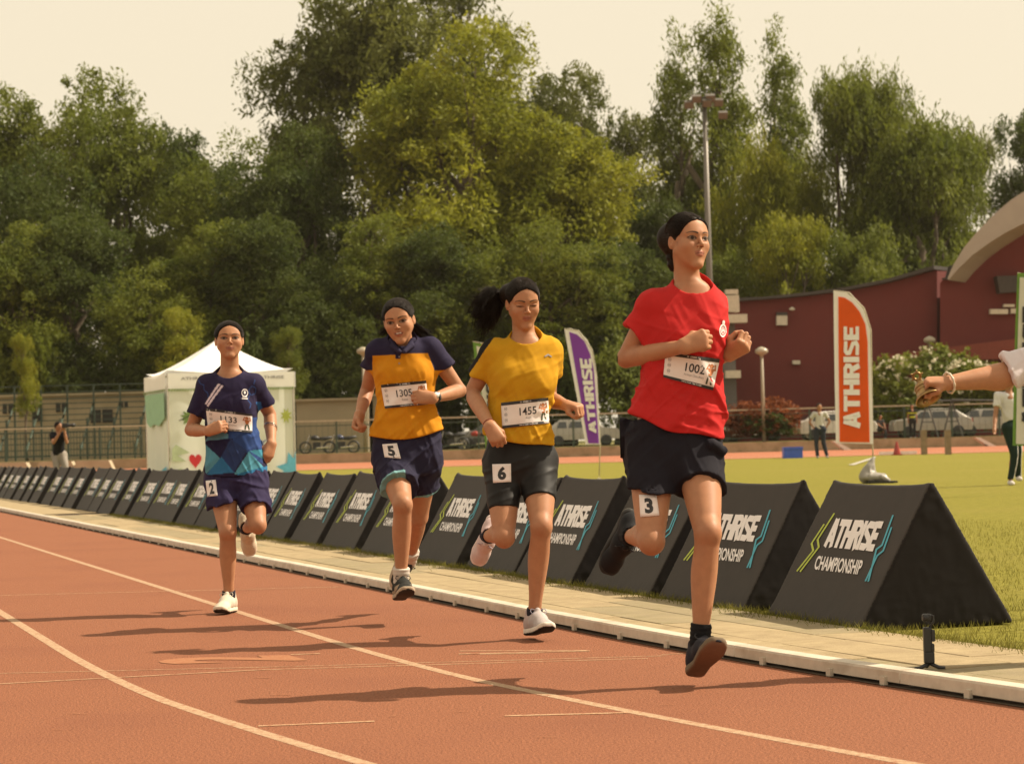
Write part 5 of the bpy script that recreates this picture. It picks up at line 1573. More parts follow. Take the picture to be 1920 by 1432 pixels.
# ------------------------------------------------------------------ kerb rail
m_kerb = M('kerb_metal', (.56, .49, .39), rough=.45, var=.1, vs=14, bump=.1, bs=60, dirt=((.30, .22, .14), 9, .55), spec=.4)
kr = empty('kerb_rail', (*kerb_at(0)[0], 0), label='low white metal rail along the inner edge of the running track', cat='kerb')
prof = [(-.006, .015), (-.004, .050), (0, .058), (.062, .060), (.066, .054), (.066, .015)]
s0 = -100.0
seg = []
while s0 < 14:
    L = 2.4 if s0 < -1 else 1.2
    n = 2 if s0 < -1 else 4
    V = []; F = []
    for i in range(n + 1):
        s = s0 + (L - .006) * i / n; pt, d = kerb_at(s); nn = np.array((-d[1], d[0]))
        dz = .0015 * math.sin(s * 2.1)
        for (o_, z) in prof: V.append((pt[0] + nn[0] * o_, pt[1] + nn[1] * o_, z + dz))
    k = len(prof)
    for i in range(n):
        for j in range(k):
            j2 = (j + 1) % k; F.append((i * k + j, i * k + j2, (i + 1) * k + j2, (i + 1) * k + j))
    F.append(tuple(range(k))); F.append(tuple(reversed([n * k + j for j in range(k)])))
    if s0 < -40:
        seg.append((V, F))
    else:
        mk('rail_section', V, F, m_kerb, kr)
    s0 += L
mbx = MB()
for V, F in seg: mbx.add(V, F)
o = mbx.build('rail_sections_far', m_kerb, kr); o.name = 'distant_rail'; o['kind'] = 'stuff'
ft = None
s = -26.0
while s < 8:
    s += rr.choice((.36, .46, .5, .56))
    pt, d = kerb_at(s, -.009)
    if ft is None:
        ft = MB().box((0, 0, .013), (.030, .014, .034)).build('rail_foot', m_kerb, kr, absolute=False); f0 = ft
    else: ft = inst('rail_foot', f0, kr)
    ft.location = Vector((pt[0], pt[1], 0)) - kr.location; ft.rotation_euler = (0, 0, math.atan2(d[1], d[0]))
# dark strip under the rail
m_dark_ground = M('dark_brown_ground', (.05, .035, .02), rough=1, col2=(.11, .07, .04), vs=40)
V, F = strip(-.022, .068, .003); o = mk('under_rail_strip', V, F, m_dark_ground); o['kind'] = 'structure'

# ------------------------------------------------------------------ paving between kerb and barriers
m_slab = M('concrete_slab', (.27, .205, .12), rough=.9, col2=(.37, .29, .17), vs=5, detail=10, bump=.5, bs=90, bd=.006, spec=.2, dirt=((.22, .17, .09), 14, .55))
m_slab2 = M('greenish_slab', (.22, .18, .11), rough=.9, col2=(.31, .25, .15), vs=6, detail=10, bump=.5, bs=90, bd=.006, spec=.2, dirt=((.16, .14, .06), 12, .6))
pv = empty('paving', (*kerb_at(-3, .5)[0], 0)); pv['kind'] = 'structure'
V, F = strip(.068, 1.05, .002); mk('slab_bed', V, F, m_dark_ground, pv)
def slab(s, L, o1, o2, h):
    mb = MB(); e = .006; V = []
    for z, ee in ((.0, 0), (h - .004, 0), (h, .004)):
        for ss, oo in ((s + ee, o1 + ee), (s + L - ee, o1 + ee), (s + L - ee, o2 - ee), (s + ee, o2 - ee)):
            pt, d = kerb_at(ss, oo); V.append((pt[0], pt[1], z + (rr.uniform(-.0015, .0015) if z == h else 0)))
    F = [(8, 9, 10, 11)] + [(i + k * 4, (i + 1) % 4 + k * 4, (i + 1) % 4 + k * 4 + 4, i + k * 4 + 4) for k in (0, 1) for i in range(4)]
    return V, F
s = -22.0
while s < 9:
    for o1, o2, sh in ((.074, .36, 0), (.366, .67, .5), (.676, 1.0 if s > -8 else 1.04, .2)):
        L = 1.22
        V, F = slab(s + sh, L - rr.choice((.006, .012, .02)), o1, o2 - (rr.uniform(0, .02) if o2 > .9 else 0), .016 + rr.uniform(0, .005))
        o = mk('slab', V, F, m_slab if rr.random() < .7 else m_slab2, pv)
    s += 1.22
V, F = strip(.064, 1.04, .014, arc=0.01); 
V = [v for v in V]; n = len(V) // 2
keep = [i for i in range(n) if V[i][1] > 31.2]
V2 = [V[i] for i in keep] + [V[n + i] for i in keep]; k = len(keep)
o = mk('distant_slabs', V2, [(i, i + 1, k + i + 1, k + i) for i in range(k - 1)], m_slab, pv); o['kind'] = 'stuff'

# ------------------------------------------------------------------ grass blades
def blades(pts, h, w, name, mat, lean=.5, seed=1):
    g = np.random.default_rng(seed); n = len(pts)
    a = g.uniform(0, 6.283, n); hh = h * g.uniform(.5, 1.3, n)
    dx = np.cos(a) * w / 2; dy = np.sin(a) * w / 2; l = g.uniform(-lean, lean, (n, 2)) * hh[:, None]
    V = np.zeros((n, 3, 3), dtype=np.float32)
    V[:, 0, 0] = pts[:, 0] - dx; V[:, 0, 1] = pts[:, 1] - dy; V[:, 1, 0] = pts[:, 0] + dx; V[:, 1, 1] = pts[:, 1] + dy
    V[:, 2, 0] = pts[:, 0] + l[:, 0]; V[:, 2, 1] = pts[:, 1] + l[:, 1]; V[:, 2, 2] = hh
    o = mk(name, V.reshape(-1, 3), np.arange(n * 3).reshape(n, 3), mat); o['kind'] = 'stuff'
    tag(o, cat='grass')
    return o
m_blade = M('grass_blade', (.155, .150, .024), rough=.7, col2=(.34, .30, .075), vs=3, trans=.3, spec=.2)
g = np.random.default_rng(3)
n = 120000
ss = 9.5 - g.uniform(0, 1, n) ** 1.1 * 30; oo = 1.0 + g.uniform(0, 1, n) ** 1.3 * 6.5
dens = g.uniform(0, 1, n) < np.clip(1.2 - (9.5 - ss) / 26, .1, 1)
ss = ss[dens]; oo = oo[dens]
pt = np.array([kerb_at(a, b)[0] for a, b in zip(ss, oo)])
tag(blades(pt, .032, .0045, 'lawn_grass', m_blade), 'short yellow-green lawn grass on the infield beside the paving')
# rough tufts where the barriers meet the slabs
n = 16000
ss = 9 - g.uniform(0, 30, n); cl = np.sin(ss * 5.1) + np.sin(ss * 2.3 + 1) + g.normal(0, .6, n)
oo = .99 + np.abs(g.normal(0, .045, n)) * (1 + .8 * (cl > .6)) * np.where(g.uniform(0, 1, n) < .5, -1, .6)
pt = np.array([kerb_at(a, b)[0] for a, b in zip(ss, oo)])
tag(blades(pt, .045, .006, 'edge_grass', M('edge_grass_blade', (.09, .10, .015), rough=.8, col2=(.24, .21, .05), vs=5, trans=.3, spec=.1), .9, 5), 'straggling grass tufts growing over the slab edge')

# ------------------------------------------------------------------ barriers
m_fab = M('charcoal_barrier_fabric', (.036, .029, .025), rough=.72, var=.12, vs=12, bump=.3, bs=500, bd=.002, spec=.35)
m_fab2 = M('shaded_end_fabric', (.017, .0145, .015), rough=.85, var=.08, vs=12, bump=.1, bs=500, bd=.002, spec=.2)  # end faces of the same cover, their shade put into a darker colour
m_white = M('printed_white', (.80, .76, .76), rough=.65, var=.04)
m_lime = M('printed_lime', (.42, .50, .06), rough=.65, var=.04)
m_blue = M('printed_blue', (.06, .36, .48), rough=.65, var=.04)
BH, BW, BL, AY = .655, .76, 1.07, .375
def barrier(variant):
    root = empty('barrier', (0, 0, 0), label='x', cat='barrier', group='black triangular sponsor barriers lined up beside the track')
    F = Field(); hl = BL / 2
    def prism(Q):
        x, y, z = Q[..., 0], Q[..., 1], Q[..., 2]
        hx = np.abs(x) / hl
        top = BH - .016 * (1 - np.clip(hx, 0, 1) ** 3) + .006 * np.exp(-((hx - .96) / .05) ** 2)
        n1 = math.hypot(BH, AY); n2 = math.hypot(BH, BW - AY)
        sag = .006 * np.clip(1 - hx ** 2, 0, 1)
        f = (-(y) * BH + (z) * AY) / n1 + sag
        b = ((y - BW) * BH + z * (BW - AY)) / n2 + sag
        r = .007
        d = smax(smax(f + r, b + r, .012), np.abs(x) - hl + r + .010 * np.clip(z / BH, 0, 1) * variant * .5, .012)
        d = smax(d, z - top + .02, .014)
        return smax(d - r, .004 - z, .01)
    F.fn(prism, (0, BW / 2, BH / 2), 1.0, 0)
    wr = folds([(.005, (0, .6, -1), 2, 9), (.003, (1, 0, .1), 3, 14)], 90 + variant * 5)
    def dd(Q):
        x, y, z = Q[..., 0], Q[..., 1], Q[..., 2]
        endm = np.clip((np.abs(x) / hl - .93) / .05, 0, 1); low = np.exp(-z / .05); topm = np.exp(-(BH - z) / .06)
        return wr(Q * 1.5) * (endm * (.10 + .7 * topm + .35 * low) + .2 * low)
    F.disp(dd)
    V, Fq = polygonize(F, (-.62, -.08, -.03), (.62, .86, .75), .0095)
    Pm = (V[Fq[:, 0]] + V[Fq[:, 2]]) / 2; nrm = np.cross(V[Fq[:, 2]] - V[Fq[:, 0]], V[Fq[:, 3]] - V[Fq[:, 1]]); nrm /= np.maximum(np.linalg.norm(nrm, axis=1), 1e-9)[:, None]
    body = mk('cover', V, Fq, None, root, True, mats=[m_fab, m_fab2], midx=(np.abs(nrm[:, 0]) > .6).astype(np.int32))
    sl = math.hypot(BH, AY); nr = np.array((0, -BH, AY)) / sl
    def face(VF, name, mat, off):
        Vv, Ff = subdiv2d(VF, .3)
        t = 1 - Vv[:, 1]   # 0 top .. 1 bottom  (v measured from the top)
        X = -hl + Vv[:, 0] * BL
        hx = np.abs(X) / hl; sag = .006 * np.clip(1 - hx ** 2, 0, 1)
        W = np.stack([X, AY * (1 - t), BH * (1 - t)], 1) + nr * (off - sag)[:, None]
        return mk(name, W, Ff, mat, root)
    # y here is 1 at the ridge, 0 at the ground
    face(fit2d(block_word('ATHRISE', .0, .29), .25, .50, .77, .715, -.037), 'lettering', m_white, .0035)
    face(fit2d(text2d('CHAMPIONSHIP', .026), .262, .352, .75, .448, -.030), 'lettering', m_white, .0035)
    lm = [stroke2d([(.195, .745), (.155, .555), (.205, .505), (.135, .325)], .016), stroke2d([(.145, .665), (.112, .525), (.165, .478), (.10, .325)], .016)]
    face(merge2d(lm), 'side_mark', m_lime, .0035)
    bm_ = [stroke2d([(.795, .755), (.830, .555), (.795, .525), (.868, .315)], .016), stroke2d([(.838, .675), (.868, .520), (.832, .485), (.838, .315)], .016)]
    face(merge2d(bm_), 'side_mark', m_blue, .0035)
    return root
protos = [barrier(0), barrier(1)]
T0('barriers')
index_kids()
ZL = [11.07, 12.37, 13.55, 14.68, 15.85, 17.1, 18.45, 19.75, 20.95, 22.1, 23.2, 24.35, 25.55, 26.68, 27.82, 28.95, 30.1, 31.3, 32.6, 33.9, 35.1, 36.35, 37.8, 39.3, 40.8, 42.2, 43.6, 45.0, 46.4, 47.9, 49.4]
words_n = ['nearest', 'second', 'third', 'fourth', 'fifth', 'sixth', 'seventh', 'eighth', 'ninth', 'tenth', 'eleventh', 'twelfth', 'thirteenth', 'fourteenth', 'fifteenth', 'sixteenth', 'seventeenth', 'eighteenth', 'nineteenth', 'twentieth']
where = {0: 'behind the small tripod camera', 1: 'behind the front runner\'s shin', 2: 'behind her bent knee', 3: 'behind her raised dark shoe', 4: 'right of the yellow runner', 5: 'behind the yellow runner\'s legs', 6: 'beside the legs of runner 5', 7: 'behind the shin of runner 5'}
for i, z in enumerate(ZL):
    if i < 2: b = protos[i]
    else: b = copy_tree(protos[i % 2])
    c = np.array((4.84 - .33 * z, z)); d = CD if i else np.array((.285, -.958))
    c = c + d * (BL / 2)
    b.location = (c[0], c[1], 0); b.rotation_euler = (0, 0, math.atan2(d[1], d[0]) + rr.uniform(-.028, .028))
    if i: b.location.x += rr.uniform(-.03, .03); b.scale = (rr.uniform(.985, 1.01), rr.uniform(.97, 1.02), rr.uniform(.975, 1.01))
    nm = words_n[i] if i < 20 else 'twenty-' + ['first', 'second', 'third', 'fourth', 'fifth', 'sixth', 'seventh', 'eighth', 'ninth', 'tenth', 'eleventh'][i - 20]
    if i == 30: nm = 'thirty-first'
    if i == 29: nm = 'thirtieth'
    b['label'] = 'black fabric barrier, %s from the tripod camera%s' % (nm, (', ' + where[i]) if i in where else '')
    if i == 0: b['label'] = 'black triangular fabric barrier with its whole end face showing behind the tripod camera'

# ------------------------------------------------------------------ pocket camera on a mini tripod
gp = G(1743, 1264)
gr = empty('pocket_camera', gp, label='small black gimbal camera standing upright on a mini tripod on the paving', cat='camera')
mb = MB()
for a in (200, 335, 95):
    a = math.radians(a); mb = MB()
    mb.tube([gp + Vector((0, 0, .035)), gp + Vector((math.cos(a) * .03, math.sin(a) * .03, .022)), gp + Vector((math.cos(a) * .050, math.sin(a) * .04, .021))], [.006, .006, .0045], 8)
    mb.build('tripod_leg', BLACKP, gr, True)
GS = 1.18
def rbox(name, c, h, mat, parent, rr_=.003, vox=.0022, R=None):
    F = Field(); F.boxr(c, h, np.eye(3) if R is None else R, rr_, 0)
    V, Fq = polygonize(F, A3(c) - np.linalg.norm(h) - .01, A3(c) + np.linalg.norm(h) + .01, vox)
    return mk(name, V, Fq, mat, parent, True)
m_plastic = M('matte_black_plastic', (.016, .016, .017), rough=.45, var=.1)
rbox('battery_grip', gp + Vector((0, 0, .052)), (.0155, .011, .018), m_plastic, gr)
rbox('handle', gp + Vector((-.003, 0, .105)), (.0125, .012, .038), m_plastic, gr)
rbox('side_module', gp + Vector((.012, -.006, .118)), (.006, .010, .018), m_plastic, gr)
rbox('side_module', gp + Vector((.010, -.006, .082)), (.0055, .009, .012), m_plastic, gr)
mb = MB(); mb.tube([gp + Vector((.004, 0, .143)), gp + Vector((.017, .002, .158)), gp + Vector((.016, .0, .176)), gp + Vector((.006, 0, .18))], .0035, 8); mb.build('gimbal_arm', m_plastic, gr, True)
rbox('camera_head', gp + Vector((-.004, 0, .172)), (.0135, .011, .0115), m_plastic, gr, .006)
mb = MB(); mb.lathe([(0, .004), (.0075, .004), (.0085, .002), (.0085, -.004)], c=gp + Vector((-.008, -.012, .172)), n=16, R=Matrix.Rotation(math.radians(90), 3, 'X')); mb.build('lens', m_plastic, gr, True)
gr.scale = (GS, GS, GS)
# ================================================================== far field
def rot2(x, y, a): return x * math.cos(a) - y * math.sin(a), x * math.sin(a) + y * math.cos(a)
TZ = .5     # terrace height
def base_at(px, Y, z=TZ):
    r = ray(px, 800); return Vector((r.x / r.y * Y, Y, z))
def z_of(py, px, Y): return P(px, py, Y).z

# ---- leaves
def leaf_cloud(lobes, n, size, seed, droop=.3, clump=.55, ncl=None, flat=.5):
    """many small leaf faces gathered in clumps over overlapping lobes"""
    g = np.random.default_rng(seed)
    lobes = np.array(lobes, float)
    w = (lobes[:, 3] * lobes[:, 4] * lobes[:, 5]) ** (2 / 3); w /= w.sum()
    ncl = ncl or n // 42
    li = g.choice(len(lobes), ncl, p=w)
    u = g.normal(0, 1, (ncl, 3)); u /= np.linalg.norm(u, axis=1)[:, None]
    r = g.uniform(.15, 1, ncl) ** .42
    cc = lobes[li, :3] + u * r[:, None] * lobes[li, 3:6]
    cr = clump * g.uniform(.5, 1.5, ncl)
    k = g.integers(0, ncl, n)
    q = g.normal(0, 1, (n, 3)); q /= np.maximum(np.linalg.norm(q, axis=1), 1e-6)[:, None]; q *= g.uniform(0, 1, n)[:, None] ** .5
    c = cc[k] + q * cr[k][:, None] * np.array((1, 1, flat + .2)) 
    c[:, 2] -= droop * (q[:, 0] ** 2 + q[:, 1] ** 2) * cr[k]
    a = g.normal(0, 1, (n, 3)); a[:, 2] *= .6; a /= np.linalg.norm(a, axis=1)[:, None]
    b = np.cross(a, g.normal(0, 1, (n, 3))); b /= np.linalg.norm(b, axis=1)[:, None]
    s = size * g.uniform(.6, 1.4, n)[:, None]
    a[:, 2] -= droop; 
    V = np.stack([c - a * s, c + b * s * .45, c + a * s, c - b * s * .45], 1)
    nn = np.cross(a, b) * s * .18
    V[:, 0] += nn; V[:, 2] += nn
    return V.reshape(-1, 3).astype(np.float32), np.arange(n * 4).reshape(n, 4), cc
def leafmat(name, c1, c2, vs=.35):
    m = M(name, c1, rough=.65, col2=c2, vs=vs, detail=3, trans=.45, spec=.25)
    return m
LM = [leafmat('shaded_dark_leaves', (.042, .066, .013), (.105, .130, .021)), leafmat('mid_leaves', (.080, .110, .014), (.205, .228, .028)),  # the dark set has the shade of the lower trees put into its colour
      leafmat('yellow_leaves', (.130, .160, .013), (.33, .325, .030)), leafmat('olive_leaves', (.074, .092, .020), (.19, .198, .038))]
m_bark = M('bark', (.10, .075, .05), rough=.95, var=.4, vs=3, bump=.5, bs=12, bd=.03)
def trunk_mesh(H, lobes, seed, r0=.28, forks=7, base=(0, 0)):
    g = random.Random(seed); mb = MB()
    top = H * .62
    pts = [Vector((base[0] + g.uniform(-.2, .2) * i, base[1] + g.uniform(-.15, .15) * i, top * i / 5)) for i in range(6)]
    mb.tube(pts, [r0 * (1 - .13 * i) for i in range(6)], 7)
    for _ in range(forks):
        i = g.randint(1, 4); st = pts[i] * .5 + pts[i + 1] * .5
        l = g.choice(lobes); e = Vector(l[:3]) + Vector((g.uniform(-.3, .3) * l[3], g.uniform(-.3, .3) * l[4], g.uniform(-.4, .1) * l[5]))
        m = (st + e) / 2 + Vector((g.uniform(-.4, .4), g.uniform(-.4, .4), g.uniform(0, .5)))
        r = r0 * .45
        mb.tube([st, m, e], [r, r * .6, r * .15], 5)
        for _k in range(3):
            e2 = m + (e - m) * g.uniform(.1, .8) + Vector((g.uniform(-.6, .6), g.uniform(-.6, .6), g.uniform(.1, .6)))
            mb.tube([m + (e - m) * .2, e2], [r * .35, r * .1], 4)
    return mb
def tree_kind(kind, seed):
    g = random.Random(seed); L = []
    if kind == 'broad':       # 10 m tall unit, wide crown of many lobes
        for i in range(15):
            a = g.uniform(0, 6.28); r = g.uniform(0, 2.7); z = g.uniform(2.6, 8.8); r *= 1.1 - (max(z - 5, 0) / 5.5)
            L.append((r * math.cos(a), r * math.sin(a), z, g.uniform(1.0, 1.7), g.uniform(1.0, 1.7), g.uniform(.6, 1.05)))
        L.append((0, 0, 5.6, 2.4, 2.4, 3.0))
        V, F, _ = leaf_cloud(L, 46000, .066, seed, .3, .42, ncl=760)
    elif kind == 'column':    # tall ragged column, 10 m
        for i in range(15):
            z = 1.8 + i * .53; r = .95 - abs(z - 5.8) * .12
            L.append((g.uniform(-.55, .55), g.uniform(-.5, .5), z, r * g.uniform(.55, 1.05), r * .9, g.uniform(.45, .8)))
        V, F, _ = leaf_cloud(L, 21000, .055, seed, .7, .32, ncl=420, flat=.9)
    elif kind == 'weeping':   # billowing drooping masses, 10 m
        for i in range(20):
            a = g.uniform(0, 6.28); z = g.uniform(1.2, 8.9); r = g.uniform(.3, 2.4) * (1.12 - z / 12)
            L.append((r * math.cos(a), r * math.sin(a), z, g.uniform(.8, 1.3), g.uniform(.8, 1.3), g.uniform(1.0, 1.9) * (1.1 - z / 18)))
        V, F, _ = leaf_cloud(L, 46000, .060, seed, 1.0, .38, ncl=760, flat=1.0)
    elif kind == 'airy':
        for i in range(12):
            a = g.uniform(0, 6.28); z = g.uniform(3.2, 9.3); r = g.uniform(.2, 1.7) * (1.2 - z / 13)
            L.append((r * math.cos(a), r * math.sin(a), z, g.uniform(.6, 1.1), g.uniform(.6, 1.1), g.uniform(.5, .9)))
        V, F, _ = leaf_cloud(L, 17000, .058, seed, .6, .34, ncl=300, flat=.8)
    elif kind == 'bush':      # 1 m unit
        L = [(0, 0, .5, .5, .5, .45)] + [(g.uniform(-.3, .3), g.uniform(-.3, .3), g.uniform(.35, .75), .25, .25, .2) for _ in range(6)]
        V, F, _ = leaf_cloud(L, 9000, .026, seed, .2, .07, ncl=520)
    return V, F, L
TK = {}
for kind, sd in (('broad', 11), ('broad', 12), ('broad', 13), ('column', 21), ('column', 22), ('weeping', 31), ('weeping', 32), ('airy', 41), ('bush', 51)):
    V, F, L = tree_kind(kind, sd)
    me = mk('crown_proto', V, F, LM[0]); mesh = me.data; bpy.data.objects.remove(me)
    if kind != 'bush':
        tb = trunk_mesh(10, L, sd, .24 if kind != 'airy' else .14, 9); ob = tb.build('trunk_proto', m_bark, None, True); tm = ob.data; bpy.data.objects.remove(ob)
    else: tm = None
    TK.setdefault(kind, []).append((mesh, tm, {}))
T0('tree kinds')
_used = {}
def tree(kind, var, px, Y, top_py, width, label, leaf=0, group=None, rz=0.0, name='tree', base_z=TZ, cat='tree', wz=None, depth=None):
    """top at pixel height top_py; width in metres"""
    b = base_at(px, Y, base_z); H = z_of(top_py, px, Y) - base_z
    root = empty(name, b, label=label, cat=cat, group=group)
    mesh, tm, cache = TK[kind][var % len(TK[kind])]
    if leaf not in cache:
        mc = mesh if not cache else mesh.copy(); mc.materials.clear(); mc.materials.append(LM[leaf]) ; cache[leaf] = mc
    unit = {'broad': 6.6, 'column': 2.4, 'weeping': 6.4, 'airy': 4.2, 'bush': 1.0}[kind]
    hs = H / (9.9 if kind != 'bush' else .98)
    cr = bpy.data.objects.new('crown', cache[leaf]); COL.objects.link(cr); cr.parent = root
    cr.scale = (width / unit, (depth or width) / unit, hs); cr.rotation_euler = (0, 0, rz)
    if tm is not None:
        t = bpy.data.objects.new('trunk', tm); COL.objects.link(t); t.parent = root
        t.scale = cr.scale; t.rotation_euler = cr.rotation_euler
    return root
def trees():
    T = [  # kind, var, px, Y, top, width, leaf, label
        ('broad', 0, -10, 150, 118, 13, 1, 'leafy green tree at the left end of the row, behind the steel stand'),
        ('broad', 1, 90, 141, 165, 11, 0, 'dark leafy tree behind the left end of the steel stand'),
        ('broad', 2, 225, 149, 100, 12.5, 1, 'round-topped green tree over the steel stand, left of the tent'),
        ('broad', 0, 330, 158, 205, 11, 0, 'lower dark tree in the dip left of the tent\'s peak'),
        ('broad', 1, 452, 143, 146, 12.5, 1, 'dense green tree rising straight above the tent'),
        ('broad', 2, 560, 138, 205, 11, 0, 'dark bushy tree over the right edge of the tent'),
        ('airy', 0, 590, 152, 40, 13, 3, 'thin airy tree with sky showing through, left edge of the tallest group'),
        ('broad', 0, 690, 150, -110, 16, 3, 'very tall grey-green tree running out of the top of the photo'),
        ('broad', 2, 850, 140, 10, 17, 2, 'tall bright yellow-green tree above the yellow-shirted runners'),
        ('column', 0, 900, 160, -90, 8, 3, 'dark tall tree at the very top of the tallest group'),
        ('broad', 1, 985, 156, -40, 12, 3, 'tall olive tree behind the bright yellow-green one'),
        ('broad', 0, 1050, 139, 200, 13, 2, 'sunlit yellow-green tree left of the leading runner\'s head'),
        ('broad', 2, 1075, 152, 95, 9.5, 3, 'loose tree on the right shoulder of the tallest group'),
        ('airy', 0, 1205, 156, 182, 7.5, 3, 'slender see-through tree between the tall group and the floodlight mast'),
        ('column', 1, 1283, 150, 60, 5.4, 1, 'tall narrow eucalyptus left of the floodlight mast'),
        ('column', 0, 1360, 147, 8, 5.6, 1, 'tallest narrow eucalyptus just right of the floodlight mast'),
        ('column', 1, 1482, 153, 46, 5.2, 1, 'narrow eucalyptus top standing apart above the right-hand trees'),
        ('weeping', 0, 1430, 140, 195, 10.0, 2, 'yellow-green drooping tree right of the leading runner\'s head'),
        ('weeping', 1, 1250, 142, 360, 9.5, 0, 'low dark tree behind the leading runner\'s head'),
        ('weeping', 1, 1600, 142, 110, 10.8, 1, 'tall billowing tree above the orange flag'),
        ('weeping', 0, 1712, 140, 138, 14.0, 1, 'widest billowing tree right of the orange flag'),
        ('weeping', 0, 1520, 144, 235, 9.5, 2, 'yellow-green billowing tree between the narrow eucalyptus and the orange flag'),
        ('weeping', 1, 1658, 143, 122, 10, 1, 'full round-shouldered tree directly above the orange flag'),
        ('weeping', 0, 1775, 143, 190, 9.5, 1, 'full tree beside the left end of the arched roof'),
        ('weeping', 1, 1800, 146, 220, 11.0, 3, 'drooping tree sloping down towards the arched roof'),
        ('airy', 0, 1925, 150, 170, 8.5, 0, 'dark thin tree behind the arched roof at the right edge'),
        ('broad', 1, -60, 132, 420, 9, 0, 'low dark tree behind the steel stand\'s left end'),
        ('broad', 2, 30, 131, 400, 9, 1, 'lower green tree just behind the steel stand, second row'),
        ('broad', 0, 150, 133, 380, 10, 0, 'lower dark tree behind the middle of the steel stand'),
        ('broad', 1, 275, 130, 430, 9, 1, 'lower tree behind the left corner of the tent'),
        ('broad', 2, 385, 132, 400, 9.5, 1, 'lower leafy tree directly behind the tent\'s peak'),
        ('broad', 0, 500, 131, 380, 9.5, 0, 'lower dark tree behind the right corner of the tent'),
        ('broad', 1, 610, 130, 420, 9, 0, 'lower dark tree above the beige trailer'),
        ('broad', 2, 715, 131, 390, 9.5, 1, 'lower green tree behind the head of runner 5'),
        ('broad', 0, 830, 130, 400, 9.5, 0, 'lower dark tree between runner 5 and runner 6'),
        ('broad', 1, 945, 131, 380, 9.5, 1, 'lower green tree behind the flying ponytail'),
        ('broad', 2, 1060, 130, 400, 9.5, 1, 'lower green tree behind the purple flag'),
        ('broad', 0, 1160, 131, 430, 9, 0, 'lower dark tree left of the leading runner\'s shoulder'),
        ('weeping', 0, 1330, 134, 420, 8, 1, 'lower drooping tree at the foot of the floodlight mast'),
        ('weeping', 1, 1500, 133, 390, 8.5, 2, 'lower yellow-green tree above the left end of the maroon hall'),
        ('weeping', 0, 1640, 134, 380, 9, 1, 'lower drooping tree above the maroon hall roof'),
    ]
    for i, (k, v, px, Y, top, w, lf, lab) in enumerate(T):
        tree(k, v, px, Y, top, w, lab, lf, 'trees beyond the far side of the ground', rz=i * 1.7)
    # ragged understorey filling the gaps near the ground
    for i, px in enumerate(range(-50, 1400, 112)):
        tree('bush', 0, px + rr.uniform(-20, 20), 127 + rr.uniform(-1, 2), rr.uniform(600, 680), rr.uniform(4.5, 6.5), 'x', rr.choice((0, 0, 1)), 'shrubs under the far trees', rz=i * 2.1, name='shrub', cat='shrub', depth=2.5)
    sh = [o for o in bpy.data.objects if o.get('group') == 'shrubs under the far trees']
    plc = ['at the far left edge', 'behind the photographer', 'behind the middle of the steel stand', 'behind the right end of the steel stand', 'left of the tent peak', 'right of the tent', 'above the beige trailer', 'left of the head of runner 5', 'between runners 5 and 6', 'behind the face of runner 6', 'behind the purple flag', 'between the purple flag and the red shirt', 'behind the red shirt', 'right of the red shirt']
    for o, q in zip(sh, plc): o['label'] = 'dark leafy shrub under the far trees, ' + q
    # small pale plants in front
    tree('airy', 0, 50, 121, 612, 2.2, 'young tree with pale drooping yellow-green leaves behind the steel stand', 2, None, name='young_tree', rz=2)
    tree('airy', 0, 345, 122, 560, 4.0, 'slender sapling with long pale leaves left of the tent peak', 2, None, name='young_tree', rz=1)
    tree('airy', 0, 545, 123, 600, 3, 'slender sapling just right of the tent', 1, None, name='young_tree', rz=4)
trees()
T0('trees')

# ---- retaining wall and fence
m_wall = M('rough_render', (.26, .20, .12), rough=.95, col2=(.38, .31, .20), vs=.9, detail=10, bump=.5, bs=8, bd=.03, dirt=((.15, .13, .06), 1.7, .6))
mb = MB()
mb.box((0, 115.7, .25), (150, .35, .5)); 
o = mb.build('retaining_wall', m_wall); tag(o, 'low rendered retaining wall along the far edge of the track', 'wall')
m_green = M('green_painted_steel', (.045, .07, .05), rough=.6, var=.2)
m_rail = M('pale_rail', (.42, .37, .26), rough=.5, var=.15)
fr_ = empty('boundary_fence', (0, 117.2, TZ), label='long metal railing fence with posts and pickets beyond the far track', cat='fence')
xs0, xs1 = base_at(-80, 117.2).x, base_at(2000, 117.2).x
mb = MB(); mb.box(((xs0 + xs1) / 2, 117.2, TZ + 1.66), (xs1 - xs0, .05, .07)); mb.build('top_rail', m_rail, fr_)
for z in (1.42, .22):
    mb = MB(); mb.box(((xs0 + xs1) / 2, 117.25, TZ + z), (xs1 - xs0, .03, .05)); mb.build('rail', m_green, fr_)
x = xs0; p0 = None; n_ = 0
while x < xs1:
    if p0 is None: p0 = MB().box((0, 0, .85), (.09, .09, 1.7)).build('post', m_green, fr_, absolute=False); q = p0
    else: q = inst('post', p0, fr_)
    q.location = (x, .06, 0); x += 2.42
xs2 = base_at(560, 117.2).x; x = xs0; mb = MB()
while x < xs2:
    mb.box((x, 117.27, TZ + .8), (.03, .02, 1.3)); x += .16
o = mb.build('picket', m_green, fr_); o['kind'] = 'stuff'; o.name = 'close_pickets'
mb = MB()
while x < xs1:
    mb.box((x, 117.27, TZ + .8), (.012, .012, 1.6)); x += .3
o = mb.build('fence_wires', m_green, fr_); o['kind'] = 'stuff'

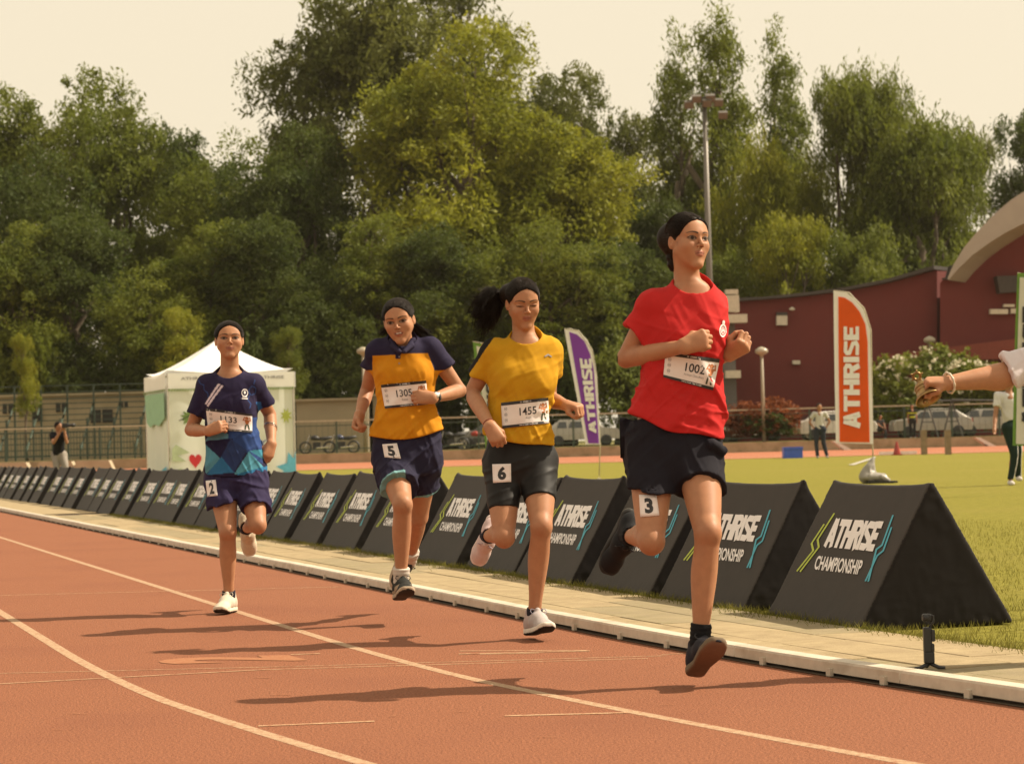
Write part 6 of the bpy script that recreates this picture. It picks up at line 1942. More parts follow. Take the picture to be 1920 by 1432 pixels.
# ---- steel stand (left)
st = empty('steel_stand', (base_at(130, 121).x, 121, TZ), label='open tiered green steel spectator stand behind the fence, left of the tent', cat='stand')
x0, x1 = base_at(-40, 121).x, base_at(268, 121).x
k = 0
for tier in range(5):
    Y = 119.4 + tier * .9; z = TZ + .55 + tier * .62
    MB().box(((x0 + x1) / 2, Y, z), (x1 - x0, .34, .05)).build('bench', m_green, st)
    MB().box(((x0 + x1) / 2, Y - .3, z - .3), (x1 - x0, .06, .05)).build('cross_bar', m_green, st)
xx = x0
while xx < x1 + .1:
    mb = MB()
    mb.box((xx, 119.2, TZ + .4), (.08, .08, .8)); mb.box((xx, 121.2, TZ + 1.1), (.08, .08, 2.2)); mb.box((xx, 123.3, TZ + 2.0), (.09, .09, 4.0))
    mb.tube([(xx, 119.2, TZ + .4), (xx, 123.3, TZ + 3.1)], .05, 6)
    mb.build('frame', m_green, st); xx += 1.42
for z in (3.3, 3.65, 4.0):
    MB().box(((x0 + x1) / 2, 123.35, TZ + z), (x1 - x0, .05, .06)).build('guard_rail', m_green, st)
m_cream = M('cream_wall', (.34, .28, .18), rough=.9, col2=(.42, .35, .24), vs=.5, dirt=((.25, .2, .12), .8, .5))
m_dk = M('dark_opening', (.02, .02, .018), rough=.6)
def shed(px0, px1, py0, py1, Y, depth, name, label, mat, cat, roof=None, wins=()):
    a = base_at(px0, Y).x; b = base_at(px1, Y).x; zt = z_of(py0, (px0 + px1) / 2, Y)
    root = empty(name, ((a + b) / 2, Y, TZ), label=label, cat=cat)
    MB().box(((a + b) / 2, Y + depth / 2, (TZ + zt) / 2), (b - a, depth, zt - TZ)).build('wall', mat, root)
    MB().box(((a + b) / 2, Y + depth / 2 - .1, zt + .06), (b - a + .3, depth + .3, .12)).build('roof', roof or mat, root)
    for (wx0, wx1, wy0, wy1) in wins:
        c0 = P(wx0, wy0, Y); c1 = P(wx1, wy1, Y)
        f = MB().box(((c0.x + c1.x) / 2, Y - .02, (c0.z + c1.z) / 2), (c1.x - c0.x, .08, c0.z - c1.z)).build('window', m_dk, root)
        MB().box(((c0.x + c1.x) / 2, Y - .07, (c0.z + c1.z) / 2), (.05, .04, c0.z - c1.z)).build('glazing_bar', mat, f)
    return root
shed(-60, 285, 742, 850, 125.4, 3, 'store_building', 'low cream store building seen through the steel stand', m_cream, 'building', wins=((5, 25, 757, 775), (60, 80, 760, 790), (105, 125, 755, 772), (170, 212, 768, 792), (225, 240, 752, 764)))
m_beige = M('beige_panel', (.27, .225, .15), rough=.7, var=.1, vs=.6)
shed(556, 690, 751, 835, 122.5, 3, 'trailer', 'long plain beige trailer parked between the tent and runner 5', m_beige, 'trailer')
shed(562, 608, 715, 750, 127.5, 3, 'guard_hut', 'small cream hut with a flat roof above the trailer', m_cream, 'hut', wins=((592, 600, 722, 740),))
shed(700, 760, 742, 835, 124, 3, 'pale_kiosk', 'pale kiosk half hidden behind runner 5', m_beige, 'kiosk')

# ---- motorbikes
def motorbike(px, Y, label, body):
    b = base_at(px, Y); r = empty('motorbike', b, label=label, cat='motorbike', group='motorbikes parked by the trailer')
    for q in (-.62, .62):
        w = MB(); pts = [(b.x + q + .29 * math.cos(a), b.y, b.z + .31 + .29 * math.sin(a)) for a in np.linspace(0, 6.283, 18)]
        w.tube(pts, .05, 6, cap=False); wo = w.build('wheel', BLACKP, r, True)
        h = MB()
        for a in np.linspace(0, 3.14, 4): h.tube([(b.x + q + .27 * math.cos(a), b.y, b.z + .31 + .27 * math.sin(a)), (b.x + q - .27 * math.cos(a), b.y, b.z + .31 - .27 * math.sin(a))], .012, 4)
        h.build('spoke_set', METALL, wo)
    MB().tube([(b.x - .62, b.y, b.z + .31), (b.x - .38, b.y, b.z + .95)], .03, 6).build('fork', METALL, r)
    MB().tube([(b.x - .4, b.y - .3, b.z + 1.0), (b.x - .36, b.y, b.z + .98), (b.x - .4, b.y + .3, b.z + 1.0)], .018, 6).build('handlebar', METALL, r)
    MB().tube([(b.x - .34, b.y, b.z + .8), (b.x - .1, b.y, b.z + .82), (b.x + .12, b.y, b.z + .76)], [.10, .15, .08], 8).build('tank', body, r, True)
    MB().tube([(b.x + .1, b.y, b.z + .76), (b.x + .4, b.y, b.z + .76), (b.x + .78, b.y, b.z + .84)], [.08, .11, .05], 8).build('saddle', BLACKP, r, True)
    MB().box((b.x - .02, b.y, b.z + .42), (.4, .24, .34)).build('engine', BLACKP, r)
    MB().tube([(b.x - .05, b.y - .12, b.z + .28), (b.x + .6, b.y - .14, b.z + .32)], .04, 6).build('exhaust', METALL, r)
m_red = M('red_paint', (.3, .03, .02), rough=.3); m_dkblue = M('dark_blue_paint', (.03, .04, .09), rough=.3)
motorbike(594, 119.8, 'dark motorbike parked in front of the trailer, beside the tent', BLACKP)
motorbike(640, 119.8, 'motorbike parked at the middle of the trailer', m_dkblue)
motorbike(845, 119.8, 'motorbike parked behind runner 5\'s elbow', BLACKP)
motorbike(895, 120.3, 'motorbike parked behind runner 6\'s forearm', m_red)

# ---- tent
def tent():
    cY = 53.5; th = math.radians(18.6); W = 3.0
    fl = base_at(316, cY - .0, 0); 
    root = empty('canopy_tent', (fl.x + 1.5, cY + 1.5, 0), label='white pop-up canopy tent with pointed roof and printed side walls', cat='tent')
    ex = Vector((math.cos(th), math.sin(th) * -1, 0)); ey = Vector((math.sin(th), math.cos(th), 0))
    def T(x, y, z): return Vector((fl.x, fl.y, 0)) + ex * x + ey * y + Vector((0, 0, z))
    # ey goes away and to the right: flip so the left wall shows
    ey = Vector((-math.sin(th), math.cos(th), 0)); ex = Vector((math.cos(th), math.sin(th), 0))
    eave = 2.66; peak = 3.52
    m_c = M('white_canvas', (.90, .88, .86), rough=.8, var=.03, trans=.15)
    m_w = M('printed_canvas', (.74, .76, .70), rough=.8, col2=(.82, .82, .76), vs=.8, trans=.15)
    # roof : concave pyramid
    n = 8; V = []; F = []
    for i in range(n + 1):
        t = i / n; h = eave + (peak - eave) * (t ** 1.25); s_ = (1 - t)
        for j in range(16):
            a = j / 16 * 4; k = int(a); f = a - k
            c = [(-1.5, -1.5), (1.5, -1.5), (1.5, 1.5), (-1.5, 1.5)]
            x = c[k][0] * (1 - f) + c[(k + 1) % 4][0] * f; y = c[k][1] * (1 - f) + c[(k + 1) % 4][1] * f
            dip = .10 * s_ * (1 - abs(2 * f - 1)) * 1.1
            V.append(T(1.5 + x * s_, 1.5 + y * s_, h - dip + (.08 * math.exp(-t * 12))))
    for i in range(n):
        for j in range(16):
            j2 = (j + 1) % 16; F.append((i * 16 + j, i * 16 + j2, (i + 1) * 16 + j2, (i + 1) * 16 + j))
    mk('roof_canopy', V, F, m_c, root, True)
    def wall(name, a, b, z0, z1, mat, out=0.0, waves=.02):
        V = []; F = []; N = 14
        for i in range(N + 1):
            t = i / N; p = a + (b - a) * t; w = waves * math.sin(t * 17)
            nn = Vector((0, 0, 1)).cross((b - a)).normalized() * -(out + w)
            V += [p + nn + Vector((0, 0, z0)), p + nn + Vector((0, 0, z1))]
        F = [(2 * i, 2 * i + 2, 2 * i + 3, 2 * i + 1) for i in range(N)]
        return mk(name, V, F, mat, root, True)
    A, Bq, Cq, Dq = T(0, 0, 0), T(3, 0, 0), T(3, 3, 0), T(0, 3, 0)
    for p, q in ((A, Bq), (Dq, A), (Bq, Cq), (Cq, Dq)):
        wall('side_wall', p, q, .06, eave - .3, m_w, .0)
        wall('valance', p, q, eave - .36, eave + .0, m_c, -.05 if False else .05, .0)
    for p in (A, Bq, Cq, Dq):
        MB().tube([p + Vector((0, 0, 0)), p + Vector((0, 0, eave))], .025, 6).build('leg', METALL, root)
    # prints on the front wall
    def pr(name, VF, mat, left=False, out=.065):
        V, F = VF; o_ = []
        for u, v in V:
            if left: q = T(0, 3 - u * 3, v) - ex * out
            else: q = T(u * 3, 0, v) - ey * out
            o_.append(q)
        mk(name, o_, F, mat, root)
    G1 = M('print_green', (.16, .24, .07), rough=.8); G2 = M('print_mint', (.30, .50, .34), rough=.8); R1 = M('print_red', (.55, .03, .04), rough=.8)
    B1 = M('print_sky', (.12, .42, .60), rough=.8); Y1 = M('print_lime', (.38, .42, .08), rough=.8); O1 = M('print_orange', (.6, .2, .05), rough=.8); G3 = M('print_pale_leaf', (.45, .52, .34), rough=.8)
    rope = []
    for i in range(46):
        x = i / 46; rope.append(stroke2d([(x, 2.24), (x + .014, 2.30)], .013)) 
    pr('rope_print', merge2d(rope), G1, out=.075); pr('rope_print', merge2d(rope), G1, left=True, out=.075)
    a = np.linspace(0, 2 * np.pi, 19)[:-1]
    pr('heart_print', (np.array([(.20 + .0035 * 16 * math.sin(t) ** 3 * .9, .62 + .012 * (13 * math.cos(t) - 5 * math.cos(2 * t) - 2 * math.cos(3 * t) - math.cos(4 * t))) for t in a]), [tuple(range(18))]), R1)
    pr('burst_print', (np.array([(.17 + (.085 if i % 2 else .055) * math.cos(t) * 1.0, 1.62 + (.22 if i % 2 else .13) * math.sin(t)) for i, t in enumerate(np.linspace(0, 2 * np.pi, 25)[:-1])]), [tuple(range(24))]), G1)
    pr('burst_line', stroke2d([(.08, 1.55), (.17, 1.68), (.26, 1.66)], .012), INK, out=.07)
    pr('flower_print', (np.array([(.93 + (.05 if i % 2 else .025) * math.cos(t), 1.62 + (.2 if i % 2 else .09) * math.sin(t)) for i, t in enumerate(np.linspace(0, 2 * np.pi, 17)[:-1])]), [tuple(range(16))]), Y1)
    pr('splash_print', (np.array([(1.0 - .0, .1), (.86, .12), (.9, .32), (.84, .42), (.93, .5), (.94, .75), (.985, .6), (1.0, .8)]), [tuple(range(8))]), B1)
    pr('splash_print', (np.array([(.0, .1), (.12, .12), (.05, .3), (.1, .45), (.02, .4), (.0, .5)]), [tuple(range(6))]), G3)
    pr('leaf_print', (np.array([(.02, .9), (.05, 1.0), (.16, .8), (.06, .75), (.13, .6), (.02, .62)]), [tuple(range(6))]), G3)
    pr('leaf_print', (np.array([(.55, 1.0), (.58, 1.25), (.62, 1.1), (.6, .95)]), [tuple(range(4))]), G3)
    pr('bunting_print', (np.array([(.36, 2.24), (.43, 2.24), (.395, 2.05)]), [(0, 1, 2)]), O1)
    pr('bunting_print', (np.array([(.72, 2.24), (.78, 2.24), (.75, 2.02)]), [(0, 1, 2)]), Y1)
    pr('mint_print', (np.array([(.05, 2.22), (.95, 2.22), (.95, 1.62), (.7, 1.45), (.45, 1.5), (.3, 1.42), (.12, 1.55)]), [tuple(range(7))]), G2, left=True)
    pr('splash_print', (np.array([(.6, .1), (1.0, .1), (.98, .5), (.8, .42), (.75, .3)]), [tuple(range(5))]), B1, left=True)
    pr('ring_print', ring2d(.77, .95, .035, .012, ry=.1), M('print_navy', (.05, .08, .3), rough=.8))
    pr('valance_print', merge2d([fit2d(text2d('ATHRISE', .02), .1, 2.5, .3, 2.57), fit2d(text2d('ATHRISE', .02), .72, 2.5, .92, 2.57)]), INKG, out=.07)
    pr('roof_print', merge2d([disc2d(.46, 2.75, .014, ry=.04), disc2d(.5, 2.78, .012, ry=.035)]), INK, out=-.18)
tent()

# ---- feather flags
def feather(name, label, Y, outline, inner, textquad, col, pole, group, txt='ATHRISE', base=None, tcol=None, edge=None):
    """outline / inner are pixel outlines of the banner seen flat on, at distance Y"""
    gx = G(pole[-1][0], pole[-1][1])
    foot = Vector((P(pole[-1][0], pole[-1][1], Y).x, Y, 0))
    root = empty(name, foot, label=label, cat='flag', group=group)
    x0 = min(p[0] for p in outline); x1 = max(p[0] for p in outline)
    def W(px, py, off=0.0):
        q = P(px, py, Y); w = .03 * math.sin((py - 500) * .012)
        return Vector((q.x, q.y + w - off, q.z))
    def sheet(nm, poly, mat, off, th=.004):
        V, F = subdiv2d((np.array(poly, float), [tuple(range(len(poly)))]), 14)
        n = len(V)
        VV = [W(a, b, off) for a, b in V] + [W(a, b, off - th) for a, b in V]
        return mk(nm, VV, [tuple(f) for f in F] + [tuple(n + i for i in reversed(f)) for f in F], mat, root)
    fl = sheet('banner', outline, edge or m_white, 0)
    sheet('banner_field', inner, col, .012)
    V, F = subdiv2d(block_word(txt, .04, .27), .35)
    mx = V.max(0); q = [np.array(c, float) for c in textquad]   # start-bottom, end-bottom, end-top, start-top of the word
    out = []
    for u, v in V / mx:
        pp = (q[0] * (1 - u) + q[1] * u) * (1 - v) + (q[3] * (1 - u) + q[2] * u) * v
        out.append(W(pp[0], pp[1], .03))
    mk('lettering', out, F, tcol or m_white, root)
    MB().tube([tuple(P(a, b, Y + .03)) for a, b in pole[:-1]] + [tuple(foot + Vector((0, .03, .1)))], .012, 6).build('pole', m_rail, root, True)
    if base:
        base(root, foot)
    return root
m_or = M('orange_fabric', (.95, .16, .014), rough=.65, var=.07, vs=1.4, trans=.45)
m_pu = M('purple_fabric', (.33, .075, .56), rough=.65, var=.07, vs=1.4, trans=.4)
m_wf = M('white_fabric', (.72, .68, .62), rough=.7, var=.04, trans=.2)
m_gf = M('green_fabric', (.16, .30, .05), rough=.7, trans=.2)
def weight_bag(root, foot):
    F = Field(); F.ell(foot + Vector((.0, -.1, .10)), (.22, .16, .09), None, k=.04); F.ell(foot + Vector((.15, -.12, .05)), (.12, .12, .055), None, k=.04)
    F.cone(foot + Vector((-.12, 0, .12)), foot + Vector((-.0, .03, .42)), .14, .02, k=.06)
    F.disp(folds([(.02, (.2, 0, -1), 3, 9)], 77))
    V, Fq = polygonize(F, A3(foot) - .55, A3(foot) + .6, .022)
    mk('weight_bag', V, Fq, M('silver_grey_vinyl', (.26, .24, .21), rough=.35, var=.1), root, True)
    MB().box(tuple(foot + Vector((.1, -.1, .02))), (.5, .4, .03)).build('base_plate', m_plastic, root)
def plain_base(root, foot):
    MB().box(tuple(foot + Vector((0, 0, .015))), (.6, .06, .03)).build('cross_foot', m_rail, root)
    MB().box(tuple(foot + Vector((0, 0, .045))), (.06, .6, .03)).build('cross_foot', m_rail, root)
FG = 'feather flags standing on the infield'
feather('feather_flag', 'orange feather flag with white vertical ATHRISE lettering in front of the maroon hall', 39,
        [(1563, 545), (1567, 830), (1637, 832), (1634, 700), (1634, 632), (1630, 604), (1620, 580), (1606, 562), (1588, 549)],
        [(1572, 556), (1574, 828), (1630, 829), (1627, 640), (1623, 608), (1612, 584), (1598, 567), (1584, 558)],
        [(1614, 803), (1612, 612), (1581, 612), (1580, 803)], m_or, [(1563, 545), (1592, 549), (1620, 578), (1633, 618), (1636, 832), (1639, 896)], FG, base=weight_bag)
feather('feather_flag', 'purple feather flag with white vertical ATHRISE lettering left of the leading runner', 47.7,
        [(1058, 616), (1098, 833), (1125, 833), (1122, 760), (1118, 690), (1112, 660), (1101, 636), (1085, 621), (1070, 615)],
        [(1067, 622), (1103, 831), (1123, 831), (1113, 690), (1106, 662), (1096, 640), (1082, 627)],
        [(1119, 812), (1110, 672), (1086, 672), (1105, 812)], m_pu, [(1058, 616), (1085, 620), (1110, 655), (1118, 700), (1125, 833), (1124, 900)], FG, base=plain_base)
feather('feather_flag', 'white feather flag with green edge mostly hidden behind the yellow-shirted runner', 50,
        [(886, 640), (912, 850), (942, 850), (935, 700), (926, 665), (905, 645)],
        [(893, 648), (916, 848), (938, 848), (930, 703), (920, 668), (905, 652)],
        [(936, 835), (928, 700), (908, 700), (920, 835)], m_wf, [(886, 640), (905, 644), (928, 665), (936, 700), (942, 850), (943, 898)], FG, base=plain_base, tcol=INK, edge=m_gf)
feather('feather_flag', 'white and green feather flag with black lettering cut off by the right edge', 30,
        [(1908, 512), (1898, 835), (1985, 838), (1990, 640), (1980, 570), (1955, 530), (1925, 512)],
        [(1912, 520), (1904, 832), (1978, 834), (1982, 640), (1972, 575), (1950, 538), (1925, 520)],
        [(1956, 800), (1956, 575), (1916, 575), (1914, 800)], m_wf, [(1908, 512), (1945, 522), (1980, 565), (1991, 640), (1987, 838), (1987, 930)], FG, base=plain_base, tcol=INK, edge=m_gf)
T0('flags')

# ---- maroon hall with arched roof
def hall():
    Y = 129.0
    m_mar = M('maroon_render', (.115, .018, .016), rough=.85, col2=(.14, .023, .019), vs=.25, detail=6)
    m_mar2 = M('maroon_band', (.20, .045, .03), rough=.85, var=.1)
    m_grey = M('roof_sheet', (.34, .30, .25), rough=.5, var=.08, vs=.6)
    m_dkr = M('dark_roof_edge', (.05, .042, .038), rough=.7, var=.2)
    W = lambda x, y, Yy=Y: tuple(P(x, y, Yy))
    c = P(1650, 820, Y)
    root = empty('maroon_hall', (c.x, Y, TZ), label='large maroon hall with a grey arched roof at the right side', cat='building')
    def face_prism(poly, y0, y1, name, mat):
        n = len(poly); V = [tuple(P(a, b, Y) + Vector((0, y0 - Y, 0))) for a, b in poly] + [tuple(P(a, b, Y) + Vector((max(0, y1 - Y) * .7, y1 - Y, 0))) for a, b in poly]
        F = [tuple(range(n)), tuple(reversed(range(n, 2 * n)))] + [(i, (i + 1) % n, n + (i + 1) % n, n + i) for i in range(n)]
        return mk(name, V, F, mat, root)
    face_prism([(1368, 566), (1430, 562), (1500, 556), (1580, 546), (1660, 530), (1757, 503), (1757, 842), (1368, 842)], Y, Y + 9, 'wall', m_mar)
    face_prism([(1366, 560), (1430, 557), (1500, 550), (1580, 540), (1660, 524), (1748, 499), (1748, 506), (1660, 530), (1580, 546), (1500, 556), (1430, 562), (1366, 566)], Y - .5, Y + 9.3, 'roof_edge', m_dkr)
    arc_in = [(1757, 533), (1775, 512), (1800, 488), (1830, 466), (1860, 447), (1890, 432), (1920, 420), (1980, 405), (2060, 395), (2200, 400)]
    arc_out = [(1755, 530), (1766, 505), (1785, 474), (1810, 444), (1840, 413), (1872, 386), (1900, 368), (1940, 350), (2000, 335), (2080, 328), (2200, 330)]
    face_prism(arc_in + [(2200, 842), (1757, 842)], Y - .9, Y + 14, 'wall', m_mar)
    face_prism(arc_out + arc_in[::-1], Y - 3.4, Y + 14.2, 'arched_roof', m_grey)
    face_prism([(1640, 668), (1700, 662), (1790, 650), (1905, 636), (2000, 628), (2000, 672), (1640, 680)], Y - 1.6, Y - .95, 'parapet', m_mar2)
    for a in ((1760, 1800, 524, 527), (1797, 1800, 492, 527)):
        face_prism([(a[0], a[2]), (a[1], a[2]), (a[1], a[3]), (a[0], a[3])], Y - 1.3, Y - 1.0, 'truss_bar', m_dkr)
    face_prism([(1772, 502), (1796, 492), (1796, 524), (1766, 524)], Y - .98, Y - .9, 'dark_wall_panel', m_dkr)  # flat dark panel on the wall face
    face_prism([(1856, 522), (1912, 520), (1912, 550), (1862, 553)], Y - 1.8, Y - .9, 'awning', m_dkr)
    m_lit = M('pale_fitting', (.55, .5, .4), rough=.6)
    for q in ((1848, 1881, 582, 591), (1886, 1912, 581, 590), (1873, 1893, 573, 578)):
        face_prism([(q[0], q[2]), (q[1], q[2]), (q[1], q[3]), (q[0], q[3])], Y - 1.3, Y - .9, 'light_fitting', m_lit)
    for q in ((1455, 1475, 592, 610), (1485, 1499, 676, 683)):
        face_prism([(q[0], q[2]), (q[1], q[2]), (q[1], q[3]), (q[0], q[3])], Y - .35, Y, 'wall_vent', m_lit)
    face_prism([(1455, 586), (1475, 586), (1475, 591), (1455, 591)], Y - .4, Y, 'vent_hood', m_dkr)
    lm = MB(); lm.lathe([(0, .18), (.14, .1), (.18, 0), (0, -.05)], c=P(1485, 581, Y - .3), n=10); lm.build('wall_lamp', m_lit, root, True)
    # grey block at the left corner
    m_gb = M('grey_block', (.10, .09, .085), rough=.8)
    a = base_at(1352, Y - 4).x; b = base_at(1383, Y - 4).x; zt = z_of(590, 1365, Y - 4)
    r2 = empty('plant_room', ((a + b) / 2, Y - 4, TZ), label='narrow grey block with white ledges at the left corner of the hall', cat='building')
    MB().box(((a + b) / 2, Y - 3, (TZ + zt) / 2), (b - a, 2, zt - TZ)).build('wall', m_gb, r2)
    for y_, x1_, h in ((598, 1393, .45), (702, 1381, .4), (548, 1376, .25), (570, 1378, .9)):
        q = P(1366, y_, Y - 4.3); q1 = P(x1_, y_, Y - 4.3)
        MB().box(((q.x + q1.x) / 2, Y - 4.3, q.z), (q1.x - q.x + .4, .8, h)).build('ledge', m_lit, r2)
hall()

# ---- floodlight mast and lamp posts
def mast():
    Y = 124.0; b = base_at(1338, Y); t = P(1322, 190, Y)
    m_st = M('galvanised_steel', (.15, .135, .115), rough=.5, metal=.4, var=.1)
    root = empty('floodlight_mast', b, label='tall grey floodlight mast behind the leading runner\'s head', cat='mast')
    H = t.z - b.z
    MB().tube([b, b + Vector((0, 0, H * .5)), b + Vector((0, 0, H))], [.24, .18, .12], 10).build('pole', m_st, root, True)
    MB().box(tuple(b + Vector((0, 0, H))), (1.9, .5, .09)).build('cross_arm', m_st, root)
    MB().box(tuple(b + Vector((0, 0, H + .2))), (1.2, .3, .05)).build('cross_arm', m_st, root)
    f0 = None
    for x, y, z, a in ((-.85, -.1, -.18, .5), (-.45, -.3, .1, .4), (.3, -.3, .12, .4), (.75, -.1, -.1, .5), (1.0, .2, -.75, .6), (.1, -.35, -.15, .4)):
        mb = MB(); R = Matrix.Rotation(a, 3, 'X'); mb.box((0, 0, 0), (.5, .28, .38), R); mb.box((0, -.17, -.05), (.44, .04, .32), R)
        if f0 is None: f0 = mb.build('floodlight', m_st, root, absolute=False); o = f0
        else: o = inst('floodlight', f0, root)
        o.location = (x, y, H + z)
mast()
def lamp_post(px, top, Y, label):
    b = base_at(px, Y); H = z_of(top, px, Y) - b.z
    root = empty('lamp_post', b, label=label, cat='lamp post', group='mushroom-headed lamp posts')
    m_lp = bpy.data.materials.get('lamp_post_paint') or M('lamp_post_paint', (.27, .23, .16), rough=.6)
    MB().tube([b, b + Vector((0, 0, H - .55))], [.10, .075], 8).build('pole', m_lp, root, True)
    mb = MB(); mb.lathe([(.06, 0), (.10, .12), (.30, .22), (.34, .30), (.30, .42), (.12, .52), (0, .55)], c=b + Vector((0, 0, H - .6)), n=14); mb.build('lamp_head', M('lamp_glass', (.34, .30, .22), rough=.3) if not bpy.data.materials.get('lamp_glass') else bpy.data.materials['lamp_glass'], root, True)
lamp_post(1432, 648, 116.6, 'mushroom-headed lamp post over the round reddish bush')
lamp_post(1748, 628, 124.3, 'mushroom-headed lamp post rising out of the white-flowered hedge')
lamp_post(684, 648, 118.6, 'mushroom-headed lamp post beside the shoulder of runner 5')

# ---- bushes
LM.append(leafmat('red_tipped_leaves', (.16, .045, .018), (.28, .09, .03), 3)); LM.append(leafmat('hedge_leaves', (.09, .13, .015), (.28, .29, .04), .9))
tree('bush', 0, 1440, 117.9, 742, 3.7, 'round clipped bush with reddish top beside the white car', 4, name='bush', cat='bush', rz=1)
tree('bush', 0, 1380, 118.1, 768, 2.2, 'smaller reddish bush half hidden behind the leading runner', 4, name='bush', cat='bush', rz=2)
tree('bush', 0, 1440, 117.7, 768, 3.1, 'dark green lower half of the hedge under the reddish bush', 0, name='bush', cat='bush', rz=3, depth=3.2)
tree('bush', 0, 1748, 122.6, 642, 7.6, 'big bush covered in white blossom behind the brass bell', 5, name='flowering_bush', cat='bush', rz=.5, depth=3)
tree('bush', 0, 1655, 122.2, 662, 2.7, 'bright yellow-green bush right beside the orange flag', 5, name='bush', cat='bush', rz=.5)
tree('bush', 0, 1835, 122.5, 666, 3.4, 'yellow-green bush at the right end of the white blossom', 5, name='bush', cat='bush', rz=2.5)
tree('bush', 0, 1905, 121, 664, 3.2, 'green bush behind the outstretched arm', 5, name='bush', cat='bush', rz=1.5)
fb = [o for o in bpy.data.objects if o.name.startswith('flowering_bush')][0]
mbf = MB(); rf = random.Random(4)
for i in range(90):
    a = rf.uniform(1640, 1860); y = 655 + abs(a - 1748) * .25 + rf.uniform(-8, 95) * (1 if rf.random() < .6 else .4)
    c = P(a, y, 121.2 + rf.uniform(-.3, .3)); r = rf.uniform(.07, .2)
    for k in range(5):
        o_ = c + Vector((rf.uniform(-r, r), rf.uniform(-r, r), rf.uniform(-r, r) * .7)); s_ = rf.uniform(.05, .11)
        ax = Vector((rf.gauss(0, 1), rf.gauss(0, 1), rf.gauss(0, 1))).normalized(); u = ax.orthogonal().normalized() * s_; w = ax.cross(u)
        mbf.add([o_ + u, o_ + w, o_ - u, o_ - w], [(0, 1, 2, 3)])
bl = mbf.build('blossom', M('white_petals', (.62, .58, .42), rough=.7, trans=.3), fb); bl['kind'] = 'stuff'

# ---- cars
def car(px, Y, label, paint, flip=1, hatch=True, L=4.1, rz=0.0):
    b = base_at(px, Y); root = empty('parked_car', b, label=label, cat='car', group='cars parked beyond the fence')
    H = 1.5
    prof = [(-2.05, .38), (-2.06, .72), (-1.95, .92), (-1.2, 1.0), (-.62, 1.42), (.2, 1.52), (1.15, 1.46), (1.75, 1.05), (1.98, .95), (2.05, .62), (2.02, .36)] if hatch else \
           [(-2.1, .38), (-2.1, .75), (-1.9, .92), (-1.05, 1.0), (-.5, 1.40), (.25, 1.46), (.9, 1.40), (1.4, 1.06), (2.05, 1.0), (2.1, .62), (2.06, .36)]
    prof = [(x * L / 4.1 * flip, z) for x, z in prof]
    secs = [(-.84, .78, .96), (-.80, 1.0, 1.0), (.80, 1.0, 1.0), (.84, .78, .96)]
    V = []; n = len(prof)
    for y, k, kz in secs:
        for x, z in prof:
            tum = max(0, z - .95) * .34
            V.append((x * (1 - (1 - k) * .06), y * (1 - tum), z * 1.0 if k == 1 else .42 + (z - .42) * kz))
    F = []
    for i in range(len(secs) - 1):
        for j in range(n): j2 = (j + 1) % n; F.append((i * n + j, i * n + j2, (i + 1) * n + j2, (i + 1) * n + j))
    F.append(tuple(range(n))); F.append(tuple(reversed(range(3 * n, 4 * n))))
    bo = lambda nm, V, F, m, sm=False: mk(nm, [(v[0], v[1], v[2]) for v in V], F, m, root, sm, absolute=False)
    bo('body', V, F, paint)
    gl = bpy.data.materials.get('car_glass') or M('car_glass', (.03, .035, .035), rough=.12, spec=.8)
    for q in (-1, 1):
        for x0, x1 in ((-1.0, -.12), (-.04, .72), (.8, 1.35)):
            zt0 = 1.38; zb = 1.0
            a = [(x0 * flip, zb), (x1 * flip, zb), ((x1 - .12) * flip, zt0 - .04), ((x0 + (.42 if x0 < -.9 else .03)) * flip, zt0 - .04)]
            bo('side_window', [(x, q * (.845 * (1 - max(0, z - .95) * .34)), z) for x, z in a], [(0, 1, 2, 3)], gl)
    bo('windscreen', [(-1.17 * flip, -.66, 1.03), (-1.17 * flip, .66, 1.03), (-.65 * flip, .6, 1.41), (-.65 * flip, -.6, 1.41)], [(0, 1, 2, 3)], gl)
    bo('rear_window', [(1.72 * flip, -.66, 1.09), (1.72 * flip, .66, 1.09), (1.2 * flip, .6, 1.44), (1.2 * flip, -.6, 1.44)], [(0, 1, 2, 3)], gl)
    for x in (-1.3, 1.28):
        for y in (-.78, .78):
            w = MB(); w.lathe([(0, -.1), (.2, -.1), (.3, -.09), (.31, 0), (.3, .09), (.2, .1), (0, .1)], c=(x * flip, y, .31), n=16, R=Matrix.Rotation(math.pi / 2, 3, 'X'))
            wo = w.build('wheel', BLACKP, root, True, absolute=False)
            w = MB(); w.lathe([(0, -.11), (.17, -.11), (.19, -.1)], c=(x * flip, y, .31), n=12, R=Matrix.Rotation(math.pi / 2 * (1 if y < 0 else -1), 3, 'X'))
            ro = w.build('rim', METALL, wo, absolute=False)
    for q in (-.62, .62):
        MB().box((2.02 * flip, q, .86), (.1, .28, .22)).build('tail_light', m_red, root, absolute=False)
        MB().box((-2.02 * flip, q, .74), (.1, .32, .16)).build('headlight', METALL, root, absolute=False)
    root.rotation_euler = (0, 0, rz)
m_cw = M('white_car_paint', (.62, .58, .52), rough=.3, spec=.6); m_cs = M('silver_car_paint', (.36, .34, .30), rough=.3, metal=.3); m_cg = M('grey_car_paint', (.16, .155, .15), rough=.3)
car(1565, 119.6, 'white hatchback with a red tail light behind the man in the field', m_cw, -1, rz=.1)
car(1745, 119.4, 'silver car parked below the brass bell', m_cs, 1)
car(1860, 119.5, 'silver saloon parked below the outstretched arm', m_cs, -1, hatch=False)
car(1405, 124.5, 'white car with only its roof showing over the reddish bush', m_cw, 1)
car(925, 123.5, 'dark car parked in the shade behind runner 6', m_cg, 1, hatch=False)
car(1090, 124, 'pale car in the shade behind the purple flag', m_cs, -1)

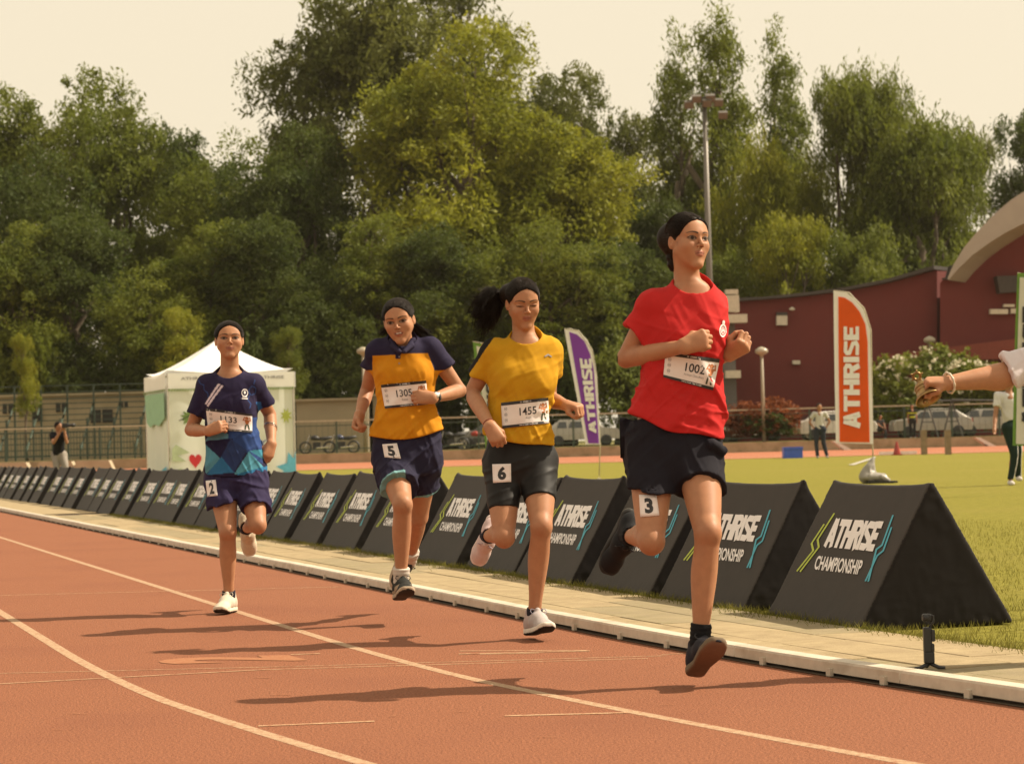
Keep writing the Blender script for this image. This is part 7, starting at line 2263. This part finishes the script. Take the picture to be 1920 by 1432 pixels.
# ---- small things on the far side
def flat_board(name, label, cat, q, Y, th=.05, mat=None, group=None):
    pts = [P(a, b, Y) for a, b in q]; n = len(pts)
    V = [tuple(p) for p in pts] + [tuple(p + Vector((0, th, 0))) for p in pts]
    F = [tuple(range(n)), tuple(reversed(range(n, 2 * n)))] + [(i, (i + 1) % n, n + (i + 1) % n, n + i) for i in range(n)]
    o = mk(name, V, F, mat or m_cw); return tag(o, label, cat, group)
flat_board('sloping_board', 'white sloping stringer board under the orange flag\'s lower corner', 'board', [(1560, 826), (1568, 826), (1603, 846), (1588, 847)], 113.5, .9)
flat_board('sloping_board', 'white sloping stringer board below the outstretched arm', 'board', [(1828, 820), (1838, 820), (1876, 840), (1862, 841)], 113.5, .9)
c = G(1486, 858.5); r = empty('plastic_crate', c, label='bright blue plastic crate standing on the far track', cat='crate')
m_bl = M('blue_plastic', (.05, .11, .55), rough=.45); mb = MB()
w, h = .34 * c.y / 88, .4
for sx, sy, dx, dy in ((0, -1, 1, 0), (0, 1, 1, 0), (-1, 0, 0, 1), (1, 0, 0, 1)):
    mb.box((c.x + sx * w, c.y + sy * w, h / 2 + .0), (2 * w if dx else .03, 2 * w if dy else .03, h))
mb.box((c.x, c.y, .03), (2 * w, 2 * w, .04)); mb.build('box_shell', m_bl, r)
MB().box((c.x, c.y - w - .03, h - .04), (2 * w + .06, .04, .07)).build('rim', m_bl, r)
c = G(1682, 853); c.z = 0; mb = MB(); mb.box((c.x, c.y, .02), (.36, .36, .04)); mb.lathe([(.14, .04), (.03, .5), (0, .5)], c=c, n=12)
tag(mb.build('marker_cone', m_red), 'small red marker cone on the far track edge', 'cone')
c0 = G(1642, 852.5); c1 = G(1722, 851); mb = MB(); mb.box(((c0.x + c1.x) / 2, c0.y - .8, .06), (c1.x - c0.x, .1, .12))
tag(mb.build('low_white_bar', m_cw), 'low white board lying along the edge of the far track', 'board')
ground_strip('white_hose', (1596, 872), (1640, 858), .16, m_cw, .012)
m_post = M('weathered_wood', (.24, .17, .11), rough=.9, var=.2)
for px, lab in ((1733, 'brown post standing in front of the silver car, left of the pair'), (1778, 'brown post standing right of its twin by the silver car')):
    c = G(px, 852); r = MB(); hh = (z_of(806, px, c.y)); r.box((c.x, c.y, hh / 2), (.2, .2, hh)); tag(r.build('wooden_post', m_post), lab, 'post', 'pair of brown posts by the far track')
# frames leaning behind the posts
for px, lab in ((1740, 'dark metal frame trestle behind the left brown post'), (1786, 'dark metal frame trestle behind the right brown post')):
    c = base_at(px, 116.4); mb = MB(); hh = 1.9
    mb.tube([c + Vector((-.5, 0, 0)), c + Vector((0, 0, hh))], .04, 5); mb.tube([c + Vector((.5, 0, 0)), c + Vector((0, 0, hh))], .04, 5); mb.tube([c + Vector((-.3, 0, .8)), c + Vector((.3, 0, .8))], .03, 5); mb.tube([c + Vector((0, 0, hh)), c + Vector((2.2, 0, hh - .1))], .05, 5)
    tag(mb.build('trestle', M('dark_steel', (.05, .05, .045), rough=.6)), lab, 'trestle')
for px in (20, 105, 175):
    c = base_at(px, 114.6, 0); mb = MB(); mb.prism([(c.x - 1.0, 0), (c.x + 1.0, 0), (c.x + .8, .45), (c.x - .8, .45)], 114.2, 115.0, T=lambda x, y, z: (x, z, y))
    o = tag(mb.build('concrete_step', m_cream), {20: 'pale concrete step at the far left of the fence', 105: 'pale concrete step left of the photographer', 175: 'pale concrete step right of the photographer'}[px], 'step')
T0('far things')

# ================================================================== people in the distance, and the bell ringer
def bg_person(name_label, foot, H, face, shirt, trousers, pose, vox=.018, vest=None, shoes=(.3, .28, .26), hair=True, stripe=False, group=None):
    """pose: offsets in units of height; right = image right.  all joints (x, y towards camera, z)"""
    ex = A3((1, 0, 0)); c = A3(foot)
    W = lambda q: c + A3((q[0] * H, -q[1] * H, q[2] * H))
    root = empty('person', foot, label=name_label, cat='person', group=group)
    J = dict(hipL=(-.055, 0, .52), hipR=(.055, 0, .52), kneeL=(-.06, 0, .28), kneeR=(.06, 0, .28), ankL=(-.065, 0, .045), ankR=(.065, 0, .045),
             shL=(-.10, 0, .815), shR=(.10, 0, .815), elL=(-.13, 0, .64), elR=(.13, 0, .64), wrL=(-.13, .02, .49), wrR=(.13, .02, .49), head=(0, 0, .93))
    J.update(pose); J = {k: W(v) for k, v in J.items()}
    s = H / 1.62; B = Field()
    Hd = head_frame(J['head'], face, 0, 0, .86 * s, 1.05)
    B.ell(Hd.w(0, 0, 0), (.073 * s, .088 * s, .105 * s), Hd.R, k=.02); B.cone(Hd.w(0, .07, -.02), Hd.w(0, .095, -.03), .012 * s, .01 * s, k=.02); B.cone(Hd.w(0, .03, -.08), Hd.w(0, .06, -.095), .03 * s, .02 * s, k=.03)
    nk = (J['shL'] + J['shR']) / 2; hp = (J['hipL'] + J['hipR']) / 2
    B.cone(nk + A3((0, 0, .02)), J['head'], .05 * s, .045 * s, k=.02)
    for q in 'LR':
        add_arm(B, J['sh' + q], J['el' + q], J['wr' + q], s)
        d = J['wr' + q] - J['el' + q]; d = d / np.linalg.norm(d); B.cone(J['wr' + q], J['wr' + q] + d * .07 * s, .026 * s, .03 * s, k=.02)
        for i in range(3): B.cone(J['wr' + q] + d * .06 * s + A3((.012 * (i - 1), 0, 0)), J['wr' + q] + d * .12 * s + A3((.02 * (i - 1), -.02, -.01)), .012 * s, .009 * s, k=.006)
        add_leg(B, J['hip' + q], J['knee' + q], J['ank' + q], k=s)
    B.cone(nk - A3((0, 0, .06)), hp, .10 * s, .10 * s, k=.05)
    lo = np.min(list(J.values()), 0) - .25; hi = np.max(list(J.values()), 0) + .25
    V, Fq = polygonize(B, lo, hi, vox); L = Hd.loc(V); cols = np.repeat((SKIN_C * .8)[None], len(V), 0)
    mk('body', V, Fq, SKIN, root, True, cols)
    Sh = Field(); ax = J['shR'] - J['shL']; w_ = np.linalg.norm(ax)
    Sh.cone(J['shL'] + A3((.02, 0, -.01)), J['shR'] - A3((.02, 0, .01)), .062 * s, .062 * s, k=.04)
    Sh.cone(nk - A3((0, 0, .09)) * s, (hp * .9 + nk * .1), .125 * s, .125 * s, k=.05, flat=((0, 1, 0), .85))
    for q in 'LR':
        f = Field(); f.cone(J['sh' + q], J['el' + q], .06 * s, .062 * s, k=.02); f.plane(J['sh' + q] * .42 + J['el' + q] * .58, J['el' + q] - J['sh' + q])
        Sh.sub(f, J['sh' + q], .3 * s, .04)
    Sh.cone(nk + A3((0, 0, .03)), nk + A3((0, 0, .15)), .05 * s, .07 * s, k=.01, op='s'); Sh.plane(hp + A3((0, 0, -.02)), (0, 0, -1))
    Sh.disp(folds([(.012, (.3, 0, -1), 2.2, 9)], 7))
    V, Fq = polygonize(Sh, lo, hi, vox); cols = np.repeat(np.array(shirt)[None], len(V), 0)
    if vest is not None:
        zr = (V[:, 2] - hp[2]) / (nk[2] - hp[2]); m = ((zr > .28) & (zr < .42)) | ((zr > .68) & (zr < .82)); cols[m] = vest
    mk('t_shirt', V, Fq, CLOTH, root, True, cols)
    Tr = Field(); Tr.cone(J['hipL'], J['hipR'], .098 * s, .098 * s, k=.03); Tr.cone(hp, hp + A3((0, 0, .1)) * s, .11 * s, .11 * s, k=.04)
    for q in 'LR': Tr.chain([J['hip' + q], J['knee' + q], J['ank' + q]], (.095 * s, .064 * s, .052 * s), k=.02)
    Tr.plane((J['ankL'] + J['ankR']) / 2 + A3((0, 0, -.02)), (0, 0, -1)); Tr.disp(folds([(.01, (.1, 0, -1), 2, 10)], 17))
    V, Fq = polygonize(Tr, lo, hi, vox); cols = np.repeat(np.array(trousers)[None], len(V), 0)
    if stripe:
        for q in 'LR':
            for a, b in ((J['hip' + q], J['knee' + q]), (J['knee' + q], J['ank' + q])):
                t = np.clip(((V - a) @ (b - a)) / ((b - a) @ (b - a)), 0, 1); e = V - a - t[:, None] * (b - a); n = np.linalg.norm(e, axis=1)
                m = (n < .11) & (e[:, 0] / np.maximum(n, 1e-4) > .55) & (e[:, 1] < 0) & (np.abs(e[:, 0] / np.maximum(n, 1e-4) - .8) < .12); cols[m] = (.6, .57, .52)
    mk('trousers', V, Fq, CLOTH, root, True, cols)
    for q in 'LR':
        F = Field(); a = J['ank' + q]; F.cone(a + A3((0, .03, -.04)) * s, a + A3((0, -.12, -.05)) * s, .042 * s, .036 * s, k=.01); F.plane((a[0], a[1], foot[2] + .002), (0, 0, -1))
        V, Fq = polygonize(F, a - .25, a + .2, vox); mk('shoe', V, Fq, SHOEM, root, True, np.repeat(np.array(shoes)[None], len(V), 0))
    Hr = Field(); Hr.ell(Hd.w(0, -.02, .03), (.083 * s, .095 * s, .095 * s), Hd.R); Hr.fn(lambda Q: ((Q - Hd.c) @ Hd.R / Hd.s)[..., 1] * .72 * Hd.s - ((Q - Hd.c) @ Hd.R / Hd.s)[..., 2] * .69 * Hd.s - .002, None, 0, .01, 'i')
    V, Fq = polygonize(Hr, Hd.c - .2, Hd.c + .2, vox * .8); mk('hair', V, Fq, HAIR, root, True)
    return root, J, s
bg_person('man in white shirt and dark trousers standing with hands on hips on the far track', G(1539, 858.5), 1.92, 10, (.50, .48, .45), (.03, .035, .05),
          dict(elL=(-.185, -.02, .66), wrL=(-.11, 0, .55), elR=(.185, -.02, .66), wrR=(.11, 0, .55), kneeL=(-.07, 0, .28), ankL=(-.06, 0, .045), ankR=(.12, -.02, .045)), vox=.03)
ft_ = G(1897, 909)
bg_person('person in white t-shirt and black side-striped trousers walking behind the outstretched arm', ft_, 1.68, -60, (.60, .58, .57), (.016, .03, .026),
          dict(kneeL=(.02, .05, .28), ankL=(-.01, .0, .045), kneeR=(.08, -.08, .29), ankR=(.12, -.26, .08), elL=(-.14, .05, .64), wrL=(-.17, .14, .53), hipL=(-.02, .02, .52), hipR=(.06, -.02, .52)), vox=.015, stripe=True, shoes=(.62, .58, .55))
bg_person('guard in dark clothes and yellow hi-vis vest standing behind the far fence', base_at(1711, 116.6), 1.72, 0, (.03, .03, .028), (.02, .02, .02), {}, vox=.03, vest=(.42, .48, .03))
bg_person('person in dark clothes sitting behind the fence, half hidden by the orange flag', base_at(1650, 116.6), 1.6, 40, (.05, .05, .05), (.03, .03, .03),
          dict(hipL=(-.04, 0, .30), hipR=(.04, 0, .30), kneeL=(.12, .12, .30), kneeR=(.14, .1, .28), ankL=(.12, .14, .045), ankR=(.16, .12, .045), shL=(-.08, 0, .58), shR=(.09, 0, .58), elL=(-.05, .08, .44), elR=(.13, .08, .44), wrL=(.06, .14, .36), wrR=(.14, .14, .36), head=(.02, .02, .70)), vox=.03)
r_, J_, s_ = bg_person('photographer in black t-shirt and pale trousers behind the barriers, camera to the face', Vector((base_at(112, 50, 0).x, 50, 0)), 1.66, 55, (.012, .012, .016), (.27, .24, .21),
          dict(head=(.0, .06, .87), shL=(-.10, .02, .765), shR=(.08, .06, .765), elL=(-.06, .14, .66), elR=(.12, .16, .66), wrL=(.05, .17, .82), wrR=(.09, .18, .84), hipL=(-.075, -.06, .50), hipR=(.02, -.04, .50), kneeL=(-.04, .03, .27), kneeR=(.07, .03, .27), ankL=(-.06, -.06, .045), ankR=(.05, -.03, .045)), vox=.02)
cc = J_['wrR'] + A3((.03, -.02, .07))
cr = empty('photo_camera', cc, label='black camera held up to the photographer\'s face', cat='camera')
rbox('camera_body', cc, (.07, .04, .05), m_plastic, cr, .01, .01)
mb = MB(); mb.lathe([(.032, 0), (.035, .1), (.042, .11), (.042, .18), (0, .17)], c=cc + A3((.05, -.01, 0)), n=14, R=Vector((1, -.3, 0)).to_track_quat('Z', 'Y').to_matrix()); mb.build('lens', m_plastic, cr, True)
T0('bg people')

def ringer():
    Y0 = 8.25; p = lambda x, y, d=0: P(x, y, Y0 + d)
    foot = Vector((p(2040, 1200).x, Y0 + .1, 0))
    root = empty('person', foot, label='person out of frame reaching in a bare arm in white sleeve to hold a bell', cat='person')
    S, E, W1 = p(1962, 668, .05), p(1872, 706, -.02), p(1777, 718, -.085)
    B = Field()
    pts = [A3(S), A3(E), A3(E) + (A3(W1) - A3(E)) * .3, A3(E) + (A3(W1) - A3(E)) * .72, A3(W1)]
    B.chain(pts, (.046, .043, .0405, .0315, .026), k=.01)
    B.ell(A3(E) + A3((.0, 0, -.004)), (.05, .04, .042), None, k=.03)
    d = A3((-.95, -.02, .10)); n = A3((-.1, .30, -.95)); t = A3((0, -.95, -.25))
    add_hand(B, W1, d, n, t, .80, .92, thumb=.8)
    # rest of the body, outside the frame
    S2 = p(2110, 660, .15); H1, H2 = p(1990, 890, .1), p(2070, 890, .1)
    B.cone(p(2040, 650, .1), p(2040, 560, .08), .055, .05, k=.03)
    Hd = head_frame(A3(p(2040, 545, .06)), -50, 0, 0, .9, 1.05); add_head(B, Hd)
    add_arm(B, S2, p(2140, 790, .2), p(2130, 880, .1))
    z = foot.z
    for h in (H1, H2):
        h = A3(h); k_ = h.copy(); k_[2] = .5; a = h.copy(); a[2] = .09; add_leg(B, h, k_, a)
    B.cone(p(2045, 700, .1), p(2040, 880, .1), .08, .08, k=.03)
    lo = A3((p(1700, 0).x, Y0 - .35, .0)); hi = A3((p(2190, 0).x, Y0 + .45, Hd.c[2] + .2))
    w = A3(W1)
    V, Fq = polygonize(B, lo, hi, .0055, fx=[(w[0] - .17, w[0] + .03, .0026)], fy=[(w[1] - .07, w[1] + .07, .003)], fz=[(w[2] - .10, w[2] + .07, .0026)])
    mk('body', V, Fq, SKIN, root, True, face_paint(V, Hd))
    Sh = Field(); Sh.loft(lv(Y0, [(1985, 2110, 625, .06, .1), (1962, 2125, 660, .09, .1), (1960, 2130, 720, .11, .1), (1962, 2125, 820, .12, .1), (1955, 2130, 900, .13, .1)]), k=.03)
    sl = Field(); sl.cone(S, A3(S) + (A3(E) - A3(S)) * 1.1, .066, .070, k=.02); sl.plane(p(1893, 700, .0), A3((-1, 0, -.45))); sl.cone(p(1897, 700, .0), E, .060, .064, k=.004, op='s')
    Sh.sub(sl, p(1925, 685, .02), .3, .03)
    s2 = Field(); s2.cone(S2, A3(S2) * .35 + A3(p(2140, 790, .2)) * .65, .062, .066, k=.02); s2.plane(A3(S2) * .45 + A3(p(2140, 790, .2)) * .55, A3(p(2140, 790, .2)) - A3(S2)); Sh.sub(s2, S2, .25, .03)
    Sh.cone(p(2040, 650, .1), p(2040, 600, .1), .055, .08, k=.01, op='s')
    Sh.disp(folds([(.008, (.8, 0, .5), 2.2, 9), (.005, (.2, 0, 1), 2, 12)], 97))
    V, Fq = polygonize(Sh, lo, hi, .006); mk('t_shirt', V, Fq, CLOTH, root, True, np.repeat(np.array((.62, .56, .58))[None], len(V), 0))
    Tr = Field(); Tr.cone(H1, H2, .11, .11, k=.03)
    for h in (H1, H2):
        h = A3(h); k_ = h.copy(); k_[2] = .5; a = h.copy(); a[2] = .1; Tr.chain([h, k_, a], (.10, .075, .06), k=.02)
    V, Fq = polygonize(Tr, lo, hi, .012); mk('trousers', V, Fq, CLOTH, root, True, np.repeat(np.array((.03, .03, .04))[None], len(V), 0))
    for h in (H1, H2):
        a = A3(h).copy(); a[2] = .09; make_shoe(root, a, (-.3, -1, 0), (0, 0, 1), (.3, .3, .3), (.5, .5, .5), (.1, .1, .1), (.4, .4, .4), 1.0, .006)
    Hf = hair_cap(Hd); V, Fq = polygonize(Hf, Hd.c - .19, Hd.c + .17, .006); mk('hair', V, Fq, HAIR, root, True)
    v = A3(E) - A3(W1); v /= np.linalg.norm(v)
    mb = MB(); ax = Vector(v + A3((0, 0, .12))).normalized(); u = ax.orthogonal().normalized(); w2 = ax.cross(u); n_ = 40
    c = Vector(A3(W1) + v * .005)
    mb.tube([c + (u * math.cos(2 * math.pi * k / n_) + w2 * math.sin(2 * math.pi * k / n_)) * .0365 for k in range(n_ + 1)], [.0042 + .0012 * math.sin(k * 1.6) for k in range(n_ + 1)], 7, cap=False)
    mb.build('bracelet', M('cream_beads', (.55, .47, .36), rough=.35), root, True)
    # the bell
    m_brass = M('old_brass', (.34, .22, .09), rough=.38, metal=.8, var=.3, vs=30, bump=.2, bs=120, bd=.002, dirt=((.10, .06, .03), 40, .6))
    top = Vector(p(1726, 719, -.055)); ax = (Vector(p(1743, 751, -.095)) - top).normalized()
    bell = empty('hand_bell', top, label='old brass hand bell tilted in the hand at the right edge', cat='bell')
    R = (-ax).to_track_quat('Z', 'Y').to_matrix()
    pr = [(0, .008), (.012, .008), (.016, .002), (.024, -.004), (.028, -.010), (.0285, -.016), (.030, -.018), (.0305, -.030), (.033, -.042), (.037, -.052), (.044, -.062), (.049, -.067), (.050, -.070), (.047, -.071), (.041, -.064), (.033, -.05), (.027, -.03), (.024, -.012), (0, -.008)]
    mb = MB(); mb.lathe(pr, c=top, n=36, R=R); mb.build('bell_body', m_brass, bell, True)
    for z, r in ((-.019, .0305), (-.058, .0415), (-.033, .0315)):
        mb = MB(); mb.tube([top + R @ Vector((r * math.cos(t), r * math.sin(t), z)) for t in np.linspace(0, 2 * math.pi, 33)], .0014, 6, cap=False); mb.build('moulding', m_brass, bell, True)
    mb = MB(); mb.tube([top + R @ Vector((0, 0, -.02)), top + R @ Vector((.006, -.004, -.06)), top + R @ Vector((.012, -.01, -.078))], .002, 6); mb.build('clapper_rod', m_brass, bell, True)
    mb = MB(); mb.lathe([(0, .009), (.007, .006), (.009, 0), (.007, -.006), (0, -.009)], c=top + R @ Vector((.012, -.01, -.076)), n=14, R=R); mb.build('clapper', m_brass, bell, True)
    hc_ = Vector(p(1719, 705, -.055)); hr = .013
    e1 = Vector((1, 0, 0)); e2 = Vector((0, -.35, .94))
    mb = MB(); mb.tube([hc_ + e1 * hr * math.cos(t) + e2 * hr * math.sin(t) for t in np.linspace(0, 2 * math.pi, 25)], .0048, 8, cap=False)
    for a in (95, 160, 30, 225, 320):
        a = math.radians(a); q = hc_ + (e1 * math.cos(a) + e2 * math.sin(a)) * (hr + .003); q2 = hc_ + (e1 * math.cos(a) + e2 * math.sin(a)) * (hr + .011)
        mb.tube([q, q2], [.004, .0022], 6)
    mb.tube([hc_ - e2 * hr, top], [.005, .008], 8)
    mb.build('ring_handle', m_brass, bell, True)
ringer()
T0('ringer')
runner_red(); T0('done red')
runner_six(); T0('done six')
runner_five(); T0('done five')
runner_two(); T0('done two')
print('tris', sum(sum(len(p.vertices) - 2 for p in me.polygons) if len(me.polygons) < 2000 else len(me.polygons) * 2 for me in bpy.data.meshes if me.users))
hz = MB().box((0, 320, 24), (900, 780, 51)).build('haze', None); hz['kind'] = 'stuff'
hm = bpy.data.materials.new('warm_haze'); hm.use_nodes = True; hn = hm.node_tree; hn.nodes.clear()
ho = hn.nodes.new('ShaderNodeOutputMaterial'); hv = hn.nodes.new('ShaderNodeVolumePrincipled')
hv.inputs['Color'].default_value = (.95, .88, .74, 1); hv.inputs['Density'].default_value = .00011; hv.inputs['Anisotropy'].default_value = .35
hn.links.new(hv.outputs[0], ho.inputs['Volume']); hz.data.materials.append(hm)
